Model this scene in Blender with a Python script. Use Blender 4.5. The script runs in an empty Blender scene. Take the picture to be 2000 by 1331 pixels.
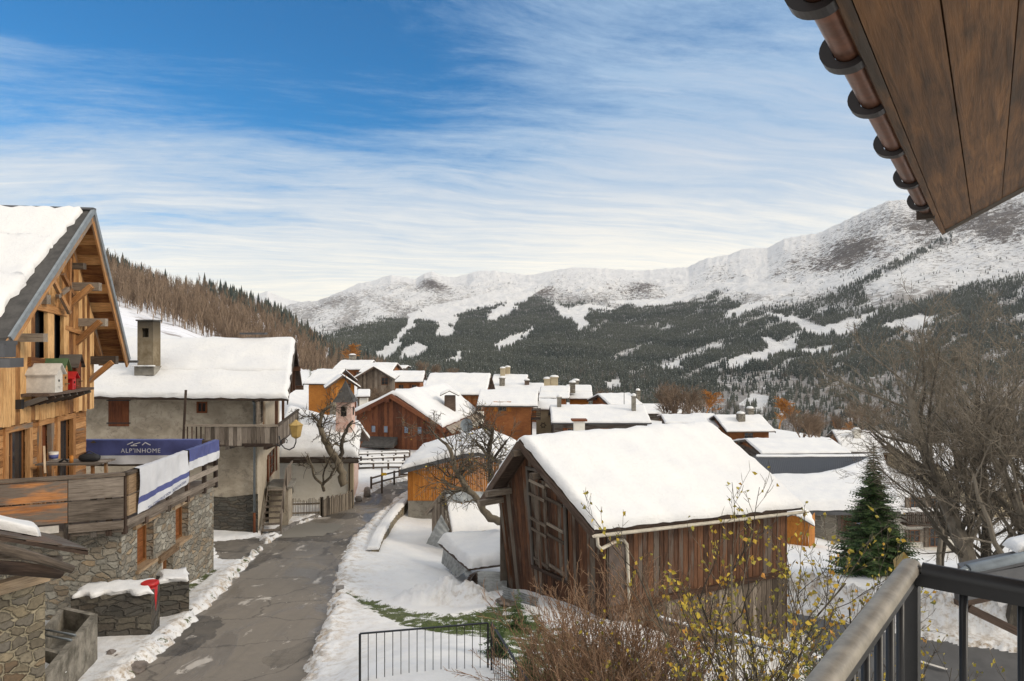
import bpy, math, random
import numpy as np
from mathutils import Vector, Matrix
random.seed(7)
F = 1333.333; CX = 1000.0; CY = 665.5
R = math.radians
sc = bpy.context.scene
col = sc.collection

# ---------------------------------------------------------------- camera
cam_d = bpy.data.cameras.new('camera'); cam = bpy.data.objects.new('camera', cam_d); col.objects.link(cam)
cam_d.sensor_width = 36; cam_d.lens = 24; cam_d.clip_start = 0.1; cam_d.clip_end = 40000
cam.location = (0, 0, 0); cam.rotation_euler = (R(90), 0, 0)
sc.camera = cam
sc.view_settings.view_transform = 'Standard'; sc.view_settings.look = 'None'
sc.view_settings.gamma = 1; sc.view_settings.exposure = 0.52
sc.cycles.max_bounces = 6; sc.cycles.diffuse_bounces = 3; sc.cycles.glossy_bounces = 3
sc.cycles.transmission_bounces = 3; sc.cycles.transparent_max_bounces = 6; sc.cycles.volume_bounces = 0
sc.cycles.use_denoising = True
SUN_EL, SUN_AZ = R(30), R(108)       # azimuth clockwise from +Y (view direction)

# ---------------------------------------------------------------- node helper
class NT:
    def __init__(s, nt): s.t = nt; s.t.nodes.clear()
    def n(s, typ, props=None, out=0, **inp):
        nd = s.t.nodes.new('ShaderNode' + typ)
        for k, v in (props or {}).items(): setattr(nd, k, v)
        for k, v in inp.items():
            key = int(k[1:]) if k[0] == '_' and k[1:].isdigit() else k.replace('_', ' ')
            s.put(nd.inputs[key], v)
        nd_out = nd.outputs[out] if out is not None else nd
        return nd_out
    def put(s, sock, v):
        if isinstance(v, bpy.types.NodeSocket): s.t.links.new(v, sock)
        elif isinstance(v, bpy.types.Node): s.t.links.new(v.outputs[0], sock)
        elif isinstance(v, (tuple, list)) and sock.type == 'RGBA' and len(v) == 3: sock.default_value = (*v, 1)
        else: sock.default_value = v
    def math(s, op, a, b=0.0, c=0.0, clamp=False): return s.n('Math', {'operation': op, 'use_clamp': clamp}, _0=a, _1=b, _2=c)
    def ramp(s, fac, lo, hi, o0=0.0, o1=1.0): return s.n('MapRange', {'interpolation_type': 'SMOOTHSTEP'}, Value=fac, From_Min=lo, From_Max=hi, To_Min=o0, To_Max=o1)
    def mix(s, fac, a, b, blend='MIX'):
        nd = s.t.nodes.new('ShaderNodeMix'); nd.data_type = 'RGBA'; nd.blend_type = blend
        s.put(nd.inputs[0], fac); s.put(nd.inputs[6], a); s.put(nd.inputs[7], b); return nd.outputs[2]
    def noise(s, vec, scale, detail=4, rough=.55, dist=0.0, out=0):
        return s.n('TexNoise', None, out, Vector=vec, Scale=scale, Detail=detail, Roughness=rough, Distortion=dist)
    def mapv(s, vec, sc_=(1, 1, 1), rot=(0, 0, 0), loc=(0, 0, 0)): return s.n('Mapping', None, 0, Vector=vec, Scale=sc_, Rotation=rot, Location=loc)
    def cramp(s, fac, stops):
        nd = s.t.nodes.new('ShaderNodeValToRGB'); s.put(nd.inputs[0], fac); e = nd.color_ramp.elements
        while len(e) < len(stops): e.new(.5)
        for i, (p, c) in enumerate(stops): e[i].position = p; e[i].color = (*c, 1)
        return nd.outputs[0]

# ---------------------------------------------------------------- sky
w = bpy.data.worlds.new('World'); sc.world = w; w.use_nodes = True
k = NT(w.node_tree)
sky = k.n('TexSky', {'sky_type': 'NISHITA', 'sun_disc': False, 'sun_elevation': SUN_EL, 'sun_rotation': SUN_AZ, 'air_density': 1.0, 'dust_density': .3, 'ozone_density': 3.5})
d = k.n('TexCoord', None, 0)
sx = k.n('SeparateXYZ', None, None, Vector=d)
dx, dy, dz = sx.outputs
den = k.math('ADD', k.math('MAXIMUM', dz, 0.0), .10)
qx = k.math('DIVIDE', dx, den); qy = k.math('DIVIDE', dy, den)
q = k.n('CombineXYZ', None, 0, X=qx, Y=qy, Z=0.0)
wob = k.noise(k.mapv(q, (.5, .5, 1)), 1.1, 3, .5, 0, 1)
q2 = k.n('VectorMath', {'operation': 'MULTIPLY_ADD'}, 0, _0=wob, _1=(.8, .8, 0), _2=q)
rot = k.mapv(q2, (1, 1, 1), (0, 0, R(-14)))
st1 = k.noise(k.mapv(rot, (.45, 1.6, 1)), 1.3, 9, .66)
st2 = k.noise(k.mapv(rot, (1.3, 4.6, 1), (0, 0, R(-6))), 1.8, 8, .70)
big = k.noise(k.mapv(q, (.22, .42, 1), (0, 0, R(14)), (3.1, 1.7, 0)), 1.0, 3, .5)
s1 = k.math('ADD', k.math('MULTIPLY', st1, 1.05), k.math('MULTIPLY', st2, .34)); s1 = k.math('SUBTRACT', s1, .28); s1 = k.math('ADD', s1, k.math('MULTIPLY', k.math('SUBTRACT', k.noise(k.mapv(rot, (3.5, 8, 1)), 2.2, 8, .75), .5), .28))
s1 = k.math('ADD', s1, k.math('MULTIPLY', big, .45))
# cover grows towards the horizon and to the right
el = k.math('MULTIPLY', k.ramp(dz, .02, .40, 1.0, 0.0), .52)
rt = k.math('MULTIPLY', k.ramp(dx, -.35, .25), .22)
# open blue gap high on the left
gx = k.math('MULTIPLY', k.math('ADD', dx, .33), 1.9)
gz = k.math('MULTIPLY', k.math('SUBTRACT', k.math('ADD', dz, k.math('MULTIPLY', dx, .22)), .325), 7.0)
g = k.math('ADD', k.math('MULTIPLY', gx, gx), k.math('MULTIPLY', gz, gz))
gap = k.math('MULTIPLY', k.ramp(g, 0.0, 1.25, 1.0, 0.0), -.24)
cov = k.math('ADD', k.math('ADD', s1, el), k.math('ADD', rt, gap))
zen = k.math('MULTIPLY', k.ramp(dz, .46, .62), .30)
cov = k.math('ADD', cov, k.math('MAXIMUM', zen, k.ramp(dy, .1, -.2, 0.0, .3)))
fac = k.ramp(cov, .45, .98)
fac = k.math('MULTIPLY', fac, .96)
cc = k.mix(k.ramp(dz, .02, .34), (9.3, 8.5, 7.0), (4.0, 4.6, 5.5))
bnd = k.noise(k.mapv(rot, (.8, 6.5, 1), (0, 0, 0), (2, 7, 0)), 1.4, 8, .68); cc = k.mix(k.ramp(k.math('ADD', cov, k.math('MULTIPLY', k.math('SUBTRACT', bnd, .5), 1.0)), .75, 1.45), k.mix(k.ramp(dz, .0, .25, .30, .62), cc, (2.0, 3.5, 5.3)), cc)
cc = k.mix(k.ramp(dy, .1, -.3), cc, (8.6, 8.3, 7.8)); cc = k.mix(k.ramp(dz, .55, .8), cc, (7.8, 7.6, 7.3))  # unseen cloud behind the camera and overhead, brightened to add ambient fill
skyc = k.mix(1.0, sky, (.10, .66, .95), 'MULTIPLY')
res = k.mix(fac, skyc, cc)
bg = k.n('Background', None, 0, Color=res, Strength=.1)
k.n('OutputWorld', None, None, Surface=bg)

sun_d = bpy.data.lights.new('sun', 'SUN'); sun = bpy.data.objects.new('sun', sun_d); col.objects.link(sun)
sun_d.energy = 1.3; sun_d.angle = R(16); sun_d.color = (1, .88, .72)
sdir = Vector((math.sin(SUN_AZ) * math.cos(SUN_EL), math.cos(SUN_AZ) * math.cos(SUN_EL), math.sin(SUN_EL)))
sun.rotation_euler = (-sdir).to_track_quat('-Z', 'Y').to_euler()

# ---------------------------------------------------------------- mesh helpers
def P(px, py, D): return Vector(((px - CX) / F * D, D, -(py - CY) / F * D))

def tag(o, label=None, cat=None, group=None, kind=None):
    if label: o['label'] = label
    if cat: o['category'] = cat
    if group: o['group'] = group
    if kind: o['kind'] = kind
    return o

def empty(name, loc, label, cat, group=None, rz=0):
    o = bpy.data.objects.new(name, None); col.objects.link(o); o.location = loc; o.rotation_euler = (0, 0, rz)
    o.empty_display_size = .3
    return tag(o, label, cat, group)

def link(name, me, parent=None):
    o = bpy.data.objects.new(name, me); col.objects.link(o)
    if parent is not None:
        o.parent = parent
        q_ = parent; off = Vector((0, 0, 0))
        while q_ is not None: off += q_.location; q_ = q_.parent
        if parent.rotation_euler.z == 0: o.location = -off      # meshes are written in world coordinates
    return o

def npmesh(name, V, Fc, mats, mi=None, attr=None, smooth=False, uv=None):
    """V (n,3), Fc (m,k) int arrays -> mesh"""
    me = bpy.data.meshes.new(name); V = np.asarray(V, np.float32); Fc = np.asarray(Fc, np.int32); m, kk = Fc.shape
    me.vertices.add(len(V)); me.vertices.foreach_set('co', V.ravel())
    me.loops.add(m * kk); me.loops.foreach_set('vertex_index', Fc.ravel())
    me.polygons.add(m); me.polygons.foreach_set('loop_start', np.arange(0, m * kk, kk, dtype=np.int32)); me.polygons.foreach_set('loop_total', np.full(m, kk, np.int32))
    for mt in mats: me.materials.append(mt)
    if mi is not None: me.polygons.foreach_set('material_index', np.asarray(mi, np.int32))
    if smooth: me.polygons.foreach_set('use_smooth', np.ones(m, bool))
    me.update(calc_edges=True)
    for nm, (dom, arr) in (attr or {}).items():
        at = me.attributes.new(nm, 'FLOAT', dom); at.data.foreach_set('value', np.asarray(arr, np.float32))
    return me

class MB:
    """collects faces of one mesh; uv in metres with u along the grain"""
    def __init__(s): s.v = []; s.f = []; s.m = []; s.u = []; s.r = []; s.s = []
    def face(s, pts, mi=0, g=None, r=None, off=0.0, sm=False):
        i0 = len(s.v); s.v.extend([tuple(p) for p in pts]); s.f.append(list(range(i0, i0 + len(pts)))); s.m.append(mi); s.s.append(sm)
        s.r.append(random.random() if r is None else r)
        p0, p1, p2 = Vector(pts[0]), Vector(pts[1]), Vector(pts[2]); nn = (p1 - p0).cross(Vector(pts[-1]) - p0)
        if nn.length < 1e-9: nn = Vector((0, 0, 1))
        nn.normalize()
        if g is None:
            g = Vector((nn.y, -nn.x, 0)) if abs(nn.z) < .9 else Vector((1, 0, 0))
            if abs(g.x) > abs(g.y): g = g if g.x > 0 else -g
            else: g = g if g.y > 0 else -g
        g = Vector(g) - nn * nn.dot(Vector(g))
        if g.length < 1e-4: g = nn.orthogonal()
        g.normalize(); h = nn.cross(g)
        if abs(h.z) > .3 and h.z < 0: h = -h
        s.u.append([(Vector(p).dot(g) + off * 7.3, Vector(p).dot(h) + off * 3.1) for p in pts])
    def hexa(s, b, mi=0, g=None, r=None, off=None):
        """b: 8 points, 0-3 bottom loop, 4-7 top loop"""
        if r is None: r = random.random()
        if off is None: off = r
        for q_ in ((3, 2, 1, 0), (4, 5, 6, 7), (0, 1, 5, 4), (1, 2, 6, 5), (2, 3, 7, 6), (3, 0, 4, 7)):
            s.face([b[i] for i in q_], mi, g, r, off)
    def beam(s, a, b, wd, ht, mi=0, up=(0, 0, 1), r=None, tap=1.0):
        a = Vector(a); b = Vector(b); d_ = (b - a)
        if d_.length < 1e-6: return
        d_.normalize(); up = Vector(up)
        sd = d_.cross(up)
        if sd.length < 1e-3: sd = d_.cross(Vector((1, 0, 0)))
        sd.normalize(); u_ = sd.cross(d_).normalized(); x = sd * wd / 2; y = u_ * ht / 2
        s.hexa([a - x - y, a + x - y, b + (x - y) * tap, b + (-x - y) * tap, a - x + y, a + x + y, b + (x + y) * tap, b + (-x + y) * tap], mi, d_, r)
    def box(s, c, sx_, sy_, sz_, mi=0, u=(1, 0, 0), r=None, g=None):
        c = Vector(c); u = Vector(u).normalized(); v = Vector((-u.y, u.x, 0)); x = u * sx_ / 2; y = v * sy_ / 2; z = Vector((0, 0, sz_ / 2))
        s.hexa([c - x - y - z, c + x - y - z, c + x + y - z, c - x + y - z, c - x - y + z, c + x - y + z, c + x + y + z, c - x + y + z], mi, g, r)
    def tube(s, pts, rad, n=8, mi=0, cap=True, sm=True, r=None):
        pts = [Vector(p) for p in pts]; k_ = len(pts)
        if not hasattr(rad, '__len__'): rad = [rad] * k_
        if r is None: r = random.random()
        i0 = len(s.v); ref = None; L = 0
        for i, p in enumerate(pts):
            t = (pts[min(i + 1, k_ - 1)] - pts[max(i - 1, 0)])
            if t.length < 1e-9: t = Vector((0, 0, 1))
            t.normalize()
            if ref is None: ref = t.orthogonal().normalized()
            ref = (ref - t * ref.dot(t))
            ref = ref.normalized() if ref.length > 1e-6 else t.orthogonal().normalized()
            bn = t.cross(ref)
            for j in range(n):
                a = 2 * math.pi * j / n; s.v.append(tuple(p + (ref * math.cos(a) + bn * math.sin(a)) * rad[i]))
        for i in range(k_ - 1):
            l2 = L + (pts[i + 1] - pts[i]).length
            for j in range(n):
                j2 = (j + 1) % n
                s.f.append([i0 + i * n + j, i0 + i * n + j2, i0 + (i + 1) * n + j2, i0 + (i + 1) * n + j]); s.m.append(mi); s.s.append(sm); s.r.append(r)
                c0 = rad[i] * 6.28 * j / n; c1 = rad[i] * 6.28 * (j + 1) / n
                s.u.append([(L, c0), (L, c1), (l2, c1), (l2, c0)])
            L = l2
        if cap:
            for ring in ([i0 + j for j in range(n)][::-1], [i0 + (k_ - 1) * n + j for j in range(n)]):
                s.f.append(ring); s.m.append(mi); s.s.append(False); s.r.append(r); s.u.append([(0, 0)] * n)
    def grid(s, G_, mi=0, sm=True, r=.5, closed=False):
        """G_: rows of points"""
        i0 = len(s.v); nr, nc = len(G_), len(G_[0])
        for row in G_: s.v.extend([tuple(p) for p in row])
        for i in range(nr - 1):
            for j in range(nc if closed else nc - 1):
                j2 = (j + 1) % nc
                s.f.append([i0 + i * nc + j, i0 + i * nc + j2, i0 + (i + 1) * nc + j2, i0 + (i + 1) * nc + j]); s.m.append(mi); s.s.append(sm); s.r.append(r)
                a, b, c, d_ = (Vector(s.v[q_]) for q_ in s.f[-1])
                s.u.append([(j * .3, i * .3), (j * .3 + .3, i * .3), (j * .3 + .3, i * .3 + .3), (j * .3, i * .3 + .3)])
    def mesh(s, name, mats):
        me = bpy.data.meshes.new(name); me.from_pydata(s.v, [], s.f)
        for m_ in mats: me.materials.append(m_)
        me.polygons.foreach_set('material_index', s.m); me.polygons.foreach_set('use_smooth', s.s)
        at = me.attributes.new('rnd', 'FLOAT', 'FACE'); at.data.foreach_set('value', s.r)
        uv = me.uv_layers.new(name='UVMap'); flat = [c for f_ in s.u for p in f_ for c in p]
        uv.data.foreach_set('uv', flat); me.update(); return me
    def build(s, name, mats, parent=None):
        if not isinstance(mats, (list, tuple)): mats = [mats]
        return link(name, s.mesh(name, mats), parent)

def thing(mb, name, mats, label, cat, group=None):
    return tag(mb.build(name, mats), label, cat, group)

class Plane:
    """vertical plane: origin O (x,y), horizontal direction u, outward normal n (towards the viewer)"""
    def __init__(s, a, b, side=None):
        a = Vector((a[0], a[1], 0)); b = Vector((b[0], b[1], 0)); s.O = a; s.L = (b - a).length; s.u = (b - a).normalized()
        s.n = Vector((s.u.y, -s.u.x, 0))
        if side is not None:
            if s.n.dot(Vector((side[0], side[1], 0))) < 0: s.n = -s.n
        elif s.n.dot(-a) < 0: s.n = -s.n
    def at(s, u, z, off=0.0): p = s.O + s.u * u + s.n * off; return Vector((p.x, p.y, z))
    def uz(s, px, py, off=0.0):
        ray = Vector(((px - CX) / F, 1, -(py - CY) / F)); o = s.O + s.n * off
        t = s.n.dot(o) / s.n.dot(ray); p = ray * t
        return (p - s.O).dot(s.u), p.z

# 2-D gradient noise in numpy
_rs = np.random.RandomState(3); _perm = _rs.permutation(512).astype(np.int64); _g = _rs.uniform(0, 2 * np.pi, 512)
def perlin(x, y):
    x = np.asarray(x, float); y = np.asarray(y, float); xi = np.floor(x).astype(np.int64); yi = np.floor(y).astype(np.int64); xf = x - xi; yf = y - yi
    u = xf * xf * xf * (xf * (xf * 6 - 15) + 10); v = yf * yf * yf * (yf * (yf * 6 - 15) + 10)
    def gr(ix, iy, fx, fy):
        h = _perm[(_perm[ix & 511] + iy) & 511]; a = _g[h]; return np.cos(a) * fx + np.sin(a) * fy
    a = gr(xi, yi, xf, yf); b = gr(xi + 1, yi, xf - 1, yf); c = gr(xi, yi + 1, xf, yf - 1); d_ = gr(xi + 1, yi + 1, xf - 1, yf - 1)
    return (a + (b - a) * u) + ((c + (d_ - c) * u) - (a + (b - a) * u)) * v
def fbm(x, y, oct=5, lac=2.03, gain=.5, ridged=False):
    s_ = 0; a = 1; n_ = 0
    for i in range(oct):
        p = perlin(x * lac ** i + 17.3 * i, y * lac ** i - 9.1 * i)
        if ridged: p = .5 - np.abs(p) * 1.6
        s_ = s_ + p * a; n_ += a; a *= gain
    return s_ / n_
# ---------------------------------------------------------------- materials
def mat(name, fn):
    m = bpy.data.materials.new(name); m.use_nodes = True; k = NT(m.node_tree)
    b = k.n('BsdfPrincipled', None, None); b.inputs['Roughness'].default_value = .8; b.inputs['Specular IOR Level'].default_value = .3
    k.bsdf = b; k.uv = k.n('TexCoord', None, 2); k.obj = k.n('TexCoord', None, 3); k.geo = k.n('NewGeometry', None, None)
    k.pos = k.geo.outputs[0]
    fn(k, b)
    k.n('OutputMaterial', None, None, Surface=b); return m
def setc(k, b, c, rough=None, bump=None, bs=.3, bd=.02):
    k.put(b.inputs['Base Color'], c)
    if rough is not None: k.put(b.inputs['Roughness'], rough)
    if bump is not None: k.put(b.inputs['Normal'], k.n('Bump', None, 0, Strength=bs, Distance=bd, Height=bump))
def attr(k, n): return k.n('Attribute', {'attribute_name': n}, 2)

def wood(name, dark, mid, light, gs=1.0, rv=.5, grey=None, greyamt=.0, rough=.8, bs=.5):
    def fn(k, b):
        r = attr(k, 'rnd'); uv = k.mapv(k.uv, (1.2 * gs, 16 * gs, 1))
        gr = k.noise(uv, 1.6, 6, .65, .6); fine = k.noise(k.mapv(k.uv, (3 * gs, 60 * gs, 1)), 1.0, 4, .6)
        pat = k.noise(k.uv, .9, 4, .6)
        f_ = k.math('ADD', k.math('MULTIPLY', gr, .75), k.math('MULTIPLY', k.math('SUBTRACT', r, .5), rv))
        f_ = k.math('ADD', f_, k.math('MULTIPLY', k.math('SUBTRACT', pat, .5), .5)); f_ = k.math('ADD', f_, .12)
        c = k.cramp(f_, [(.22, dark), (.5, mid), (.78, light)])
        if grey is not None:
            gm = k.ramp(k.math('ADD', k.noise(k.mapv(k.uv, (.5, 3, 1), (0, 0, 0), (4, 2, 0)), 1.3, 5, .65), k.math('MULTIPLY', k.math('SUBTRACT', k.math('FRACT', k.math('MULTIPLY', r, 7.7)), .5), .4)), .62 - greyamt * .4, .80 - greyamt * .4)
            c = k.mix(gm, c, k.mix(fine, grey, tuple(x * .45 for x in grey)))
        c = k.mix(k.ramp(fine, .35, .5, .45, 0), c, tuple(x * .35 for x in dark))
        setc(k, b, c, rough, k.math('ADD', gr, k.math('MULTIPLY', fine, .6)), bs, .02)
    return mat(name, fn)
M = {}
def snowfn(k, b, dirt=False):
    n1 = k.noise(k.pos, .8, 5, .6); n2 = k.noise(k.pos, 9, 5, .65); n3 = k.noise(k.pos, 60, 3, .6)
    c = k.mix(k.ramp(n1, .3, .7), (.70, .70, .705), (.775, .765, .745))
    if dirt:
        a = attr(k, 'dirt'); dn = k.noise(k.pos, 3.2, 7, .72)
        c = k.mix(k.math('MULTIPLY', a, k.ramp(dn, .44, .62)), c, k.mix(k.ramp(n2, .4, .6), (.33, .25, .17), (.55, .49, .42)))
        gn = attr(k, 'grass'); gm = k.ramp(k.math('ADD', gn, k.math('MULTIPLY', k.math('SUBTRACT', k.noise(k.pos, 2.6, 7, .72), .5), 1.9)), .47, .56)
        c = k.mix(gm, c, k.mix(k.ramp(k.noise(k.pos, 7, 6, .7), .3, .7), (.045, .06, .018), (.12, .13, .05)))
    n4 = k.noise(k.mapv(k.pos, (1, 1, 2)), 2.4, 5, .6); h = k.math('ADD', k.math('ADD', k.math('MULTIPLY', n2, 1.0), k.math('MULTIPLY', n4, 2.2)), k.math('MULTIPLY', n3, .3))
    setc(k, b, c, .75, h, .45, .05)
M['snow'] = mat('snow', lambda k, b: snowfn(k, b))
M['snow_ground'] = mat('snow_ground', lambda k, b: snowfn(k, b, True))

def mtn(k, b):
    pos = k.mapv(k.pos, (.001, .001, .001)); sep = k.n('SeparateXYZ', None, 2, Vector=k.geo.outputs[1])
    rk = attr(k, 'rock'); sb = attr(k, 'scrub')
    n1 = k.noise(pos, 9, 9, .68, .4); n2 = k.noise(pos, 60, 7, .7)
    n4 = k.noise(k.mapv(k.pos, (.030, .030, .06), (0, 0, R(20))), 1.6, 6, .75)
    n3 = k.noise(pos, 220, 5, .7); m1 = k.ramp(k.math('ADD', k.math('ADD', k.math('MULTIPLY', n1, .25), k.math('ADD', k.math('MULTIPLY', n2, .70), k.math('MULTIPLY', n3, .45))), k.math('MULTIPLY', rk, .21)), .85, .905)
    m2 = k.ramp(k.math('ADD', n4, k.math('MULTIPLY', sb, .24)), .62, .72)
    c = k.mix(m1, (.80, .79, .78), k.mix(k.ramp(n3, .35, .65), (.045, .038, .034), (.17, .14, .12)))
    c = k.mix(k.math('MULTIPLY', m2, .7), c, k.mix(n2, (.10, .085, .075), (.26, .22, .19)))
    ff = k.math('MULTIPLY', attr(k, 'forest'), k.ramp(k.noise(k.mapv(k.pos, (.05, .05, .05)), 1.0, 5, .7), .45, .75, 1.0, .55))
    c = k.mix(ff, c, (.085, .08, .075))
    setc(k, b, c, .85, k.math('ADD', n1, k.math('MULTIPLY', n2, .4)), .8, 35)
M['mountain'] = mat('mountain_snow_rock', mtn)

def conif(k, b, dust=.5, sc=1.0):
    r = attr(k, 'rnd'); up = k.n('SeparateXYZ', None, 2, Vector=k.geo.outputs[1])
    n = k.noise(k.pos, .9 * sc, 4, .7)
    c = k.mix(r, (.026, .036, .033), (.078, .084, .068))
    s_ = k.ramp(k.math('ADD', n, k.math('MULTIPLY', up, .12)), .60 + .2 * (1 - dust), .70 + .2 * (1 - dust))
    c = k.mix(k.math('MULTIPLY', s_, .75), c, (.7, .72, .75)); setc(k, b, c, .9)
M['conifer_far'] = mat('conifer_dusted', lambda k, b: conif(k, b, .62, .5))
M['conifer_mid'] = mat('conifer_mid', lambda k, b: conif(k, b, .35, 1.2))
M['needles'] = mat('needles', lambda k, b: setc(k, b, k.mix(attr(k, 'rnd'), (.035, .070, .028), (.15, .22, .075)), .7))
def barkfn(c1, c2, sc=6):
    def fn(k, b):
        n = k.noise(k.mapv(k.pos, (1, 1, .35)), sc, 6, .7); r = attr(k, 'rnd')
        c = k.mix(k.ramp(k.math('ADD', n, k.math('MULTIPLY', k.math('SUBTRACT', r, .5), .4)), .3, .7), c1, c2); setc(k, b, c, .9, n, .8, .03)
    return fn
M['bark'] = mat('bark', barkfn((.075, .065, .052), (.22, .19, .15)))
M['bark_fruit'] = mat('bark_fruit', barkfn((.035, .028, .022), (.17, .14, .10), 12))
M['twig'] = mat('twig', barkfn((.12, .10, .075), (.27, .225, .17), 3))
M['twig_shrub'] = mat('twig_shrub', barkfn((.13, .075, .045), (.40, .25, .15), 5))
M['twig_far'] = mat('twig_far', barkfn((.12, .083, .058), (.29, .21, .145), .3))
M['twig_grey'] = mat('twig_grey', barkfn((.10, .085, .072), (.26, .22, .19), .2))
M['larch'] = mat('larch_orange', lambda k, b: setc(k, b, k.mix(attr(k, 'rnd'), (.30, .12, .03), (.55, .26, .07)), .9))
M['leaf_yellow'] = mat('leaf_yellow', lambda k, b: setc(k, b, k.cramp(attr(k, 'rnd'), [(0, (.13, .13, .025)), (.35, (.33, .27, .035)), (.75, (.48, .34, .04)), (1, (.40, .18, .03))]), .55))
M['grass'] = mat('grass', lambda k, b: setc(k, b, k.mix(attr(k, 'rnd'), (.045, .085, .02), (.14, .18, .05)), .7))

M['wood_barn'] = wood('barn_planks', (.020, .011, .007), (.080, .036, .019), (.17, .070, .032), 1.0, .28, (.20, .165, .13), .32)
M['wood_barn_red'] = wood('barn_planks_red', (.024, .014, .009), (.098, .045, .024), (.19, .088, .042), 1.0, .30, (.17, .135, .11), .22)
M['wood_dark'] = wood('dark_old_timber', (.020, .013, .010), (.065, .042, .030), (.15, .105, .08), 1, .4, (.17, .15, .13), .25)
M['wood_old_grey'] = wood('old_grey_timber', (.06, .045, .033), (.17, .135, .105), (.32, .27, .215), 1, .5)
M['wood_fence'] = wood('grey_fence_wood', (.05, .04, .03), (.14, .115, .09), (.27, .23, .18), 1, .6)
M['wood_honey'] = wood('honey_cladding', (.12, .045, .015), (.44, .215, .075), (.74, .46, .21), 1, .5, None, 0, .75)
M['wood_beam'] = wood('honey_beam', (.13, .055, .020), (.38, .18, .065), (.58, .32, .14), 1, .4, (.30, .25, .20), .12)
M['wood_orange'] = wood('orange_planks', (.22, .075, .012), (.42, .16, .028), (.55, .24, .05), 1, .28)
M['wood_redbrown'] = wood('redbrown_planks', (.045, .018, .010), (.145, .048, .022), (.25, .095, .04), 1, .3)
M['wood_midbrown'] = wood('midbrown_planks', (.12, .04, .014), (.26, .095, .030), (.38, .16, .06), 1, .3)
M['wood_deck'] = wood('weathered_deck_board', (.07, .055, .042), (.19, .155, .125), (.34, .29, .24), .8, .5, (.13, .10, .075), .0)
M['wood_rust'] = wood('orange_stained_board', (.20, .075, .028), (.42, .17, .055), (.56, .27, .11), .8, .35, (.24, .20, .165), .62)
M['wood_shutter'] = wood('shutter_wood', (.07, .022, .010), (.16, .050, .018), (.24, .085, .03), 1, .3)
M['wood_lintel'] = wood('lintel_wood', (.13, .08, .045), (.33, .23, .14), (.50, .38, .26), 1, .4)
M['soffit'] = wood('soffit_planks', (.038, .018, .008), (.135, .064, .024), (.25, .125, .046), .7, .45, (.04, .028, .02), .30, .7, .4)

def stone(name, cols, mortar, sc=(3.0, 5.0), bs=1.0, mw=.06, moss=0.0):
    def fn(k, b):
        wv = k.noise(k.uv, 2.2, 6, .65, 0, 1)
        p = k.n('VectorMath', {'operation': 'MULTIPLY_ADD'}, 0, _0=wv, _1=(.22, .22, 0), _2=k.uv)
        p = k.mapv(p, (sc[0], sc[1], 1))
        vc = k.n('TexVoronoi', {'voronoi_dimensions': '2D', 'distance': 'CHEBYCHEV'}, None, Vector=p, Scale=1.0, Randomness=.92); v2_ = k.n('TexVoronoi', {'voronoi_dimensions': '2D', 'distance': 'CHEBYCHEV', 'feature': 'F2'}, 0, Vector=p, Scale=1.0, Randomness=.92)
        ve = k.math('MULTIPLY', k.math('SUBTRACT', v2_, vc.outputs[0]), .6)
        h = k.n('SeparateColor', None, None, Color=vc.outputs[1])
        n = k.noise(k.uv, 14, 6, .7); nb = k.noise(k.uv, .6, 3, .5)
        st = [(i / (len(cols) - 1), c) for i, c in enumerate(cols)]
        c = k.cramp(h.outputs[0], st); c = k.mix(k.ramp(n, .3, .75, .0, .55), c, tuple(x * .4 for x in cols[0]))
        c = k.mix(k.ramp(h.outputs[2], 0, 1, 0, .35), c, (.06, .055, .05))
        md = k.ramp(k.math('ADD', ve, k.math('MULTIPLY', k.math('SUBTRACT', n, .5), .05)), mw * .35, mw, 1, 0)
        c = k.mix(md, c, mortar)
        if moss: c = k.mix(k.ramp(k.noise(k.uv, 1.3, 6, .7), .58, .70, 0, moss), c, (.03, .035, .015))
        c = k.mix(k.ramp(nb, .35, .7, .0, .4), c, k.mix(.5, c, (.02, .02, .02)))
        hh = k.math('ADD', k.math('MULTIPLY', k.ramp(ve, 0, .14), 1.0), k.math('ADD', k.math('MULTIPLY', h.outputs[1], .5), k.math('MULTIPLY', n, .35)))
        setc(k, b, c, .85, hh, bs, .05)
    return mat(name, fn)
M['stone_deck'] = stone('rubble_stone', [(.27, .245, .20), (.46, .43, .36), (.35, .27, .18), (.56, .53, .45), (.37, .35, .30), (.50, .37, .23)], (.34, .32, .27), (3.3, 6.2), 1.0, .05)
M['stone_dark'] = stone('dark_rubble_stone', [(.07, .065, .055), (.15, .14, .12), (.10, .08, .06), (.20, .18, .14)], (.10, .09, .075), (2.4, 7.0), 1.0, .05, .6)
M['stone_yellow'] = stone('ochre_rubble_stone', [(.15, .13, .10), (.34, .28, .18), (.20, .18, .15), (.40, .34, .23), (.24, .15, .08)], (.38, .33, .23), (3.4, 5.6), 1.0, .07)
M['stone_far'] = stone('far_rubble_stone', [(.17, .15, .12), (.30, .27, .22), (.22, .19, .14)], (.33, .30, .25), (1.3, 3.5), .8, .08)
M['stone_trough'] = mat('trough_stone', lambda k, b: setc(k, b, k.mix(k.ramp(k.noise(k.pos, 3, 7, .7), .3, .7), (.10, .09, .07), (.33, .30, .25)), .9, k.noise(k.pos, 14, 6, .7), .8, .03))

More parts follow.
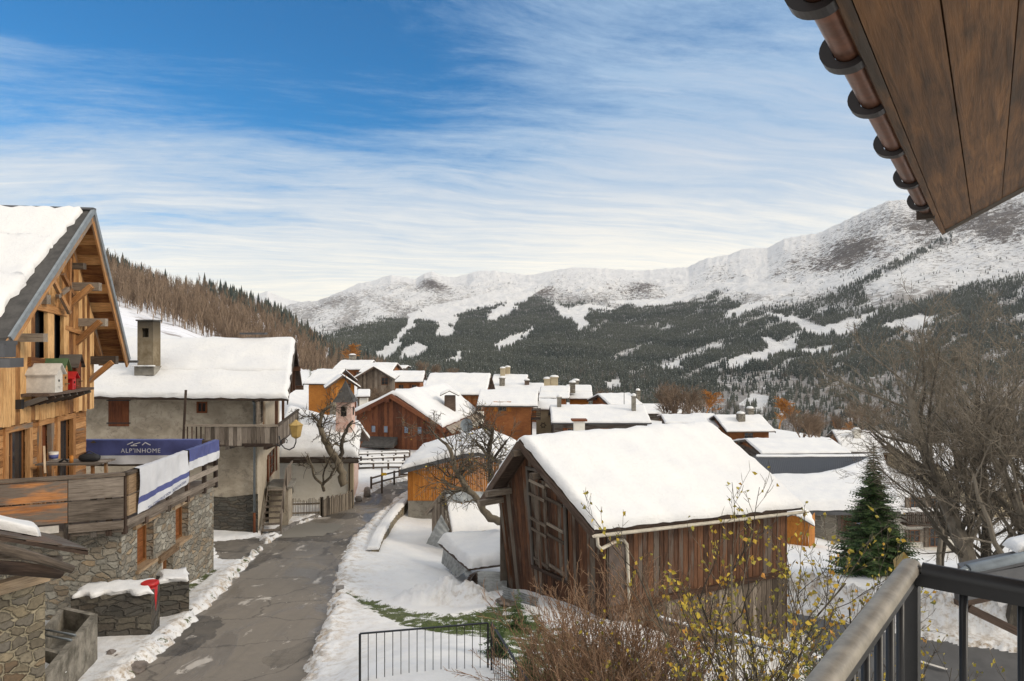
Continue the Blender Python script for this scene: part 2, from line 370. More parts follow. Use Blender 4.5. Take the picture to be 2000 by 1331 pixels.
def plasterfn(c1, c2, c3, stain=.5):
    def fn(k, b):
        n1 = k.noise(k.mapv(k.uv, (1, 1.6, 1)), .55, 7, .68, .8); n2 = k.noise(k.uv, 3.2, 6, .7, 1.2); n3 = k.noise(k.uv, 30, 3, .6)
        c = k.mix(k.ramp(n1, .32, .68), c1, c2); c = k.mix(k.ramp(n2, .5, .68, 0, stain), c, c3)
        setc(k, b, c, .92, k.math('ADD', k.math('MULTIPLY', n2, .8), n3), .5, .02)
    return fn
M['plaster'] = mat('old_grey_plaster', plasterfn((.27, .23, .175), (.47, .41, .325), (.19, .16, .13), .7))
M['plaster_light'] = mat('cream_plaster', plasterfn((.40, .34, .26), (.53, .46, .36), (.32, .26, .19), .5))
M['plaster_white'] = mat('white_plaster', plasterfn((.66, .62, .54), (.74, .71, .64), (.55, .50, .42), .4))
M['plaster_pink'] = mat('pink_plaster', plasterfn((.52, .30, .24), (.66, .52, .45), (.72, .66, .60), .9))
M['plaster_tan'] = mat('tan_plaster', plasterfn((.40, .33, .22), (.48, .40, .27), (.33, .27, .18), .4))
M['concrete'] = mat('concrete', plasterfn((.17, .155, .13), (.31, .29, .25), (.10, .09, .075), .7))
def chim(k, b):
    z = k.n('SeparateXYZ', None, 2, Vector=k.pos); n = k.noise(k.pos, 2.4, 6, .7)
    c = k.mix(k.ramp(n, .3, .7), (.14, .105, .06), (.27, .22, .15)); soot = k.ramp(k.math('ADD', z, k.math('MULTIPLY', n, 1.5)), .2, 2.2)
    setc(k, b, k.mix(soot, c, (.02, .018, .016)), .9, n, .5, .02)
M['chimney'] = mat('sooty_chimney', chim)

def plain(name, c, rough=.5, metal=0.0, var=.25, sc=6, bs=.15, spec=.4):
    def fn(k, b):
        n = k.noise(k.pos, sc, 5, .65); setc(k, b, k.mix(k.ramp(n, .3, .7), tuple(x * (1 - var) for x in c), c), k.math('ADD', k.math('MULTIPLY', n, .25), rough - .12), n, bs, .01)
        b.inputs['Metallic'].default_value = metal; b.inputs['Specular IOR Level'].default_value = spec
    return mat(name, fn)
M['gutter_grey'] = plain('zinc_gutter', (.26, .29, .31), .45, .6)
M['gutter_cream'] = plain('cream_pvc_gutter', (.55, .50, .41), .5, 0, .35, 4)
M['zinc'] = plain('zinc_flashing', (.30, .33, .35), .5, .5)
M['iron'] = plain('black_iron', (.025, .025, .027), .5, .2)
M['rail_black'] = plain('black_paint', (.018, .018, .019), .38, 0, .2)
M['brass'] = plain('brass_lantern', (.50, .34, .12), .45, .5)
M['copper'] = plain('copper_gutter', (.22, .10, .062), .36, .85, .45, 14)
M['copper_dark'] = plain('dark_copper', (.022, .019, .020), .42, .3, .3)
M['corrugated'] = plain('corrugated_iron', (.36, .37, .36), .5, .35, .5, 3)
M['slate'] = plain('slate', (.085, .08, .075), .75, 0, .5, 4, .5)
M['dark_roof'] = plain('dark_metal_roof', (.105, .105, .11), .5, .3, .3, 2)
M['glass'] = plain('window_glass', (.03, .035, .04), .15, 0, .3, 2, 0, .6)
M['glass_sky'] = plain('window_glass_pale', (.20, .25, .33), .15, 0, .3, 2, 0, .6)
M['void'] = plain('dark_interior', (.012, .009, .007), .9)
M['cloth_blue'] = plain('blue_banner', (.085, .10, .27), .65, 0, .25, 2.5, .35)
M['cloth_white'] = plain('white_banner', (.62, .63, .66), .65, 0, .12, 2.5, .35)
M['ink_blue'] = plain('blue_print', (.05, .07, .20), .6)
M['ink_white'] = plain('white_print', (.65, .67, .72), .6)
M['red'] = plain('red_plastic', (.50, .02, .02), .4)
M['yellow'] = plain('yellow_paint', (.75, .48, .02), .5)
M['black_bag'] = plain('black_fabric', (.02, .02, .022), .7)
M['white_paint'] = plain('white_paint', (.66, .62, .56), .6)
M['green_paint'] = plain('green_paint', (.09, .15, .07), .6)
M['frame_wood'] = plain('varnished_frame', (.23, .10, .035), .5)
M['car_paint'] = plain('silver_car_paint', (.30, .31, .33), .3, .6, .1)
M['rail_steel'] = plain('worn_handrail', (.42, .38, .32), .5, .5, .35, 20)
M['plate'] = plain('stained_plate', (.13, .10, .085), .6, .2, .5, 3)
M['rock'] = plain('rock', (.20, .17, .15), .9, 0, .5, 5, .8)
M['granite'] = plain('granite', (.25, .23, .21), .9, 0, .4, 8, .6)

def asphalt(k, b):
    p = k.pos; n1 = k.noise(p, .35, 5, .6, .5); n2 = k.noise(p, 2.0, 6, .7, .8); n3 = k.noise(p, 45, 3, .7)
    wet = k.ramp(k.noise(k.mapv(p, (1, .45, 1), (0, 0, R(-12))), .55, 6, .68, .7), .46, .56)
    c = k.mix(k.ramp(n2, .3, .7), (.080, .066, .050), (.185, .155, .118)); c = k.mix(k.ramp(n1, .35, .65), c, k.mix(.5, c, (.15, .13, .11)))
    c = k.mix(k.ramp(n3, .3, .7, 0, .5), c, (.20, .18, .155))
    c = k.mix(k.math('MULTIPLY', wet, .5), c, (.060, .057, .055))
    wv = k.noise(p, 1.2, 4, .6, 0, 1); pp = k.n('VectorMath', {'operation': 'MULTIPLY_ADD'}, 0, _0=wv, _1=(1.0, 1.0, 0), _2=p)
    ve = k.n('TexVoronoi', {'feature': 'DISTANCE_TO_EDGE', 'voronoi_dimensions': '2D'}, 0, Vector=pp, Scale=.42, Randomness=1.0)
    ve2 = k.n('TexVoronoi', {'feature': 'DISTANCE_TO_EDGE', 'voronoi_dimensions': '2D'}, 0, Vector=pp, Scale=1.5, Randomness=1.0)
    vc = k.n('TexVoronoi', {'voronoi_dimensions': '2D'}, 1, Vector=pp, Scale=.55, Randomness=1.0)
    vr = k.n('SeparateColor', None, 0, Color=vc)
    tk = k.noise(k.mapv(p, (3.2, .25, 1), (0, 0, R(-16))), 1.0, 4, .6); c = k.mix(k.ramp(tk, .5, .72, 0, .5), c, (.05, .045, .04)); c = k.mix(k.ramp(vr, .55, .60, 0, .6), c, (.22, .19, .155)); c = k.mix(k.ramp(vr, .22, .27, .45, 0), c, (.04, .037, .034))
    crack = k.math('MAXIMUM', k.ramp(ve, .0, .022, 1, 0), k.math('MULTIPLY', k.ramp(ve2, .0, .02, 1, 0), k.ramp(n1, .5, .6)))
    c = k.mix(k.math('MULTIPLY', crack, .5), c, (.02, .018, .016))
    sn = k.ramp(k.noise(k.mapv(p, (1, .6, 1), (0, 0, 0), (5, 3, 0)), 1.25, 6, .65, .8), .60, .66)
    c = k.mix(k.math('MULTIPLY', sn, .75), c, (.55, .50, .44))
    ro = k.math('SUBTRACT', k.math('ADD', .72, k.math('MULTIPLY', n2, .2)), k.math('MULTIPLY', wet, .50))
    setc(k, b, c, ro, k.math('SUBTRACT', k.math('ADD', k.math('MULTIPLY', n2, .5), k.math('MULTIPLY', k.math('MULTIPLY', n3, .4), k.math('SUBTRACT', 1.0, wet))), k.math('MULTIPLY', crack, .4)), .5, .02)
    b.inputs['Specular IOR Level'].default_value = .5
M['asphalt'] = mat('old_asphalt', asphalt)
M['asphalt_low'] = plain('grey_asphalt', (.115, .112, .11), .6, 0, .35, 1.2, .4)
# ---------------------------------------------------------------- ground heights
ZR = [(3, -6.1), (10, -6.72), (14.5, -7.2), (20, -7.85), (25, -8.36), (31.5, -9.0), (36, -9.35), (40, -9.6), (46, -9.9), (60, -10.15)]
def zroad(D): return float(np.interp(D, [a for a, _ in ZR], [b for _, b in ZR]))
def onroad(px, py):
    lo, hi = 4.0, 80.0
    for _ in range(50):
        m = (lo + hi) / 2
        if CY - zroad(m) * F / m > py: lo = m
        else: hi = m
    return Vector(((px - CX) / F * m, m, zroad(m)))
LE = [onroad(x, y) for x, y in [(252, 1331), (330, 1262), (400, 1195), (470, 1120), (520, 1064), (580, 1026), (652, 1001), (722, 966), (760, 945)]]
RE = [onroad(x, y) for x, y in [(592, 1331), (622, 1250), (645, 1180), (664, 1100), (690, 1050), (735, 1003), (770, 976), (800, 957)]]
CP = [(-900, 6, -6.6), (0, 5, -6.5), (600, 5, -6.3), (1000, 5, -6.0), (1500, 5, -6.6), (2400, 5, -7.5), (3200, 6, -8),
 (-600, 10, -6.9), (0, 10, -6.95), (800, 9, -5.95), (1000, 10, -6.1), (1300, 10, -6.7), (1600, 10, -8.0), (1900, 10, -9.0), (2400, 10, -9.5),
 (702, 12.5, -6.25), (955, 12.5, -6.12), (1100, 13, -6.6), (1400, 14, -8.2), (1600, 15, -9.3), (2000, 15, -9.5), (2500, 15, -9.5),
 (715, 17, -7.42), (860, 17.5, -7.35), (1000, 17, -7.3), (1200, 17, -7.6), (1400, 18, -9), (1600, 19, -9.5), (2000, 19, -9.5),
 (820, 20, -7.87), (1000, 20.5, -7.8), (1215, 19, -7.9), (1530, 22, -9.6), (1800, 22, -9.5), (2300, 22, -9.3),
 (900, 24.2, -8.8), (1000, 23, -8.45), (1200, 25, -9), (1600, 27, -9.9), (1800, 26, -9.5), (2000, 25, -9.1), (2300, 28, -9.3),
 (745, 28, -8.75), (870, 27.9, -9.3), (960, 29, -9.4), (770, 33, -9.55), (850, 33.8, -9.7), (970, 34, -9.8), (1200, 34, -10.2), (1500, 34, -11.2), (1700, 33, -10.9), (1900, 33, -11), (2300, 33, -10.5),
 (800, 38.5, -10.1), (950, 40, -10.3), (1555, 42, -12.5), (1650, 45, -13.6), (1850, 50, -16), (2200, 45, -14),
 (700, 41, -9.65), (560, 40, -9.6), (400, 38, -9.0), (200, 35, -8.6), (-300, 30, -7.4), (-300, 18, -7.3), (-800, 25, -7),
 (760, 50, -10.0), (850, 50, -10.4), (600, 55, -9.9), (300, 60, -7), (0, 60, -4), (-400, 60, -1),
 (690, 63, -9.9), (930, 63, -9.9), (1100, 70, -11), (1300, 75, -12.5), (1500, 75, -14.5), (1850, 60, -17.8), (2300, 70, -18),
 (600, 90, -10), (750, 95, -10.5), (1000, 90, -12), (1200, 110, -13), (1500, 110, -16.5), (1700, 100, -17.6), (2000, 110, -22), (2500, 110, -22),
 (500, 100, -6), (350, 110, 0), (200, 110, 2.5), (0, 110, 6), (-400, 110, 8), (-900, 110, 10),
 (640, 160, -8), (760, 160, -10), (1000, 160, -14), (1300, 170, -18), (1600, 170, -24), (2000, 170, -32), (2500, 170, -34),
 (350, 250, -8), (200, 250, -6), (0, 250, -5), (-600, 250, -3), (500, 300, -14), (350, 160, -1), (200, 160, 1), (0, 160, 2), (640, 320, -15), (760, 350, -22), (1000, 350, -32), (1300, 350, -46), (1600, 350, -60), (2000, 350, -70), (2600, 350, -72),
 (100, 700, -50), (500, 700, -50), (700, 700, -40), (1000, 700, -72), (1300, 700, -95), (1600, 700, -110), (2000, 700, -115), (2600, 700, -115), (-700, 700, -50)]
for e, s_ in ((LE, -1), (RE, 1)):
    for p in e:
        px = CX + p.x / p.y * F; CP.append((px, p.y, p.z)); 
        if s_ < 0: CP.append((px - 70 - 20 * (30 / p.y), p.y, p.z + .06))
CP = np.array(CP, float)
def _lp(x, y): # log-polar coordinates
    return np.arctan2(x, y) * 3.0, np.log(np.hypot(x, y)) * 1.6
_cx = (CP[:, 0] - CX) / F * CP[:, 1]; _a, _b = _lp(_cx, CP[:, 1]); _h = CP[:, 1]
def _k(r2): return np.where(r2 > 1e-12, r2 * np.log(r2 + 1e-12), 0.0)
_n = len(CP); _K = _k((_a[:, None] - _a) ** 2 + (_b[:, None] - _b) ** 2) + np.eye(_n) * .004
_Pm = np.stack([np.ones(_n), _a, _b], 1); _A = np.block([[_K, _Pm], [_Pm.T, np.zeros((3, 3))]])
_W = np.linalg.solve(_A, np.concatenate([CP[:, 2] / np.sqrt(_h), np.zeros(3)]))
def ground_np(x, y):
    x = np.asarray(x, float); y = np.asarray(y, float); a, b = _lp(x.ravel(), y.ravel()); out = np.empty(a.size)
    for i in range(0, a.size, 40000):
        aa, bb = a[i:i + 40000], b[i:i + 40000]
        out[i:i + 40000] = _k((aa[:, None] - _a) ** 2 + (bb[:, None] - _b) ** 2) @ _W[:_n] + _W[_n] + aa * _W[_n + 1] + bb * _W[_n + 2]
    return (out * np.sqrt(y.ravel())).reshape(x.shape)
def G(x, y): return float(ground_np(np.array([x]), np.array([y]))[0])

def seg_dist(x, y, poly, closed=True):
    """signed distance (negative inside) to polygon"""
    pts = np.array([(p[0], p[1]) for p in poly], float); n_ = len(pts); d2 = np.full(x.shape, 1e9); ins = np.zeros(x.shape, bool)
    for i in range(n_ if closed else n_ - 1):
        ax, ay = pts[i]; bx, by = pts[(i + 1) % n_]; ex, ey = bx - ax, by - ay; L2 = ex * ex + ey * ey + 1e-9
        t = np.clip(((x - ax) * ex + (y - ay) * ey) / L2, 0, 1); d2 = np.minimum(d2, (x - ax - t * ex) ** 2 + (y - ay - t * ey) ** 2)
        if closed:
            c = ((ay > y) != (by > y)); 
            with np.errstate(divide='ignore', invalid='ignore'):
                xx = (bx - ax) * (y - ay) / (by - ay + 1e-12) + ax
            ins ^= c & (x < xx)
    d_ = np.sqrt(d2); return np.where(ins, -d_, d_) if closed else d_

def far_side(p, px0): return Vector(((px0 - CX) / F * p.y, p.y, p.z))
l0 = LE[0] + (LE[0] - LE[1]).normalized() * 9; r0 = RE[0] + (RE[0] - RE[1]).normalized() * 9
ROAD = [l0] + LE + [Vector((-6.2, 52, -9.95)), Vector((-4.0, 52, -9.95)), Vector((-5.2, 46, -9.9))] + RE[::-1] + [r0]
pz = lambda px, py, z: Vector(((px - CX) / F * (z * F / (CY - py)), z * F / (CY - py), z))
LOW = [(7.4, 30.5), (8.6, 26.5), (10.2, 24.2), (12.4, 22.3), (15.2, 20.4), (19, 18.6), (30, 14), (30, 8), (14, 11.5), (9.5, 15), (8.8, 18.5), (9.6, 22.2), (7.8, 24.5), (6.5, 30)]
YARD = [onroad(420, 1095), onroad(415, 1062), onroad(505, 1050), onroad(520, 1064), onroad(470, 1100)]
APR = [(-11.5, 31.2), (-9.1, 31.6), (-8.9, 33.6), (-11.5, 34.3)]
DRIVE = [(-4.2, 4), (.3, 4), (.2, 11.2), (-3.3, 11.4)]

# ---- ground sheet (polar grid)
az = np.linspace(R(-58), R(58), 880); Dr = np.concatenate([np.geomspace(2.5, 60, 560), np.geomspace(60.4, 760, 130)[0:]])
A_, D_ = np.meshgrid(np.tan(az), Dr, indexing='xy'); X = A_ * D_; Y = D_
Z = ground_np(X, Y)
nz1 = fbm(X * 2.2, Y * 2.2, 5); nz2 = fbm(X * .35 + 5, Y * .35, 4); nz3 = fbm(X * 7, Y * 7, 3)
dr = seg_dist(X, Y, ROAD) + nz1 * .34 + nz3 * .05; dl = seg_dist(X, Y, LOW) + nz1 * .5
dy = seg_dist(X, Y, YARD) + nz1 * .6; da = seg_dist(X, Y, APR) + nz1 * .35; dd = seg_dist(X, Y, DRIVE) + nz1 * .2
bank = lambda d_, hgt, wd: hgt * np.clip(d_ / wd, 0, 1) ** .5
edge = np.minimum.reduce([dr, dl, dy, da, dd])
h = np.where(edge < 0, -.05, bank(edge, .13, .25)) + nz2 * .15 * np.clip(edge, 0, 1) + nz1 * .05 * np.clip(edge * 2, 0, 1) * np.exp(-Y / 60)
# ploughed snow heaps
def heap(cx, cy, rx, ry, hh, rough=.35, rz=0):
    c, s_ = math.cos(rz), math.sin(rz); u = ((X - cx) * c + (Y - cy) * s_) / rx; v = (-(X - cx) * s_ + (Y - cy) * c) / ry
    m = np.clip(1 - (u * u + v * v), 0, 1) ** 1.3; return hh * m * (1 + rough * nz1 * 3 + rough * nz3 * 1.5)
h += heap(-2.1, 20.9, 1.6, 1.1, .55) + heap(-1.2, 20.2, 1.1, .7, .3) + heap(-3.6, 25, 2.6, 2.5, .18, .1)
h += heap(11.2, 25.9, 3.4, 1.0, .75, .35, R(-38)) + heap(14.6, 22.6, 3.4, .9, .8, .35, R(-30)) + heap(18.4, 20.4, 3, .8, .7, .35, R(-25))
h += heap(-5.5, 11.8, 1.2, 1.5, .25)
# rough ridge thrown up along the lane
h += np.where(edge > 0, .07 * np.exp(-((dr - .35) / .28) ** 2) * (1 + nz1 * 1.6 + nz3 * .8), 0)
Z = Z + h
dirt = np.clip(1.25 * np.exp(-np.clip(np.minimum(dr, dl), 0, 9) / .75), 0, 1) * 1.0
dirt = np.maximum(dirt, np.clip((nz2 - .12) * 3, 0, .5) * np.clip((nz1 + .2) * 3, 0, 1) * np.exp(-Y / 40)); dirt = np.maximum(dirt, np.clip(heap(14.6, 22.6, 4.4, 1.3, 1, 0, R(-30)) + heap(11.2, 25.9, 4, 1.2, 1, 0, R(-38)) + .6 * heap(-1.2, 20.1, 1.5, .9, 1, 0), 0, 1))
GR = [P(685, 1157, 21.3), P(800, 1190, 19.2), P(880, 1212, 18.2), P(1010, 1170, 19.8), P(1060, 1290, 15), P(960, 1262, 15.6), P(900, 1258, 15.7), P(840, 1240, 16.6), P(790, 1222, 17.6), P(735, 1190, 19.2)]
gd = seg_dist(X, Y, GR); grass = np.clip(.52 - gd * 1.1, 0, .62)
GR2 = [P(1400, 1331, 12), P(1000, 1331, 11), P(985, 1180, 19.5), P(1060, 1190, 18), P(1230, 1250, 15)]
grass = np.maximum(grass, np.clip(.42 - seg_dist(X, Y, GR2) * .6, 0, .58))
K3 = seg_dist(X, Y, [(p.x - .10, p.y) for p in LE[:5]], False); grass = np.maximum(grass, np.where(seg_dist(X, Y, ROAD) < .5, .40 * np.exp(-(K3 / .22) ** 2) + .0, 0))
W1, W2 = P(262, 1155, 21), P(420, 1115, 24.5); grass = np.maximum(grass, .62 * np.exp(-(seg_dist(X, Y, [P(300, 1160, 18.9), P(418, 1112, 24.2)], False) / .28) ** 2))
grass = np.where(Y > 60, 0, grass)
Z = Z - np.clip((grass - .42) * .6, 0, .05)
V = np.stack([X.ravel(), Y.ravel(), Z.ravel()], 1); nr, nc = X.shape
ii = (np.arange(nr - 1)[:, None] * nc + np.arange(nc - 1)).ravel(); Fq = np.stack([ii, ii + 1, ii + nc + 1, ii + nc], 1)
go = link('snowy_ground', npmesh('snowy_ground', V, Fq, [M['snow_ground']], None, {'dirt': ('POINT', dirt.ravel()), 'grass': ('POINT', grass.ravel())}, True)); tag(go, kind='structure')

def sheet(name, poly, m, lift, step=.25):
    xs = [p[0] for p in poly]; ys = [p[1] for p in poly]; gx = np.arange(min(xs) - .6, max(xs) + .6, step); gy = np.arange(min(ys) - .6, max(ys) + .6, step)
    XX, YY = np.meshgrid(gx, gy); sd = seg_dist(XX, YY, poly); ZZ = ground_np(XX, YY) + lift + .012 * fbm(XX, YY, 2)
    nrr, ncc = XX.shape; i2 = (np.arange(nrr - 1)[:, None] * ncc + np.arange(ncc - 1)).ravel(); fq = np.stack([i2, i2 + 1, i2 + ncc + 1, i2 + ncc], 1)
    keep = (sd.ravel()[fq].min(1) < .45); fq = fq[keep]; used = np.unique(fq); mp = np.full(XX.size, -1); mp[used] = np.arange(len(used))
    vv = np.stack([XX.ravel(), YY.ravel(), ZZ.ravel()], 1)[used]
    return tag(link(name, npmesh(name, vv, mp[fq], [m], None, None, True)), kind='structure')
sheet('village_lane', ROAD, M['asphalt'], 0.0)
sheet('lower_road', LOW, M['asphalt_low'], 0.0, .4)
sheet('paved_yard', YARD, M['asphalt'], .002)
sheet('concrete_apron', APR, M['concrete'], .01)
sheet('driveway', DRIVE, M['asphalt'], .0)
mb = MB()
a, b = pz(1790, 1292, -9.47), pz(1850, 1310, -9.47); e_ = (b - a).normalized(); s_ = Vector((-e_.y, e_.x, 0)) * .06
mb.face([q_ + Vector((0, 0, .035)) for q_ in (a - s_, b - s_, b + s_, a + s_)]); tag(mb.build('road_marking', M['white_paint']), kind='structure')

# ---------------------------------------------------------------- hill on the left and the mountain side
HR = np.array([(-1200, 430), (-400, 440), (0, 470), (200, 512), (260, 535), (330, 558), (400, 570), (450, 585), (500, 600), (540, 615), (580, 640), (640, 678), (700, 700), (760, 722), (860, 745)], float)
def hill_xyz(px, v):
    yr = np.interp(px, HR[:, 0], HR[:, 1]); DR = np.interp(px, [-1200, 200, 500, 860], [420, 430, 560, 800]); D = 105 * (DR / 105) ** v
    zf = np.interp(px, [-1200, 0, 200, 350, 500, 640, 860], [3, 2, .5, -1.5, -8, -13, -14]) - 1.0
    yf = CY - zf * F / 105
    # concave foot (open snow field), then rising evenly to the ridge
    py = yf + (yr - yf) * np.clip(v, 0, 1) ** .8
    x = (px - CX) / F * D; z = -(py - CY) / F * D + fbm(x * .02, D * .02, 4) * 6 * v
    return x, D, z
pxs = np.linspace(-900, 860, 260); vs = np.linspace(0, 1.12, 110); PX, VV = np.meshgrid(pxs, vs); hx, hy, hz = hill_xyz(PX, VV)
hz = np.where(VV > 1, hz - (VV - 1) * 260, hz)
nr, nc = PX.shape; ii = (np.arange(nr - 1)[:, None] * nc + np.arange(nc - 1)).ravel(); Fq = np.stack([ii, ii + 1, ii + nc + 1, ii + nc], 1)
hill_m = mat('hill_snow', lambda k, b: setc(k, b, k.mix(k.ramp(k.noise(k.pos, .12, 6, .7), .50, .66, 0, .8), (.80, .80, .83), (.20, .16, .13)), .85, k.noise(k.pos, .5, 4, .6), .5, .6))
tag(link('wooded_hill', npmesh('wooded_hill', np.stack([hx.ravel(), hy.ravel(), hz.ravel()], 1), Fq, [hill_m], None, None, True)), kind='structure')

RR = np.array([(380, 640), (515, 612), (560, 600), (585, 592), (620, 590), (650, 577), (700, 556), (735, 548), (765, 537), (785, 541), (812, 546), (828, 536), (845, 533), (860, 540), (880, 544), (910, 540), (925, 533), (945, 531), (970, 530), (1000, 536), (1040, 537), (1080, 530), (1115, 524), (1165, 524), (1200, 528), (1250, 531), (1300, 527), (1345, 522), (1380, 506), (1420, 500), (1455, 489), (1500, 487), (1532, 469), (1560, 463), (1600, 457), (1650, 433), (1700, 410), (1735, 394), (1760, 391), (1800, 392), (1850, 388), (1920, 380), (2000, 372), (2200, 330), (2800, 260)], float)
def mtn_D1(px): return np.interp(px, [300, 600, 900, 1300, 1750, 2100, 2800], [6500, 6000, 5200, 4300, 3400, 2600, 2200])
def foot_py(px): return np.interp(px, [300, 700, 1000, 1300, 1600, 2000, 2800], [735, 735, 812, 850, 872, 880, 890])
def mtn_D(px, v): return 620 * (mtn_D1(px) / 620) ** v
_rx = np.arange(100, 3000, 4.0); _ry = np.interp(_rx, RR[:, 0], RR[:, 1]); _w = np.hanning(61); _rs = np.convolve(np.pad(_ry, 30, 'edge'), _w / _w.sum(), 'valid')
def mtn_xyz(px, v):
    v = np.asarray(v, float); px = np.asarray(px, float); ys = np.interp(px, _rx, _rs); t_ = np.clip((v - .78) / .2, 0, 1); t_ = t_ * t_ * (3 - 2 * t_); yr = ys + (np.interp(px, RR[:, 0], RR[:, 1]) - ys) * t_; D = mtn_D(px, v); py = foot_py(px) + (yr - foot_py(px)) * v
    x = (px - CX) / F * D; w_ = np.clip(v * 5, 0, 1) * (1 - .8 * np.clip((v - .85) / .15, 0, 1)); rg = np.clip((v - .80) / .2, 0, 1) * .0034 * (fbm(px * .06, v * 9, 5, ridged=True) - .1)
    nz = fbm(x * .0026 + D * .0010, D * .0020 - x * .0006, 6, ridged=True) * .013 + fbm(x * .0007 + 4, D * .0007, 3) * .020 + fbm(x * .010, D * .010, 6) * .0095
    nz = nz + rg / np.maximum(w_, .05)
    z = -(py - CY) / F * D + nz * D * w_; return x, D, z
pxs = np.linspace(330, 2750, 1000); vs = np.concatenate([np.linspace(0, 1, 300), [1.05, 1.15]]); PX, VV = np.meshgrid(pxs, vs); mx, my, mz = mtn_xyz(PX, VV)
mz = np.where(VV > 1, mz - (VV - 1) * 4500, mz)

def pip(px, py, poly):
    return seg_dist(np.asarray(px, float), np.asarray(py, float), poly)
PISTES = [[(803, 618), (790, 640), (765, 668), (718, 706), (762, 706), (788, 665), (822, 625)],
 [(850, 660), (886, 654), (880, 640), (895, 614), (950, 600), (1005, 583), (1050, 558), (1085, 546), (1060, 540), (985, 566), (900, 588), (850, 597), (796, 616), (838, 628), (858, 634)],
 [(954, 628), (985, 618), (1012, 598), (1040, 575), (1070, 556), (1050, 556), (1000, 588), (962, 606)],
 [(777, 706), (807, 668), (836, 677), (822, 696), (795, 706)], [(860, 714), (900, 688), (920, 686), (893, 706)],
 [(960, 672), (1003, 654), (1046, 638), (1030, 656), (1005, 674), (972, 682)],
 [(1085, 598), (1098, 620), (1120, 624), (1128, 648), (1151, 637), (1140, 620), (1160, 606), (1200, 604), (1150, 594), (1115, 602)],
 [(1412, 618), (1461, 593), (1500, 588), (1440, 618)], [(1562, 657), (1545, 690), (1469, 708), (1416, 722), (1424, 702), (1504, 682), (1484, 659), (1500, 660), (1525, 672)],
 [(1492, 612), (1547, 618), (1601, 638), (1644, 632), (1715, 606), (1702, 624), (1650, 650), (1594, 657), (1547, 632)],
 [(1713, 636), (1797, 616), (1840, 622), (1805, 642), (1742, 646)], [(1539, 687), (1633, 675), (1640, 684), (1574, 692)],
 [(1275, 718), (1334, 706), (1330, 720)], [(1445, 790), (1470, 770), (1500, 775), (1490, 800)], [(1190, 590), (1290, 585), (1370, 566), (1340, 590), (1260, 600)],
 [(1400, 560), (1440, 545), (1560, 560), (1530, 575), (1470, 572)], [(1180, 745), (1215, 742), (1210, 765), (1185, 765)]]
TL = np.array([(560, 665), (620, 664), (680, 648), (740, 632), (800, 622), (860, 622), (900, 618), (940, 604), (980, 590), (1020, 570), (1060, 588), (1120, 596), (1190, 592), (1290, 598), (1360, 590), (1400, 570), (1430, 588), (1500, 604), (1570, 596), (1630, 580), (1680, 552), (1700, 600), (1800, 585), (1900, 560), (2000, 545), (2300, 520), (2800, 500)], float)
def forest_density(px, py):
    tl = np.interp(px, TL[:, 0], TL[:, 1]); nn = fbm(px * .013, py * .022, 5); n2 = fbm(px * .05 + 9, py * .07, 4)
    d_ = 1 / (1 + np.exp(-(py - tl + nn * 26) / 3.5)); sp = np.exp(-np.clip(tl - py, 0, 400) / 22) * .22 * (n2 > .05)
    d_ = np.maximum(d_, sp)
    # clumps above the treeline on the right
    band = np.exp(-((py - (612 - (px - 1560) * .50)) / 9) ** 2) * ((px > 1560) & (px < 1860)); d_ = np.maximum(d_, band * .8 * (n2 > -.12))
    clear = np.clip((nn + .02) * 3.2, 0, 1) * np.clip((px - 1350) / 150, 0, 1) * np.exp(-((py - 610) / 60) ** 2); d_ = d_ * (1 - .75 * clear)
    low = np.clip((py - 715 - (px < 1400) * 55) / 30, 0, 1) * np.clip((px - 1080) / 150, 0, 1); d_ = d_ * (1 - low * (.50 + .4 * (n2 < .02)))
    dg = fbm((px * .55 + py) * .035, (py - px * .25) * .012 + 7, 4); d_ = d_ * (1 - .85 * np.clip((dg - .05) * 6, 0, 1) * np.clip((px - 1150) / 120 + .55, 0, 1))
    for pl in PISTES:
        m = pip(px + n2 * 22, py + n2 * 16, pl); d_ = d_ * np.clip(m / 1.6, 0, 1)
    return d_
PYm = -(mz / my) * F + CY
rock = np.clip(1 - np.abs(VV - .86) / .16, 0, 1) * (.55 + fbm(PX * .01, VV * 7, 4) * 1.6)
rock = rock + .6 * np.exp(-((PX - 842) / 26) ** 2 - ((PYm - 556) / 16) ** 2) + .5 * np.clip((PX - 1480) / 200, 0, 1) * np.clip((VV - .62) / .2, 0, 1)
rock = rock + .5 * np.exp(-((PX - 920) / 50) ** 2 - ((PYm - 592) / 14) ** 2) + .35 * np.exp(-((PX - 1010) / 130) ** 2 - ((PYm - 575) / 12) ** 2)
fd = forest_density(PX, PYm)
pist = np.ones_like(fd)
for pl in PISTES: pist = pist * np.clip(pip(PX, PYm, pl) / 2.5, 0, 1)
scrub = (np.clip((PYm - 545) / 40, 0, 1) * (1 - fd) + .55 * np.clip((PX - 1600) / 150, 0, 1)) * pist * (.7 + fbm(PX * .02, PYm * .03, 4) * 1.2)
scrub = scrub + .45 * np.clip((PYm - 700) / 40, 0, 1) * pist
ii = (np.arange(PX.shape[0] - 1)[:, None] * PX.shape[1] + np.arange(PX.shape[1] - 1)).ravel(); nc = PX.shape[1]; Fq = np.stack([ii, ii + 1, ii + nc + 1, ii + nc], 1)
tag(link('mountain', npmesh('mountain', np.stack([mx.ravel(), my.ravel(), mz.ravel()], 1), Fq, [M['mountain']], None, {'rock': ('POINT', (rock * pist).ravel()), 'scrub': ('POINT', scrub.ravel()), 'forest': ('POINT', (np.clip(fd, 0, 1) * pist).ravel())}, True)), kind='structure')
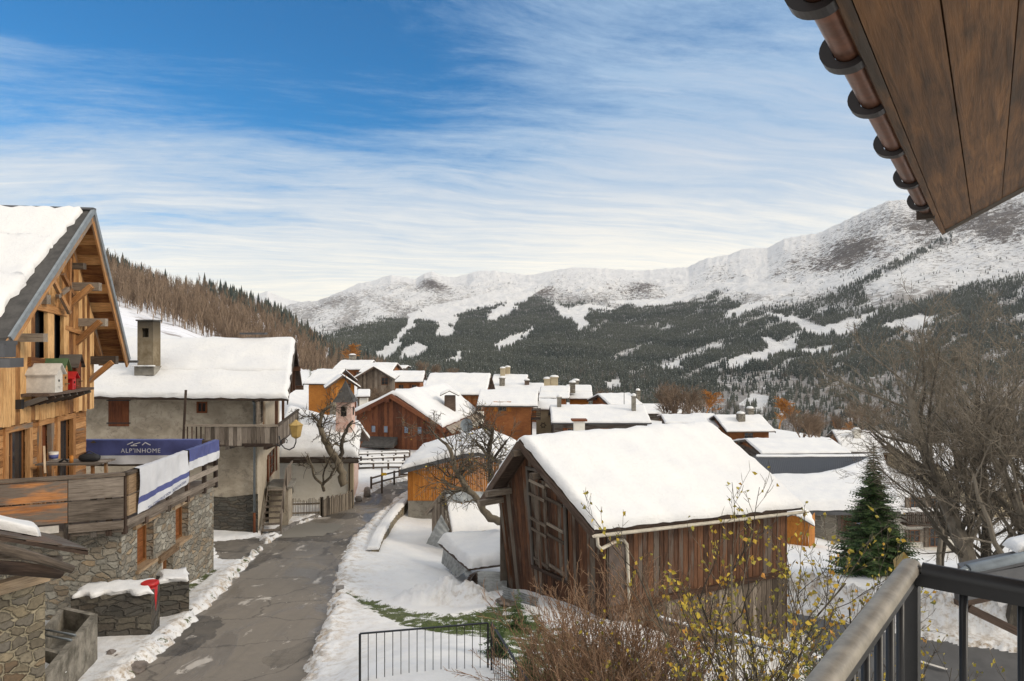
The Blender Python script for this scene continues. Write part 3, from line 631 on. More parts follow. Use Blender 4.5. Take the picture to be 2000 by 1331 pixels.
# far peak behind the left hill
pk = np.array([(440, 600), (480, 590), (515, 573), (522, 570), (530, 574), (560, 585), (590, 592), (640, 596)], float)
PX, VV = np.meshgrid(np.linspace(430, 650, 120), np.linspace(0, 1, 50)); yr = np.interp(PX, pk[:, 0], pk[:, 1]); D = 6500 + VV * 3000; py = 690 + (yr - 690) * VV
x = (PX - CX) / F * D; z = -(py - CY) / F * D + fbm(x * .0012, D * .0012, 5, ridged=True) * 130 * np.clip(1.4 - VV, 0, 1) * np.clip(VV * 4, 0, 1)
nr, nc = PX.shape; ii = (np.arange(nr - 1)[:, None] * nc + np.arange(nc - 1)).ravel(); Fq = np.stack([ii, ii + 1, ii + nc + 1, ii + nc], 1)
o_ = np.ones(PX.size)
tag(link('distant_peak', npmesh('distant_peak', np.stack([x.ravel(), D.ravel(), z.ravel()], 1), Fq, [M['mountain']], None, {'rock': ('POINT', o_ * .35), 'scrub': ('POINT', o_ * 0), 'forest': ('POINT', o_ * 0)}, True)), kind='structure')

# ---------------------------------------------------------------- woods
def tile(pv, pf, pos, scl, rz, rnd, prnd=None):
    """copies of a small tree mesh merged into one"""
    n_, nv = len(pos), len(pv); c, s_ = np.cos(rz)[:, None], np.sin(rz)[:, None]
    x = (pv[None, :, 0] * c - pv[None, :, 1] * s_) * scl[:, None, 0] + pos[:, None, 0]; y = (pv[None, :, 0] * s_ + pv[None, :, 1] * c) * scl[:, None, 0] + pos[:, None, 1]
    z = pv[None, :, 2] * scl[:, None, 1] + pos[:, None, 2]
    Vv = np.stack([x, y, z], 2).reshape(-1, 3); Ff = (pf[None] + (np.arange(n_) * nv)[:, None, None]).reshape(-1, pf.shape[1])
    rr = np.repeat(rnd, len(pf)); 
    if prnd is not None: rr = np.clip(rr * .6 + np.tile(prnd, n_) * .4, 0, 1)
    return Vv, Ff, rr
def cone_proto(tiers, n_, seed=0):
    rs = np.random.RandomState(seed); v = []; f = []
    for (z0, z1, r0_) in tiers:
        b0 = len(v); v.append((0, 0, z1))
        for j in range(n_):
            a = 2 * np.pi * (j + rs.uniform(-.2, .2)) / n_; rr = r0_ * rs.uniform(.65, 1.15); v.append((np.cos(a) * rr, np.sin(a) * rr, z0 + rs.uniform(-.02, .05)))
        for j in range(n_): f.append((b0, b0 + 1 + j, b0 + 1 + (j + 1) % n_))
    return np.array(v), np.array(f)
rs = np.random.RandomState(11)
cv, cf = cone_proto([(.0, .55, .20), (.28, .78, .145), (.55, 1.0, .085)], 5, 2)
N = 420000; px = rs.uniform(560, 2700, N); v = rs.uniform(0.0, .97, N) ** .9
x, y, z = mtn_xyz(px, v); py = -(z / y) * F + CY; dn = forest_density(px, py)
acc = rs.uniform(0, 1, N) < np.clip(dn, 0, 1) * np.clip((y / 2600) ** 1.05, .10, 1.0) * np.where(px > 2050, .3, 1)
x, y, z, dn = x[acc], y[acc], z[acc], dn[acc]; n_ = len(x); hh = rs.uniform(6.5, 13.5, n_) * np.where(dn < .3, .75, 1)
Vv, Ff, rr = tile(cv, cf, np.stack([x, y, z - .5], 1), np.stack([hh * rs.uniform(.85, 1.25, n_), hh], 1), rs.uniform(0, 6.28, n_), np.clip(rs.uniform(0, .6, n_) + .4 + fbm(x * .004, y * .004, 4) * 1.6, 0, 1))
tag(link('mountain_conifer_forest', npmesh('mountain_conifer_forest', Vv, Ff, [M['conifer_far']], None, {'rnd': ('FACE', rr)})), 'dark snow dusted conifer forest covering the mountainside', 'forest', kind='stuff')
print('forest trees', n_)
def bare_proto(seed, nb=46, r=.32, trunk=.30):
    """small leafless tree: trunk and a fan of thin triangular twigs"""
    rs_ = np.random.RandomState(seed); v = []; f = []
    def sl(a, b, w0):
        a = np.array(a); b = np.array(b); d_ = b - a; s1 = np.cross(d_, [0.3, .2, 1.0]); s1 = s1 / (np.linalg.norm(s1) + 1e-9) * w0; s2 = np.cross(d_, s1); s2 = s2 / (np.linalg.norm(s2) + 1e-9) * w0
        i = len(v); v.extend([a + s1, a - s1 * .5 + s2 * .8, a - s1 * .5 - s2 * .8, b]); f.extend([(i, i + 1, i + 3), (i + 1, i + 2, i + 3), (i + 2, i, i + 3)])
    sl((0, 0, 0), (rs_.uniform(-.03, .03), rs_.uniform(-.03, .03), 1.0), .013)
    for i in range(nb):
        z0 = rs_.uniform(trunk, .9); a = rs_.uniform(0, 6.28); L = r * rs_.uniform(.5, 1.0) * (1.15 - z0); up = rs_.uniform(.5, 1.5)
        e = np.array([np.cos(a) * L, np.sin(a) * L, z0 + L * up]); b0 = np.array([0, 0, z0]); sl(b0, e, .0050)
        for j in range(3):
            t = rs_.uniform(.3, .9); p = b0 + (e - b0) * t; dd_ = rs_.normal(0, 1, 3); dd_[2] = abs(dd_[2]); dd_ = dd_ / np.linalg.norm(dd_); sl(p, p + dd_ * L * .55, .0032)
    return np.array(v), np.array(f)
bv, bf = bare_proto(4, 30)
N = 9000; px = rs.uniform(1080, 2500, N); v = rs.uniform(0, .36, N); x, y, z = mtn_xyz(px, v); py = -(z / y) * F + CY; n2 = fbm(px * .02, py * .03, 3)
pq = np.ones(N)
for pl in PISTES: pq *= pip(px, py, pl) > 1
acc = (pq > 0) & (rs.uniform(0, 1, N) < np.clip((n2 + .25) * 1.6, 0, 1) * .42); x, y, z = x[acc], y[acc], z[acc]; n_ = len(x); hh = rs.uniform(8, 15, n_)
Vv, Ff, rr = tile(bv, bf, np.stack([x, y, z - .3], 1), np.stack([hh, hh], 1) * np.array([1.5, 1]), rs.uniform(0, 6.28, n_), rs.uniform(0, 1, n_))
Vm = Vv
tag(link('valley_bare_wood', npmesh('valley_bare_wood', Vm, Ff, [M['twig_grey']], None, {'rnd': ('FACE', rr)})), 'leafless grey brown wood on the lower valley slope', 'forest', kind='stuff')
print('bare', n_)
# ---------------------------------------------------------------- building helpers
def lerp(a, b, t): return a + (b - a) * t
def edge_samples(L, t, step):
    e = [0, .04, .12, .25, .45, .7, 1.0, 1.5]; rr = t * .8
    lo = [x * rr for x in e]; 
    if L < 4 * rr: return sorted(set([L * x for x in (0, .02, .06, .14, .28, .5, .72, .86, .94, .98, 1)]))
    n = max(2, int((L - 3 * rr) / step)); mid = [1.5 * rr + (L - 3 * rr) * i / n for i in range(1, n)]
    return lo + mid + [L - x for x in lo[::-1]]
def snow_sheet(rowsA, rowsB, t, step=.3, seed=0, ripple=0.0, sag=0.0, rim=.05, flat_low=False):
    """rowsA/rowsB: matching chains of points (eave..ridge..eave) at the two ends of the roof; returns rows of points of a rounded snow layer"""
    LA = [0]; 
    for i in range(len(rowsA) - 1): LA.append(LA[-1] + ((rowsA[i + 1] + rowsB[i + 1]) / 2 - (rowsA[i] + rowsB[i]) / 2).length)
    Ls = LA[-1]; Lq = ((rowsA[0] + rowsA[-1]) / 2 - (rowsB[0] + rowsB[-1]) / 2).length; Lq = max(Lq, (rowsA[len(rowsA) // 2] - rowsB[len(rowsA) // 2]).length)
    S = edge_samples(Ls, t, step); Q = edge_samples(Lq, t, step); G_ = []
    SS, QQ = np.meshgrid(S, Q, indexing='ij'); sd_ = seed * 13.7
    N1 = fbm(SS * .5 + sd_, QQ * .5, 4); N2 = fbm(SS * 1.9 + sd_, QQ * 1.9 + 3, 3); N3 = fbm(SS * 4 + sd_, QQ * 4 + 3, 2)
    def base(s, q):
        s = min(max(s, 0), Ls)
        for i in range(len(LA) - 1):
            if s <= LA[i + 1] + 1e-6:
                f = (s - LA[i]) / max(LA[i + 1] - LA[i], 1e-6); return lerp(lerp(rowsA[i], rowsA[i + 1], f), lerp(rowsB[i], rowsB[i + 1], f), q / Lq)
    for i, s in enumerate(S):
        row = []
        for j, q_ in enumerate(Q):
            ds = min(s, Ls - s); dq = min(q_, Lq - q_); rr = t * .8
            if Ls < 4 * rr: ds *= 1.0
            f1 = math.sqrt(max(0, 1 - (1 - min(1, ds / rr)) ** 2)); f2 = math.sqrt(max(0, 1 - (1 - min(1, dq / rr)) ** 2)); ff = f1 * f2
            # smooth the crease at the ridge
            k_ = .35; p = (base(s - k_ * min(1, ds), q_) + base(s + k_ * min(1, ds), q_)) / 2 * .6 + base(s, q_) * .4 if len(rowsA) > 2 else base(s, q_)
            th = t * ff * (1 + N1[i, j] * .7 + N2[i, j] * .25) + ripple * ff * math.sin(q_ * 6.9 + s * .5 + N1[i, j] * 2)
            jit = N3[i, j] * rim * 2 + N2[i, j] * rim * 2
            out = (rowsB[0] - rowsA[0]).normalized()
            p = p + Vector((0, 0, th - sag * math.sin(math.pi * q_ / Lq)))
            if dq < rr: p = p + out * jit * (1 if q_ > Lq / 2 else -1) * (1 - f2 * .5)
            if ds < rr:
                o2 = (base(0, q_) - base(rr, q_)) if s < Ls / 2 else (base(Ls, q_) - base(Ls - rr, q_)); o2.normalize(); p = p + o2 * (jit + .03 + .06 * ff)
            row.append(p)
        G_.append(row)
    return G_
def slab(mb, quad, th, mi=0, g=None, r=None):
    """slab under a quad (p0,p1,p2,p3), thickness downwards"""
    dz_ = Vector((0, 0, -th)); b = [Vector(p) + dz_ for p in quad]; mb.hexa(b + [Vector(p) for p in quad], mi, g, r)

def plank_wall(mb, pl, u0, u1, zb, zt, w_=.18, th=.03, mi=0, holes=(), off=0.0, jit=.0, gap=.008, horiz=False, g=None):
    """individual boards on a Plane; zb, zt functions of u (or numbers); holes = [(u0,u1,z0,z1)]"""
    fb = zb if callable(zb) else (lambda u: zb); ft = zt if callable(zt) else (lambda u: zt)
    if not horiz:
        u = u0
        while u < u1 - .01:
            ww = min(w_ * random.uniform(.75, 1.25), u1 - u); a, b = u + gap / 2, u + ww - gap / 2; segs = [(0, 1)]
            cuts = [(h[2], h[3]) for h in holes if h[0] < b - .01 and h[1] > a + .01]; zlo = max(fb(a), fb(b)) + random.uniform(-jit, jit); o = off + random.uniform(0, .012); r = random.random()
            zs = [zlo]; 
            for c in sorted(cuts): zs += [c[0], c[1]]
            top = min(ft(a), ft(b)); zs.append(top)
            for i in range(0, len(zs), 2):
                z0, z1 = zs[i], zs[i + 1]; last = i == len(zs) - 2
                if z1 - z0 < .02: continue
                za, zb_ = (ft(a), ft(b)) if last else (z1, z1)
                mb.hexa([pl.at(a, z0, o), pl.at(b, z0, o), pl.at(b, z0, o + th), pl.at(a, z0, o + th), pl.at(a, za, o), pl.at(b, zb_, o), pl.at(b, zb_, o + th), pl.at(a, za, o + th)], mi, (0, 0, 1), r)
            u += ww
    else:
        z = zb if not callable(zb) else zb(0); zt_ = zt if not callable(zt) else zt(0)
        while z < zt_ - .01:
            hh = min(w_ * random.uniform(.85, 1.15), zt_ - z); us = [u0]
            for h in sorted(holes):
                if h[2] < z + hh - .01 and h[3] > z + .01: us += [h[0], h[1]]
            us.append(u1); o = off + random.uniform(0, .012); r = random.random()
            for i in range(0, len(us), 2):
                a, b = us[i], us[i + 1]
                if b - a < .02: continue
                mb.hexa([pl.at(a, z + gap, o), pl.at(b, z + gap, o), pl.at(b, z + gap, o + th), pl.at(a, z + gap, o + th), pl.at(a, z + hh, o), pl.at(b, z + hh, o), pl.at(b, z + hh, o + th), pl.at(a, z + hh, o + th)], mi, tuple(pl.u), r)
            z += hh

def wall_holes(mb, pl, u0, u1, z0, z1, holes=(), depth=.35, mi=0, mirev=None, tri=None):
    """flat masonry wall with rectangular openings and their reveals; z0/z1 numbers; tri=(u_apex,z_apex) adds a gable"""
    us = sorted(set([u0, u1] + [h[0] for h in holes] + [h[1] for h in holes])); zs = sorted(set([z0, z1] + [h[2] for h in holes] + [h[3] for h in holes]))
    inh = lambda u, z: any(h[0] < u < h[1] and h[2] < z < h[3] for h in holes); g = tuple(pl.u)
    for i in range(len(us) - 1):
        for j in range(len(zs) - 1):
            if inh((us[i] + us[i + 1]) / 2, (zs[j] + zs[j + 1]) / 2): continue
            q = [pl.at(us[i], zs[j]), pl.at(us[i + 1], zs[j]), pl.at(us[i + 1], zs[j + 1]), pl.at(us[i], zs[j + 1])]
            mb.face(q, mi, g, .5)
    if tri: mb.face([pl.at(u0, z1), pl.at(u1, z1), pl.at(tri[0], tri[1])], mi, g, .5)
    for h in holes:
        a, b, c, d_ = h; m = mi if mirev is None else mirev
        for (p, q_) in (((a, c), (a, d_)), ((a, d_), (b, d_)), ((b, d_), (b, c)), ((b, c), (a, c))):
            mb.face([pl.at(*p), pl.at(*q_), pl.at(*q_, -depth), pl.at(*p, -depth)], m, None, .5)
def ring(mb, pl, a, b, c, d_, w_, th, off, mi=0):
    """rectangular frame of four bars"""
    for (u0, u1, z0, z1) in ((a, b, d_ - w_, d_), (a, b, c, c + w_), (a, a + w_, c + w_, d_ - w_), (b - w_, b, c + w_, d_ - w_)):
        mb.hexa([pl.at(u0, z0, off), pl.at(u1, z0, off), pl.at(u1, z0, off + th), pl.at(u0, z0, off + th), pl.at(u0, z1, off), pl.at(u1, z1, off), pl.at(u1, z1, off + th), pl.at(u0, z1, off + th)], mi, (0, 0, 1) if z1 - z0 > u1 - u0 else tuple(pl.u))
def pbox(mb, pl, u0, u1, z0, z1, o0, o1, mi=0, g=None, r=None):
    mb.hexa([pl.at(u0, z0, o0), pl.at(u1, z0, o0), pl.at(u1, z0, o1), pl.at(u0, z0, o1), pl.at(u0, z1, o0), pl.at(u1, z1, o0), pl.at(u1, z1, o1), pl.at(u0, z1, o1)], mi, g or ((0, 0, 1) if z1 - z0 > u1 - u0 else tuple(pl.u)), r)
def window(parent, pl, a, b, c, d_, off=0.0, fw=.05, fm='frame_wood', gm='glass', bars=1, hbars=1, sill=None, proud=.03, shutters=None, snow=False):
    mb = MB(); ring(mb, pl, a, b, c, d_, fw, proud, off)
    for i in range(1, bars + 1):
        u = a + (b - a) * i / (bars + 1); pbox(mb, pl, u - fw * .35, u + fw * .35, c + fw, d_ - fw, off + .002, off + proud * .8)
    for i in range(1, hbars + 1):
        z = c + (d_ - c) * i / (hbars + 1); pbox(mb, pl, a + fw, b - fw, z - fw * .25, z + fw * .25, off + .004, off + proud * .7)
    w_ = mb.build('window', M[fm], parent)
    g = MB(); g.face([pl.at(a + fw * .5, c + fw * .5, off + .003), pl.at(b - fw * .5, c + fw * .5, off + .003), pl.at(b - fw * .5, d_ - fw * .5, off + .003), pl.at(a + fw * .5, d_ - fw * .5, off + .003)], 0, None, .5); g.build('pane', M[gm], w_)
    if sill:
        s_ = MB(); pbox(s_, pl, a - .06, b + .06, c - .07, c - .003, off - .01, off + .10); s_.build('sill', M[sill], w_)
    if shutters:
        ww = (b - a) * .5
        for u0 in (a - ww - .02, b + .02):
            s_ = MB(); plank_wall(s_, pl, u0, u0 + ww, c - .02, d_ + .02, .12, .03, 0, (), off + .01); s_.build('shutter', M[shutters], w_)
    return w_

def gable_house(name, label, cat, group, c, W, B, yaw, zb, ze, zr, wall='plaster_white', upper=None, usplit=None, snow_t=.38, ov=.7, og=.6, roofm='wood_dark', chim=(), wins=(), balc=(), bare=None, step=.5, tiers=1, ripple=0.0, gablem=None, seed=0, chm='concrete'):
    """house with its ridge along its local x axis; c=(x,y) centre; wins=(side,u,z,w,h[,shutter]) with side f/b/l/r and z above zb"""
    root = empty(name, (c[0], c[1], zb), label, cat, group)
    e = Vector((math.cos(yaw), math.sin(yaw), 0)); f = Vector((-e.y, e.x, 0)); C = Vector((c[0], c[1], 0))
    def pt(x, y, z): return C + e * x + f * y + Vector((0, 0, z))
    hw, hb = W / 2, B / 2; zb2 = zb - 1.0
    pl = {'f': Plane((pt(-hw, -hb, 0).x, pt(-hw, -hb, 0).y), (pt(hw, -hb, 0).x, pt(hw, -hb, 0).y), -f), 'b': Plane(pt(-hw, hb, 0)[:2], pt(hw, hb, 0)[:2], f),
          'l': Plane(pt(-hw, hb, 0)[:2], pt(-hw, -hb, 0)[:2], -e), 'r': Plane(pt(hw, -hb, 0)[:2], pt(hw, hb, 0)[:2], e)}
    mb = MB(); split = usplit if usplit is not None else ze
    for s_, L in (('f', W), ('b', W), ('l', B), ('r', B)):
        p = pl[s_]
        mb.face([p.at(0, zb2), p.at(L, zb2), p.at(L, split), p.at(0, split)], 0, tuple(p.u), .5)
    wl = mb.build('wall', M[wall], root)
    um = upper or gablem or wall
    mb = MB()
    sl = (zr - ze) / hb
    for s_, L in (('f', W), ('b', W)):
        if split < ze - .05: plank_wall(mb, pl[s_], 0, L, split, ze, .3, .04)
    for s_ in 'lr':
        if um.startswith('wood'): plank_wall(mb, pl[s_], 0, B, split - .001, lambda u: zr - abs(u - hb) * sl - .02, .3, .04)
        else: mb.face([pl[s_].at(0, split), pl[s_].at(B, split), pl[s_].at(B, ze)] + [pl[s_].at(hb, zr)] + [pl[s_].at(0, ze)] if split < ze - .05 else [pl[s_].at(0, ze), pl[s_].at(B, ze), pl[s_].at(hb, zr)], 0, tuple(pl[s_].u), .5)
    if mb.v: mb.build('upper_wall' if split < ze - .05 else 'gable_wall', M[um], root)
    # roof
    mb = MB(); zo = ze - sl * ov; q = lambda x, y, z: pt(x, y, z)
    F0, F1, K0, K1, R0, R1 = q(-hw - og, -hb - ov, zo + .16), q(hw + og, -hb - ov, zo + .16), q(-hw - og, hb + ov, zo + .16), q(hw + og, hb + ov, zo + .16), q(-hw - og, 0, zr + .16), q(hw + og, 0, zr + .16)
    slab(mb, [F0, F1, R1, R0], .14, 0, tuple(e)); slab(mb, [R0, R1, K1, K0], .14, 0, tuple(e))
    for x in (-hw - og, hw + og):     # barge boards
        for y0 in (-hb - ov, hb + ov): mb.beam(q(x, y0, zo + .02), q(x, 0, zr + .02), .05, .22, 0)
    for yy in (-hb * .55, 0, hb * .55):
        if og > .3: mb.beam(q(-hw - og * .9, yy, zr - abs(yy) * sl - .15), q(hw + og * .9, yy, zr - abs(yy) * sl - .15), .18, .2, 0)
    rf = mb.build('roof', M[roofm], root)
    if bare is None: bare = 0.0
    s = MB(); inn = lambda a, b, t: lerp(a, b, t)
    if tiers == 1:
        s.grid(snow_sheet([inn(F0, R0, bare), R0, K0], [inn(F1, R1, bare), R1, K1], snow_t, step, seed, ripple))
    else:
        s.grid(snow_sheet([inn(F0, R0, bare), inn(F0, R0, .48)], [inn(F1, R1, bare), inn(F1, R1, .48)], snow_t * .8, step, seed))
        s.grid(snow_sheet([inn(F0, R0, .46), R0, K0], [inn(F1, R1, .46), R1, K1], snow_t * 1.1, step, seed + 1))
    s.build('snow', M['snow'], rf)
    for ch in chim:
        x, y, ww, hh = ch[:4]; m = MB(); zt = zr - abs(y) * sl; m.box(pt(x, y, zt + hh / 2 - .3), ww, ww, hh + .6, 0, e); m.box(pt(x, y, zt + hh + .06), ww * 1.25, ww * 1.25, .1, 0, e)
        cn = m.build('chimney', M[ch[4] if len(ch) > 4 else chm], rf)
        s2 = MB(); z_ = zt + hh + .11; n_ = 8; s2.grid([[pt(x, y, z_) + (e * math.cos(a_ * math.pi / 4) + f * math.sin(a_ * math.pi / 4)) * ww * .62 * rr_ + Vector((0, 0, h_)) for a_ in range(8)] for rr_, h_ in ((1, 0), (.98, .1), (.8, .2), (.4, .26), (.01, .28))], closed=True); s2.build('snow_cap', M['snow'], rf)
    for wi in wins:
        s_, u, z, ww, hh = wi[:5]; window(root, pl[s_], u - ww / 2, u + ww / 2, zb + z, zb + z + hh, .05, .06, wi[6] if len(wi) > 6 else 'frame_wood', 'glass', 1, 1, None, .04, wi[5] if len(wi) > 5 else None)
    for (s_, u, z, L) in balc:
        m = MB(); p = pl[s_]; pbox(m, p, u - L / 2, u + L / 2, zb + z - .12, zb + z, .01, 1.0); pbox(m, p, u - L / 2, u + L / 2, zb + z + .9, zb + z + 1.0, .95, 1.02)
        n_ = int(L / .16)
        for i in range(n_ + 1): uu = u - L / 2 + L * i / n_; pbox(m, p, uu - .04, uu + .04, zb + z, zb + z + .9, .96, .99)
        for uu in (u - L / 2, u + L / 2): pbox(m, p, uu - .03, uu + .03, zb + z + .3, zb + z + .4, .02, .95); pbox(m, p, uu - .03, uu + .03, zb + z + .85, zb + z + .95, .02, .95)
        m.build('balcony', M['wood_dark'], root)
    return root
def bh(name, label, group, px0, px1, ye, yr, D, B, yaw=0, hw=None, **kw):
    """placed from the eave and ridge lines seen; D distance of the front eave"""
    kw.setdefault('ripple', .018); a = P(px0, ye, D); b = P(px1, ye, D); ov = kw.get('ov', .7); og = kw.get('og', .6); e = Vector((math.cos(yaw), math.sin(yaw), 0)); f = Vector((-e.y, e.x, 0))
    W = (b.x - a.x) / max(.2, math.cos(yaw)) - 2 * og; mid = (a + b) / 2 + f * (B / 2 + ov) ; zo = a.z
    zr = -(yr - CY) / F * (D + B / 2 + ov); ze = zo + (zr - zo) * ov / (B / 2 + ov); zg = min(G(mid.x, mid.y), ze - 2.2)
    if 'wins' not in kw and W > 4:
        n_ = 2 + int(W > 8); kw['wins'] = [('f', W * (i + .6 + .12 * ((i * 7 + int(px0)) % 3)) / (n_ + .2), ze - zg - 1.75, .85, 1.0) + (('wood_shutter',) if (i + int(px0)) % 2 else ()) for i in range(n_)]
    return gable_house(name, label, kw.pop('cat', 'house'), group, (mid.x, mid.y), W, B, yaw, zg, ze - .16, zr - .16, **kw)

def text_mesh(name, s, size, m, origin, u, up, n, parent, extr=.002):
    cu = bpy.data.curves.new('lettering', 'FONT'); cu.body = s; cu.size = size; cu.align_x = 'CENTER'; cu.align_y = 'CENTER'; cu.extrude = extr; cu.space_character = 1.15
    o = bpy.data.objects.new('lettering', cu); me = bpy.data.meshes.new_from_object(o); bpy.data.objects.remove(o)
    u = Vector(u).normalized(); up = Vector(up).normalized(); n = Vector(n).normalized(); mt = Matrix(((u.x, up.x, n.x, origin[0]), (u.y, up.y, n.y, origin[1]), (u.z, up.z, n.z, origin[2]), (0, 0, 0, 1)))
    me.transform(mt); me.materials.clear(); me.materials.append(m); return link(name, me, parent)

# ---------------------------------------------------------------- plant helpers
def grow(mb, p, d_, L, r, lvl, mx_, rng, *, rf=.62, spread=.75, kids=5, up=.12, wob=.16, ratio=.62, mi=0, tips=None, start=.25, seg=5, minr=.003, taper=.45):
    p = Vector(p); d_ = Vector(d_).normalized(); n = max(2, seg - lvl); pts = [p.copy()]; dirs = [d_.copy()]
    for i in range(n):
        d_ = (d_ + Vector((rng.gauss(0, wob), rng.gauss(0, wob), rng.gauss(0, wob) + up))).normalized(); p = p + d_ * (L / n); pts.append(p.copy()); dirs.append(d_.copy())
    rad = [max(minr, r * (1 - (1 - taper) * i / n)) for i in range(n + 1)]
    if lvl == mx_: rad[-1] = minr * .5
    mb.tube(pts, rad, 7 if lvl == 0 else (5 if lvl == 1 else 3), mi, False, True)
    if lvl >= mx_:
        if tips is not None: tips.append((pts[-1], dirs[-1])); tips.append((pts[n // 2], dirs[n // 2]))
        return
    k_ = kids[lvl] if hasattr(kids, '__len__') else kids
    for i in range(k_):
        t = start + (1 - start) * (i + rng.random()) / k_; j = min(int(t * n), n - 1); ff = t * n - j; q_ = lerp(pts[j], pts[j + 1], ff); dd_ = dirs[j]
        a = rng.uniform(0, 6.283); o = dd_.orthogonal().normalized(); o = Matrix.Rotation(a, 3, dd_) @ o
        s_ = spread * rng.uniform(.7, 1.25); nd = (dd_ * math.cos(s_) + o * math.sin(s_)).normalized()
        grow(mb, q_, nd, L * ratio * rng.uniform(.7, 1.15) * (1.1 - .35 * t), rad[j] * rf, lvl + 1, mx_, rng, rf=rf, spread=spread, kids=kids, up=up, wob=wob, ratio=ratio, mi=mi, tips=tips, start=.15, seg=seg, minr=minr, taper=taper)
def leaf(mb, p, rng, s_=.03, mi=0):
    n = Vector((rng.gauss(0, 1), rng.gauss(0, 1), rng.gauss(0, .6))).normalized(); a = n.orthogonal().normalized(); a = Matrix.Rotation(rng.uniform(0, 6.28), 3, n) @ a; b = n.cross(a); r = rng.random()
    p = Vector(p); L = s_ * rng.uniform(.7, 1.3); w_ = L * .5; c = n * L * .22
    mb.face([p, p + a * L * .5 + b * w_ - c, p + a * L * 1.3, p + a * L * .5 - b * w_ - c], mi, None, r)
def conifer_mesh(name, h, rad, rng, nwh=26, per=9, nl=14, mats=None):
    tr = MB(); tr.tube([(0, 0, 0), (0, 0, h * .5), (0, 0, h)], [h * .018, h * .012, .004], 6); nd = MB()
    for i in range(nwh):
        t = i / (nwh - 1); z = h * (.05 + .93 * t); rr = rad * (1 - t) ** .85 * (1 if t > .08 else .8) + .04
        for j in range(max(3, int(per * (1 - t * .5)))):
            a = rng.uniform(0, 6.28); L = rr * rng.uniform(.7, 1.12); dz_ = -.18 * L + rng.uniform(-.05, .05); o = Vector((math.cos(a), math.sin(a), 0)); b0 = Vector((0, 0, z)); tip = b0 + o * L + Vector((0, 0, dz_ + .12 * L))
            tr.tube([b0, b0 + o * L * .5 + Vector((0, 0, dz_ * .7)), tip], [h * .0035, h * .002, .001], 3, 0, False)
            sd = Vector((-o.y, o.x, 0)); m_ = max(3, int(nl * L / rad))
            for q_ in range(m_):
                s_ = (q_ + .6) / m_; c = b0 + o * L * s_ + Vector((0, 0, dz_ * math.sin(s_ * 2.2))); wd = .30 * L * (1.15 - s_) + .03
                for k_ in (-1, 1):
                    e = c + (sd * k_ * rng.uniform(.6, 1.1) + o * rng.uniform(.3, .7)) * wd + Vector((0, 0, rng.uniform(-.14, .02) * wd * 2)); r = rng.random()
                    w2 = wd * .20; nd.face([c - o * w2, e, c + o * w2 + Vector((0, 0, rng.uniform(-.4, .1) * w2))], 0, None, r)
                    nd.face([lerp(c, e, .3) + Vector((0, 0, w2 * .9)), e + Vector((0, 0, -w2 * .3)), lerp(c, e, .3) - Vector((0, 0, w2 * 1.1))], 0, None, r * .7)
    return tr, nd
# ================================================================ old timber barn (centre right)
RN, RF = Vector((.23, 20.77, -3.0)), Vector((7.16, 24.8, -3.0)); EN, EF = Vector((2.16, 18.0, -4.98)), Vector((9.2, 21.6, -5.25)); LN, LF = Vector((-1.02, 22.7, -5.25)), Vector((5.9, 26.8, -5.25))
barn = empty('timber_barn', (4, 21, -8.5), 'old dark plank barn with thick snow on its roof, right of the lane', 'barn')
mb = MB(); slab(mb, [EN, EF, RF, RN], .10, 0); slab(mb, [RN, RF, LF, LN], .10, 0)
rdir = (EF - EN).normalized()
for i in range(14):                                                  # rafters seen under the left slope
    t = i / 13; mb.beam(lerp(LN, LF, t) + Vector((0, 0, -.16)), lerp(RN, RF, t) + Vector((0, 0, -.16)), .08, .12)
barge = [(LN, RN), (EN, RN)]
for a, b in barge: mb.beam(a + Vector((-.03, -.02, -.15)), b + Vector((-.03, -.02, -.15)), .05, .20)
broof = mb.build('roof', M['wood_dark'], barn)
s = MB(); s.grid(snow_sheet([EN, RN, LN], [EF, RF, LF], .25, .22, 1, .018, .0, .05)); s.build('snow', M['snow'], broof)
WA, WB = Vector((-.38, 22.6, 0)), Vector((2.57, 18.66, 0)); WC = Vector((8.74, 21.74, 0)); WD = Vector((5.6, 26.2, 0))
gp = Plane(WA[:2], WB[:2]); sp = Plane(WB[:2], WC[:2]); gl = gp.L; ua = gp.uz(1040, 860)[0]
ua = (Vector((.84, 21.12, 0)) - gp.O).dot(gp.u)
gt = lambda u: lerp(-5.22, -3.14, u / ua) if u < ua else lerp(-3.14, -4.98, (u - ua) / (gl - ua))
lean = lambda mbx, k_=.12: [mbx.v.__setitem__(i, (v[0] + max(0, -4.9 - v[2]) * k_ * max(0, min(1, (v[1] - 18.6) / 4)), v[1], v[2])) for i, v in enumerate(mbx.v)]
dl0, dl1 = gp.uz(1034, 925)[0], gp.uz(1103, 925)[0]; dzt = gp.uz(1068, 925)[1]; dzb = gp.uz(1075, 1120)[1]
mb = MB(); plank_wall(mb, gp, 0, gl, -8.75, gt, .17, .035, 0, [(dl0, dl1, dzb, dzt)], 0, .12, .012)
for u in (.05, ua, gl - .05): pbox(mb, gp, u - .08, u + .08, -8.6, gt(u) - .05, .03, .11)
lean(mb); mb.build('gable_wall', M['wood_barn'], barn)
mb = MB(); plank_wall(mb, sp, 0, sp.L, -7.3, lambda u: lerp(-4.98, -5.3, u / sp.L), .175, .035, 0, (), 0, .05, .02)
pbox(mb, sp, 0, sp.L, -7.42, -7.27, .03, .14); mb.build('side_wall', M['wood_barn_red'], barn)
mb = MB(); plank_wall(mb, sp, .1, sp.L, -10.0, -7.42, .2, .03, 0, (), -.05, .05, .02); mb.build('lower_wall', M['wood_old_grey'], barn)
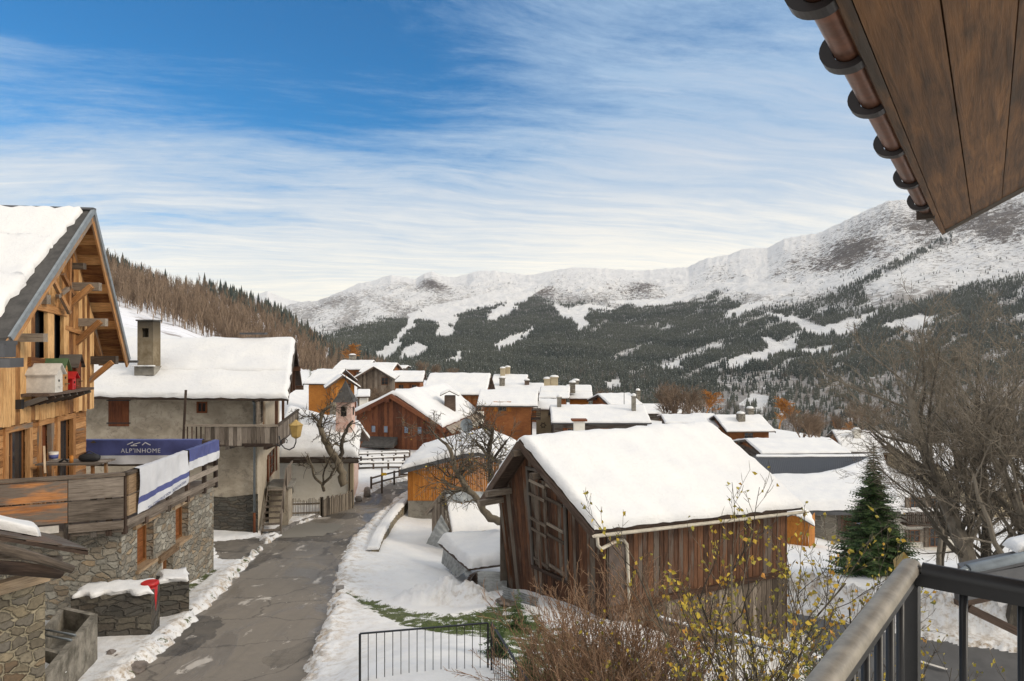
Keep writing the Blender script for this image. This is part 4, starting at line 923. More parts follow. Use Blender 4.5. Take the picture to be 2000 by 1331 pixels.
mb = MB(); plank_wall(mb, Plane(WC[:2], WD[:2], (1, .3)), 0, (WD - WC).length, -10, lambda u: -5.3 + 1.9 * (1 - abs(u / (WD - WC).length * 2 - 1)), .3, .04); plank_wall(mb, Plane(WA[:2], WD[:2], (-1, 1)), 0, (WD - WA).length, -10.0, -5.3, .3, .04)
mb.build('back_wall', M['wood_barn'], barn)
mb = MB(); pbox(mb, sp, .05, .62, -7.9, -5.05, .045, .075); mb.build('metal_patch', M['plate'], barn)
# doors: two leaves with ledges
for (u0, u1) in ((dl0 + .03, (dl0 + dl1) / 2 - .01), ((dl0 + dl1) / 2 + .01, dl1 - .03)):
    mb = MB(); plank_wall(mb, gp, u0, u1, dzb + .02, dzt - .25, .15, .03, 0, (), -.02)
    lean(mb); dr_ = mb.build('door', M['wood_barn'], barn)
    for zf in (.06, .40, .52, .80, .95): 
        zz = lerp(dzb, dzt - .25, zf); t_ = .10 if u0 > dl0 + .1 else -.05
        mb = MB(); mb.beam(gp.at(u0 + .02, zz + .06, .05), gp.at(u1 - .02, zz - .04, .05), .05, .09); lean(mb); mb.build('ledge', M['wood_old_grey'], dr_)
mb = MB(); ring(mb, gp, dl0 - .09, dl1 + .09, dzb - .1, dzt + .09, .10, .06, .035); lean(mb); mb.build('door_frame', M['wood_dark'], barn)
for u, z in ((.55, -4.82), (.10, -5.20), (ua, -3.35), (ua + .9, -3.9)):
    mb = MB(); mb.beam(gp.at(u, z - .04, -.2), gp.at(u, z - .04, .95), .17, .18); mb.build('purlin', M['wood_old_grey'], barn)
# gutter and downpipe
mb = MB(); off = Vector((.02, -.07, -.13)); a, b = EN + off - rdir * .05, EF + off + rdir * .15; side = Vector((rdir.y, -rdir.x, 0)).normalized(); rows = []
for i in range(9):
    t = i / 8; p = lerp(a, b, t); rows.append([p + side * (.075 * math.cos(an)) + Vector((0, 0, .075 * math.sin(an))) for an in [math.pi + math.pi * k_ / 8 for k_ in range(9)]] + [p + side * (.066 * math.cos(an)) + Vector((0, 0, .066 * math.sin(an))) for an in [2 * math.pi - math.pi * k_ / 8 for k_ in range(9)]])
mb.grid(rows); mb.build('gutter', M['gutter_cream'], barn)
mb = MB(); dp = [a + rdir * .12 + Vector((0, 0, -.05)), a + rdir * .14 + Vector((0, 0, -.28)), a + rdir * .22 + Vector((.02, .0, -.38)), sp.at(.38, -5.46, .10), sp.at(.52, -5.50, .10), sp.at(.62, -5.62, .10), sp.at(.64, -5.9, .10), sp.at(.66, -7.25, .16), sp.at(.68, -7.5, .25)]
mb.tube(dp, .048, 10); mb.build('downpipe', M['gutter_cream'], barn)

# loose metal sheets, stones and the low shelters left of the barn
def corr(mb, a, b, c, d_, waves=14, amp=.018, mi=0, th=0):
    """corrugated sheet spanned by a-b (across the waves) and a-d"""
    a, b, c, d_ = map(Vector, (a, b, c, d_)); n = (b - a).cross(d_ - a).normalized(); rows = []
    for j in range(3):
        t = j / 2; rows.append([lerp(lerp(a, b, i / (waves * 4)), lerp(d_, c, i / (waves * 4)), t) + n * amp * math.sin(i / 4 * 6.283) for i in range(waves * 4 + 1)])
    mb.grid(rows)
mb = MB(); corr(mb, P(982, 1145, 19.6), P(982, 1168, 19.3), P(1048, 1186, 18.0), P(1052, 1168, 18.0), 5, .02)
thing(mb, 'metal_sheet', M['corrugated'], 'corrugated iron strip leaning along the foot of the barn gable', 'metal sheet')
def rockmesh(mb, c, r, rng, mi=0):
    c = Vector(c); sx_, sy_, sz_ = r * rng.uniform(.7, 1.3), r * rng.uniform(.7, 1.3), r * rng.uniform(.5, .9); rows = []; o = rng.uniform(0, 99)
    for i in range(7):
        ph = math.pi * i / 6; row = []
        for j in range(9):
            th = 2 * math.pi * j / 9; dv = Vector((math.sin(ph) * math.cos(th), math.sin(ph) * math.sin(th), math.cos(ph))); kf = 1 + .35 * float(perlin(dv.x * 1.7 + o, dv.y * 1.7 + dv.z * 2.1)) * 2
            row.append(c + Vector((dv.x * sx_ * kf, dv.y * sy_ * kf, dv.z * sz_ * kf)))
        rows.append(row)
    mb.grid(rows, mi, False, rng.random(), True)
rng = random.Random(5)
for i, (px, py, r, lb) in enumerate([(985, 1175, .20, 'brown stone uppermost in the heap by the barn corner'), (975, 1188, .16, 'flat reddish stone at the left of the heap by the barn corner'), (993, 1198, .2, 'grey stone at the right foot of the heap by the barn corner'), (984, 1208, .18, 'lowest grey stone of the heap by the barn corner'), (1000, 1180, .14, 'small stone lying against the iron strip by the barn')]):
    p = P(px, py, 19.4); mb = MB(); rockmesh(mb, p, r, rng); thing(mb, 'stone', M['rock'], lb, 'stone', 'stones heaped by the barn corner')
# low lean-to half buried in snow
lt = empty('low_shelter', P(925, 1100, 27), 'low snow covered shelter of bent corrugated iron left of the barn', 'shelter')
T0, T1, T2, T3 = P(857, 1062, 27.5), P(985, 1050, 27.5), P(990, 1102, 23.2), P(915, 1112, 23.6)
mb = MB(); slab(mb, [T3, T2, T1, T0], .06); rf = mb.build('roof', M['wood_dark'], lt)
s = MB(); s.grid(snow_sheet([T3 + Vector((0, 0, .02)), T0 + Vector((0, 0, .02))], [T2 + Vector((0, 0, .02)), T1 + Vector((0, 0, .02))], .38, .2, 5, 0, 0, .07)); s.build('snow', M['snow'], rf)
mb = MB(); corr(mb, P(866, 1072, 26.9), P(915, 1112, 23.7), P(893, 1128, 24.8), P(862, 1100, 27.3), 9, .02)
corr(mb, P(893, 1075, 25.9), P(922, 1118, 23.5), P(912, 1128, 23.6), P(880, 1085, 26), 5, .02); mb.build('side_sheet', M['corrugated'], lt)
wp = empty('wood_stack_cover', P(950, 1135, 22.8), 'corrugated iron sheet on a curved timber cover beside the barn wall', 'cover')
mb = MB(); corr(mb, P(932, 1115, 23.2), P(926, 1152, 22.0), P(990, 1158, 22.0), P(990, 1118, 23.2), 7, .022); mb.build('top_sheet', M['corrugated'], wp)
mb = MB(); rows = []
for i in range(10):
    a_ = math.pi * .5 * i / 9; rows.append([P(934 - 25 * math.sin(a_), 1150 - 36 * math.cos(a_) * .95, 22.6), P(934 - 25 * math.sin(a_) + 8, 1150 - 36 * math.cos(a_) * .95, 21.9)])
mb.grid(rows, 0, False)
for i in range(6): mb.beam(P(908 + 2 * i, 1146 - i * 4, 22.2), P(932, 1152 - i * 6, 21.9), .04, .10)
mb.build('timber_end', M['wood_dark'], wp)
# small grey shed behind
shed = empty('plank_shed', P(905, 1040, 32), 'small grey plank shed with bare metal and snow on its roof behind the low shelter', 'shed')
sn, sf, el_, er = P(868, 957, 31.5), P(985, 962, 34), P(831, 1000, 32.5), P(882, 1040, 30.0); er2 = P(1000, 1030, 32.5); el2 = P(950, 985, 36)
mb = MB(); slab(mb, [er, er2, sf, sn], .07); slab(mb, [sn, sf, el2, el_], .07)
for a, b in ((el_, sn), (er, sn)): mb.beam(a + Vector((0, -.03, -.1)), b + Vector((0, -.03, -.1)), .05, .18)
rf = mb.build('roof', M['wood_old_grey'], shed)
mb = MB(); corr(mb, lerp(sn, er, .05), lerp(sf, er2, .05), lerp(sf, er2, .62), lerp(sn, er, .62), 12, .02); 
for i, v in enumerate(mb.v): mb.v[i] = (v[0], v[1], v[2] + .05)
mb.build('metal_sheet', M['corrugated'], rf)
s = MB(); s.grid(snow_sheet([lerp(er, sn, -.02), lerp(er, sn, .62)], [lerp(er2, sf, -.02), lerp(er2, sf, .55)], .22, .2, 7)); s.build('snow', M['snow'], rf)
gpl = Plane(P(845, 1040, 32.1)[:2], P(880, 1045, 30.3)[:2]); mb = MB(); ga = gpl.L * .42
plank_wall(mb, gpl, 0, gpl.L, -9.9, lambda u: lerp(-8.05, -7.05, u / ga) if u < ga else lerp(-7.05, -8.4, (u - ga) / (gpl.L - ga)), .2, .03); mb.build('gable_wall', M['wood_old_grey'], shed)
spl = Plane(P(880, 1045, 30.3)[:2], P(990, 1045, 32.8)[:2]); mb = MB(); plank_wall(mb, spl, 0, spl.L, -10, -8.5, .25, .03); mb.build('side_wall', M['wood_old_grey'], shed)
mb = MB(); corr(mb, P(862, 1005, 30.2), P(832, 1062, 30), P(862, 1072, 29.2), P(878, 1035, 29.9), 5, .02); thing(mb, 'metal_sheet', M['corrugated'], 'grey corrugated iron sheet leaning on the corner of the small plank shed', 'metal sheet')

# orange garage beside the lane
gar = empty('orange_garage', P(880, 1000, 40), 'orange varnished plank garage with curved snowy roof beside the lane', 'garage')
f0, f1 = P(797, 980, 38.6), P(975, 985, 38.6); gpl = Plane(f0[:2], f1[:2])
zt0, ztm, zt1 = gpl.at(0, -(912 - CY) / F * 38.6).z, gpl.at(0, -(893 - CY) / F * 38.6).z, gpl.at(0, -(905 - CY) / F * 38.6).z
zb_ = -(978 - CY) / F * 38.6
mb = MB(); plank_wall(mb, gpl, 0, gpl.L, zb_, lambda u: zt0 + (ztm - zt0) * math.sin(min(1, u / gpl.L * 1.25) * 1.5708), .13, .02); wl = mb.build('front_wall', M['wood_orange'], gar)
lp = Plane(f0[:2], (f0 + Vector((-.35, 7.5, 0)))[:2], (-1, 0)); mb = MB(); plank_wall(mb, lp, 0, lp.L, zb_, zt0 - .1, .13, .02); mb.build('side_wall', M['wood_orange'], gar)
mb = MB(); 
for p_, L_ in ((gpl, gpl.L), (lp, lp.L)): pbox(mb, p_, 0, L_, zb_ - 1.6, zb_, -.2, -.01)
mb.build('plinth', M['concrete'], gar)
mb = MB(); rows = []; pts = [P(782, 917, 38.0), P(860, 893, 38.0), P(930, 868 + 12, 38.0), P(985, 905, 38.0)]
prof = [(782, 919), (820, 909), (860, 899), (900, 889), (935, 884), (970, 897), (1005, 914)]
fr = [P(a_, b_, 38.1) for a_, b_ in prof]; bk = [p + Vector((.2, 8.5, .0)) for p in fr]
for i in range(6): slab(mb, [fr[i], fr[i + 1], bk[i + 1], bk[i]], .22)
rf = mb.build('roof', M['dark_roof'], gar)
s = MB(); s.grid(snow_sheet([p + Vector((0, .05, .02)) for p in fr], [p for p in bk], .30, .3, 9, 0, 0, .08)); s.build('snow', M['snow'], rf)

# ================================================================ retaining wall, kerb, stones on the lane edge
a0 = P(716, 1092, 26.2); mb = MB(); pts = [onroad(716, 1080), onroad(728, 1052), onroad(745, 1025), onroad(765, 1000), onroad(784, 982)]; top = []
for i in range(len(pts) - 1):
    a, b = pts[i] + Vector((.35, 0, 0)), pts[i + 1] + Vector((.35, 0, 0)); h0, h1 = .14, .16
    a.z += h0; b.z += h1; pl = Plane(a[:2], b[:2], (1, 0)); A = lambda u, z, o: pl.at(u, z, o)
    mb.hexa([A(0, a.z - 1.9, -.15), A(pl.L, b.z - 1.9, -.15), A(pl.L, b.z - 1.9, .15), A(0, a.z - 1.9, .15), A(0, a.z, -.15), A(pl.L, b.z, -.15), A(pl.L, b.z, .15), A(0, a.z, .15)], 0, tuple(pl.u), .5, 0.0)
    top.append(a)
top.append(b); rw = thing(mb, 'retaining_wall', M['stone_yellow'], 'low ochre stone retaining wall with snow on top along the right of the lane', 'wall')
s = MB(); s.grid(snow_sheet([p + Vector((-.38, 0, -.03)) for p in top], [p + Vector((.16, 0, 0)) for p in top], .17, .25, 3, 0, 0, .04)); s.build('snow', M['snow'], rw)
mb = MB()
def kerbline(mb, line, w_, h_, dx_):
    for i in range(len(line) - 1):
        a, b = line[i], line[i + 1]; L = (b - a).length; n = max(1, int(L / .9))
        for j in range(n):
            p, q_ = lerp(a, b, j / n + .01), lerp(a, b, (j + 1) / n - .01); p = p + Vector((dx_, 0, h_ / 2)); q_ = q_ + Vector((dx_, 0, h_ / 2)); p.z = G(p.x, p.y) + .02; q_.z = G(q_.x, q_.y) + .02
            mb.beam(p, q_, w_, h_ * 2, 0)
kerbline(mb, LE[:4], .13, .14, -.32); kerbline(mb, [LE[4] + Vector((-.1, 0, 0)), LE[5], LE[6]], .14, .13, -.12)
tag(mb.build('kerb', M['granite']), kind='structure')
for i, (px, py, lb) in enumerate([(664, 1158, 'edging stone in the snow at the upper right kerb of the lane'), (658, 1196, 'square edging stone lying lowest on the right kerb of the lane')]):
    p = onroad(px, py); mb = MB(); mb.box(p + Vector((0, 0, .10)), .26, .32, .16, 0, (1, .25, 0)); thing(mb, 'edging_stone', M['granite'], lb, 'stone', 'edging stones beside the lane')

# ================================================================ iron garden fence and car
def rail_fence(name, pts, z0s, hgt, sp_, label, cat, m='iron', r=.007, group=None, post=.02):
    root = empty(name, pts[0], label, cat, group)
    for i in range(len(pts) - 1):
        a, b = Vector(pts[i]), Vector(pts[i + 1]); L = (b - a).length; n = int(L / sp_)
        mb = MB(); mb.beam(a + Vector((0, 0, hgt)), b + Vector((0, 0, hgt)), .035, .022); mb.build('top_rail', M[m], root)
        mb = MB(); mb.beam(a + Vector((0, 0, .06)), b + Vector((0, 0, .06)), .02, .02); mb.build('bottom_rail', M[m], root)
        for j in range(n + 1):
            p = lerp(a, b, j / n); mb = MB(); rr = r if 0 < j < n else post
            mb.box(p + Vector((0, 0, hgt / 2 - (.0 if 0 < j < n else .1))), rr * 1.8, rr * 1.8, hgt - .01 + (0 if 0 < j < n else .2), 0); mb.build('bar' if 0 < j < n else 'post', M[m], root)
    return root
A0, A1 = P(703, 1238, 12.05), P(953, 1217, 12.5); A0.z -= .95; A1.z -= .95
rail_fence('garden_railing', [A0, A1], None, .95, .14, 'thin black iron railing standing in the snow above the parked car', 'railing')
B0, B1 = P(960, 1217, 12.4), P(1040, 1345, 10.1); B0.z -= .95; B1.z -= .95
rail_fence('garden_railing', [B0, B1], None, .95, .12, 'black iron railing running toward the viewer beside green shrubs', 'railing')
# parked car, only its roof reaches into the frame
car = empty('parked_car', (-2.3, 8.4, -6.3), 'silver parked car with only its windscreen and roof edge visible below the railing', 'car')
cz = -6.62; cx, cy = -2.22, 9.0
def carbody(mb, prof, w0, taper_z, taper):
    rows = []
    for (y_, z_) in prof:
        wz = w0 - max(0, z_ - taper_z) * taper; rows.append([Vector((cx + wz * s_, cy + y_, cz + z_ - (abs(s_) ** 3) * .05)) for s_ in (-1, -.92, -.6, 0, .6, .92, 1)])
    mb.grid(rows)
    for sgn in (0, 6): mb.face([r_[sgn] for r_ in rows], 0)
mb = MB(); carbody(mb, [(-2.1, .3), (-2.15, .75), (-2.0, .98), (-1.1, 1.05), (-.4, 1.08), (.9, 1.08), (1.7, 1.02), (1.98, .9), (2.05, .45), (1.9, .25)], .88, 1.0, .2); mb.build('body', M['car_paint'], car)
mb = MB(); carbody(mb, [(-1.25, 1.02), (-.75, 1.40), (.1, 1.50), (.75, 1.45), (1.05, 1.36)], .80, 1.05, .45); mb.build('cabin', M['car_paint'], car)
mb = MB(); rows = [[Vector((cx + (.74 - .14 * t) * s_, cy + lerp(1.07, 1.75, 1 - t), cz + lerp(1.02, 1.375, t) - abs(s_) ** 3 * .04)) for s_ in (-1, -.8, -.4, 0, .4, .8, 1)] for t in (0, .5, 1)]; mb.grid(rows); mb.build('windscreen', M['glass_sky'], car)
for sx_ in (-1, 1):
    for y_ in (-1.35, 1.3):
        mb = MB(); mb.tube([(cx + sx_ * .70, cy + y_, cz + .32), (cx + sx_ * .90, cy + y_, cz + .32)], .32, 20); wh = mb.build('wheel', M['rail_black'], car); mb = MB(); mb.tube([(cx + sx_ * .89, cy + y_, cz + .32), (cx + sx_ * .91, cy + y_, cz + .32)], .2, 14); mb.build('rim', M['zinc'], wh)

# ================================================================ own balcony railing and eave
c0 = Vector((.99, 1.7, -.56)); dA = Vector((-.64, -.768, 0)).normalized(); dB = Vector((.776, -.631, 0)).normalized()
br = empty('balcony_railing', c0, 'black balcony railing with a worn flat handrail in the near right corner', 'railing')
def flatrail(a, b, w_, name, m, h_=.012, dz_=0):
    mb = MB(); d__ = (b - a).normalized(); sd = Vector((-d__.y, d__.x, 0)); rows = []
    prof = [(-w_ / 2, -h_), (-w_ / 2, -h_ * .2), (-w_ * .38, h_ * .6), (-w_ * .15, h_), (w_ * .15, h_), (w_ * .38, h_ * .6), (w_ / 2, -h_ * .2), (w_ / 2, -h_)]
    for p in (a, b): rows.append([p + sd * x + Vector((0, 0, z + dz_)) for x, z in prof])
    mb.grid(rows, 0, True); mb.face([r_ for r_ in rows[0]][::-1]); mb.face(rows[1]); mb.face([rows[0][0], rows[0][-1], rows[1][-1], rows[1][0]]); return mb.build(name, M[m], br)
flatrail(c0 - dA * .02, c0 + dA * 1.7, .047, 'handrail', 'rail_steel'); flatrail(c0 + dB * .028, c0 + dB * 1.9, .042, 'handrail', 'rail_black')
mb = MB(); mb.beam(c0 + Vector((0, 0, -.028)), c0 + dA * 1.7 + Vector((0, 0, -.028)), .03, .03); mb.beam(c0 + dB * .015 + Vector((0, 0, -.028)), c0 + dB * 1.9 + Vector((0, 0, -.028)), .03, .03); mb.build('under_rail', M['rail_black'], br)
mb = MB(); mb.box(c0 + Vector((0, 0, -.545)), .042, .042, 1.0, 0, dA); mb.build('post', M['rail_black'], br)
for d_, n_ in ((dA, 13), (dB, 14)):
    for i in range(1, n_ + 1):
        mb = MB(); p = c0 + d_ * .1125 * i; mb.tube([p + Vector((0, 0, -.045)), p + Vector((0, 0, -.97))], .0095, 8); mb.build('baluster', M['rail_black'], br)
for d_ in (dA, dB):
    mb = MB(); mb.beam(c0 + d_ * .02 + Vector((0, 0, -.985)), c0 + d_ * 1.7 + Vector((0, 0, -.985)), .03, .03); mb.build('bottom_rail', M['rail_black'], br)
mb = MB(); q_ = [c0 + dA * -.1 + dB * -.1, c0 + dA * 3 + dB * -.1, c0 + dA * 3 + dB * 4, c0 + dA * -.1 + dB * 4]; slab(mb, [p + Vector((0, 0, -1.03)) for p in q_], .18, 0); mb.build('balcony_floor', M['wood_dark'], br)

ev = empty('overhanging_eave', P(1845, 450, 6), 'brown plank eave with copper gutter overhanging the top right corner', 'eave')
E0 = P(1845, 450, 6.0); e1 = Vector((-.573, -.819, 0)).normalized(); ct = .368 * 1.5; hp = Vector((.819, -.573, 0)); e2 = (hp * 1.0 + Vector((0, 0, .54))).normalized(); nrm = e1.cross(e2).normalized()
if nrm.z > 0: nrm = -nrm
mb = MB(); x = .0; i = 0
while x < 3.4:
    w_ = .225 + .02 * math.sin(i * 2.1); a = E0 + e2 * (x + .004); b = E0 + e2 * (x + w_ - .004); L = e1 * 8.5; dz_ = -nrm * (.03 + .004 * (i % 2))
    lift = -nrm * (.004 * ((i * 7) % 3)); mb.hexa([a + lift, b + lift, b + L + lift, a + L + lift, a + dz_, b + dz_, b + L + dz_, a + L + dz_], 0, tuple(e1), random.random()); x += w_; i += 1
mb.build('soffit_boards', M['soffit'], ev)
mb = MB(); up_ = -nrm * .12
a = E0; L = e1 * 8.5; 
mb.hexa([a - e2 * .035 + nrm * .02, a - e2 * .003 + nrm * .02, a - e2 * .003 + L + nrm * .02, a - e2 * .035 + L + nrm * .02, a - e2 * .035 + up_, a - e2 * .003 + up_, a - e2 * .003 + L + up_, a - e2 * .035 + L + up_], 0, tuple(e1)); mb.build('fascia', M['soffit'], ev)
mb = MB(); a = E0 - e1 * .004; b = a - e1 * .03; mb.hexa([a - e2 * .035 + nrm * .025, b - e2 * .035 + nrm * .025, b + e2 * 3.4 + nrm * .025, a + e2 * 3.4 + nrm * .025, a - e2 * .035 + up_, b - e2 * .035 + up_, b + e2 * 3.4 + up_, a + e2 * 3.4 + up_], 0, tuple(e2)); mb.build('verge_board', M['wood_dark'], ev)
mb = MB(); slab(mb, [p - nrm * .19 for p in (E0 - e2 * .05 - e1 * .05, E0 + e2 * 3.4 - e1 * .05, E0 + e2 * 3.4 + e1 * 8.6, E0 - e2 * .05 + e1 * 8.6)], .06); mb.build('roof_deck', M['slate'], ev)
gc = E0 - e2 * .03 - hp * .047 + Vector((0, 0, .045)); rows = []; gr_ = .047
for i in range(3):
    p = gc + e1 * (1.12 + 7.2 * i / 2); rows.append([p + hp * (gr_ * math.cos(an)) + Vector((0, 0, gr_ * math.sin(an))) for an in [math.pi * (.92 + 1.1 * k_ / 16) for k_ in range(17)]])
mb = MB(); mb.grid(rows); mb.tube([p[0] for p in rows], .009, 8); mb.face(rows[0][::-1]); mb.build('gutter', M['copper'], ev)
for t in (1.42, 2.28, 3.15, 3.92, 4.5, 5.0, 5.5):
    p = gc + e1 * t; mb = MB(); r0_, r1_ = gr_ + .003, gr_ + .024; prof = []
    for an in [math.pi * (.80 + 1.2 * k_ / 18) for k_ in range(19)]: prof.append((an, r0_, r1_ + .020 * max(0, -math.cos(an)) ** 2))
    A = []; 
    for s_ in (-.032, .032):
        A.append([p + e1 * s_ + hp * (ra * math.cos(an)) + Vector((0, 0, ra * math.sin(an))) for an, ra, rb in prof] + [p + e1 * s_ + hp * (rb * math.cos(an)) + Vector((0, 0, rb * math.sin(an))) for an, ra, rb in prof[::-1]])
    mb.grid([A[0] + [A[0][0]], A[1] + [A[1][0]]], 0, False)
    for k_, s_ in ((0, 1), (1, -1)):
        n_ = len(prof)
        for j in range(n_ - 1): mb.face([A[k_][j], A[k_][j + 1], A[k_][2 * n_ - 2 - j], A[k_][2 * n_ - 1 - j]])
    mb.build('bracket', M['copper_dark'], ev)
mb = MB(); a = gc + e1 * 1.08 + Vector((0, 0, -.08)); mb.hexa([a - hp * .06, a + hp * .06, a + hp * .06 - e1 * .05, a - hp * .06 - e1 * .05] + [p + Vector((0, 0, .12)) for p in (a - hp * .06, a + hp * .06, a + hp * .06 - e1 * .05, a - hp * .06 - e1 * .05)], 0, tuple(hp)); mb.build('end_block', M['soffit'], ev)
# ================================================================ honey coloured chalet at the left
AP = P(178, 410, 20.2); gdir = Vector((-.15, .9887, 0)); rn = Vector((.9887, .15, 0))       # along the gable / outwards to the street
FE = P(248, 702, 23.2); NE = P(14, 660, 16.4)
chal = empty('chalet', (-12, 18, -4.9), 'honey coloured plank chalet with steep snowy gable roof and carved beams, far left', 'chalet')
back = -rn * 14
APb, FEb, NEb = AP + back, FE + back, NE + back
mb = MB(); slab(mb, [NE, AP, APb, NEb], .10, 0, tuple(rn)); slab(mb, [AP, FE, FEb, APb], .10, 0, tuple(rn)); rf = mb.build('roof', M['slate'], chal)
# boards under the overhang
mb = MB()
for a, b in ((NE, AP), (FE, AP)):
    n_ = 16
    for i in range(n_):
        p, q_ = lerp(a, b, i / n_ + .003) + Vector((0, 0, -.11)), lerp(a, b, (i + 1) / n_ - .003) + Vector((0, 0, -.11)); slab(mb, [p - rn * .04, q_ - rn * .04, q_ - rn * 1.4, p - rn * 1.4], .03, 0, tuple(rn))
mb.build('soffit_boards', M['wood_honey'], chal)
for a, b, nm in ((NE, AP, 0), (FE, AP, 1)):
    mb = MB(); mb.beam(a + Vector((0, 0, -.20)) + rn * .02, b + Vector((0, 0, -.20)) + rn * .02, .05, .26, 0, (0, 0, 1)); mb.build('bargeboard', M['wood_beam'], chal)
    mb = MB(); mb.beam(a + Vector((0, 0, -.02)) + rn * .07, b + Vector((0, 0, -.02)) + rn * .07, .07, .14, 0, (0, 0, 1)); mb.build('flashing', M['zinc'], rf)
    d_ = (b - a)
    mb = MB(); mb.beam(a + d_ * .03 + Vector((0, 0, -.30)) - rn * .75, b - d_ * .02 + Vector((0, 0, -.30)) - rn * .75, .16, .16, 0, (0, 0, 1)); mb.build('rafter', M['wood_beam'], chal)
mb = MB(); mb.beam(AP + Vector((0, 0, .02)) + rn * .10, APb + Vector((0, 0, .02)), .20, .06); mb.build('ridge_cap', M['dark_roof'], rf)
mb = MB(); mb.beam(FE + Vector((0, 0, -.08)) + rn * .35, FEb + Vector((0, 0, -.08)), .10, .08); mb.beam(NE + Vector((0, 0, -.12)) + rn * .1, NEb + Vector((0, 0, -.12)), .5, .10); mb.build('gutter', M['dark_roof'], rf)
mb = MB(); o_ = NE + Vector((-.35, -.1, -.30)); mb.box(o_, .9, .5, .34, 0, rn); mb.box(o_ + Vector((.05, 0, -.30)), 1.1, .6, .22, 0, rn); mb.build('eave_box', M['dark_roof'], rf)
# snow on the near slope: three slipped layers with torn edges
dn = (NE - AP)
L1 = [(.02, .30, .42, .10), (.26, .66, .62, .30), (.60, .93, .9, .30)]
for i, (t0, t1, o1, th) in enumerate([(.03, .34, .22, .17), (.30, .66, .34, .23), (.62, .98, .42, .26)]):
    a0, a1 = AP + dn * t0 - rn * o1, AP + dn * t1 - rn * (o1 + .12)
    s = MB(); s.grid(snow_sheet([a1, a0], [a1 - rn * 13, a0 - rn * 13], th, .16, 20 + i, 0, 0, .10)); s.build('snow', M['snow'], rf)
gp = Plane((AP - rn * .78)[:2], (AP - rn * .78 + gdir * 5)[:2], (1, 0)); au = 0.0; az_ = AP.z - .35
slN = (AP.z - NE.z) / (AP - NE).dot(gdir); slF = (AP.z - FE.z) / (FE - AP).dot(gdir)
gu0, gu1 = -4.6, gp.uz(180, 800)[0]
gt = lambda u: az_ + u * slN if u < 0 else az_ - u * slF
zc = gp.uz(160, 801)[1]
def rect(pl, x0, y0, x1, y1, off=0):
    a, b = pl.uz(x0, (y0 + y1) / 2, off)[0], pl.uz(x1, (y0 + y1) / 2, off)[0]; zt, zb = pl.uz((x0 + x1) / 2, y0, off)[1], pl.uz((x0 + x1) / 2, y1, off)[1]; return (min(a, b), max(a, b), zb, zt)
H1 = rect(gp, 66, 603, 84, 700); H2 = rect(gp, 98, 612, 116, 705)
mb = MB(); plank_wall(mb, gp, gu0, gu1, zc - .02, gt, .19, .05, 0, [H1, H2], 0, .03, .012); mb.build('gable_cladding', M['wood_honey'], chal)
gl_ = Plane(gp.at(-.0, 0, -.2)[:2], gp.at(3, 0, -.2)[:2], (1, 0))
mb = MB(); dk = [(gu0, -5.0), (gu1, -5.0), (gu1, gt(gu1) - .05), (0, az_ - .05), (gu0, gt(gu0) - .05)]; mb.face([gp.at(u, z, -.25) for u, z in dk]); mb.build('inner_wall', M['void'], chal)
for H in (H1, H2):
    mb = MB(); ring(mb, gp, H[0], H[1], H[2], H[3], .05, .03, -.12); f_ = mb.build('window', M['rail_black'], chal); g = MB(); g.face([gp.at(H[0], H[2], -.10), gp.at(H[1], H[2], -.10), gp.at(H[1], H[3], -.10), gp.at(H[0], H[3], -.10)]); g.build('pane', M['glass'], f_)
for (x0, y0, x1, y1) in ((84, 600, 97, 705), (116, 606, 126, 712)):
    r_ = rect(gp, x0, y0, x1, y1); mb = MB(); pbox(mb, gp, *r_, .02, .12); mb.build('post', M['wood_honey'], chal)
mb = MB(); a_, b_ = gp.uz(57, 707, .1), gp.uz(123, 716, .1); mb.beam(gp.at(*a_, .1), gp.at(*b_, .1), .10, .26); mb.build('window_sill', M['wood_honey'], chal)
mb = MB(); a_, b_ = gp.uz(70, 598, .1), gp.uz(128, 612, .1); mb.beam(gp.at(*a_, .1), gp.at(*b_, .1), .12, .20); mb.build('lintel', M['wood_beam'], chal)
mb = MB(); a_, b_ = gp.uz(124, 640, .06), gp.uz(160, 652, .06); mb.beam(gp.at(*a_, .08), gp.at(*b_, .08), .10, .13); mb.build('cross_beam', M['wood_beam'], chal)
# purlins and their braces
for (px, py, wd, L_) in ((134, 560, .24, .88), (152, 630, .24, .82), (176, 704, .26, .80), (130, 520, .18, .5), (72, 585, .26, .3), (30, 660, .22, .72)):
    u, z = gp.uz(px, py); mb = MB(); mb.beam(gp.at(u, z, -.3), gp.at(u, z, L_), .22, wd); mb.build('purlin', M['wood_old_grey'] if px != 168 else M['wood_beam'], chal)
for (px, py, dz_) in ((128, 598, .75), (146, 668, .78), (172, 742, .70)):
    u, z = gp.uz(px, py); mb = MB(); mb.beam(gp.at(u, z - .05, .02), gp.at(u, z + dz_ * .8, .72), .15, .15); mb.build('brace', M['wood_beam'], chal)
# open king-post truss in the gable
u0, z0 = gp.uz(112, 548); 
for (x0, y0, x1, y1) in ((104, 548, 136, 612), (122, 535, 142, 575), (136, 505, 134, 610), (112, 580, 138, 560)):
    a_, b_ = gp.uz(x0, y0, .35), gp.uz(x1, y1, .35); mb = MB(); mb.beam(gp.at(*a_, .35), gp.at(*b_, .35), .09, .11); mb.build('truss_member', M['wood_beam'], chal)
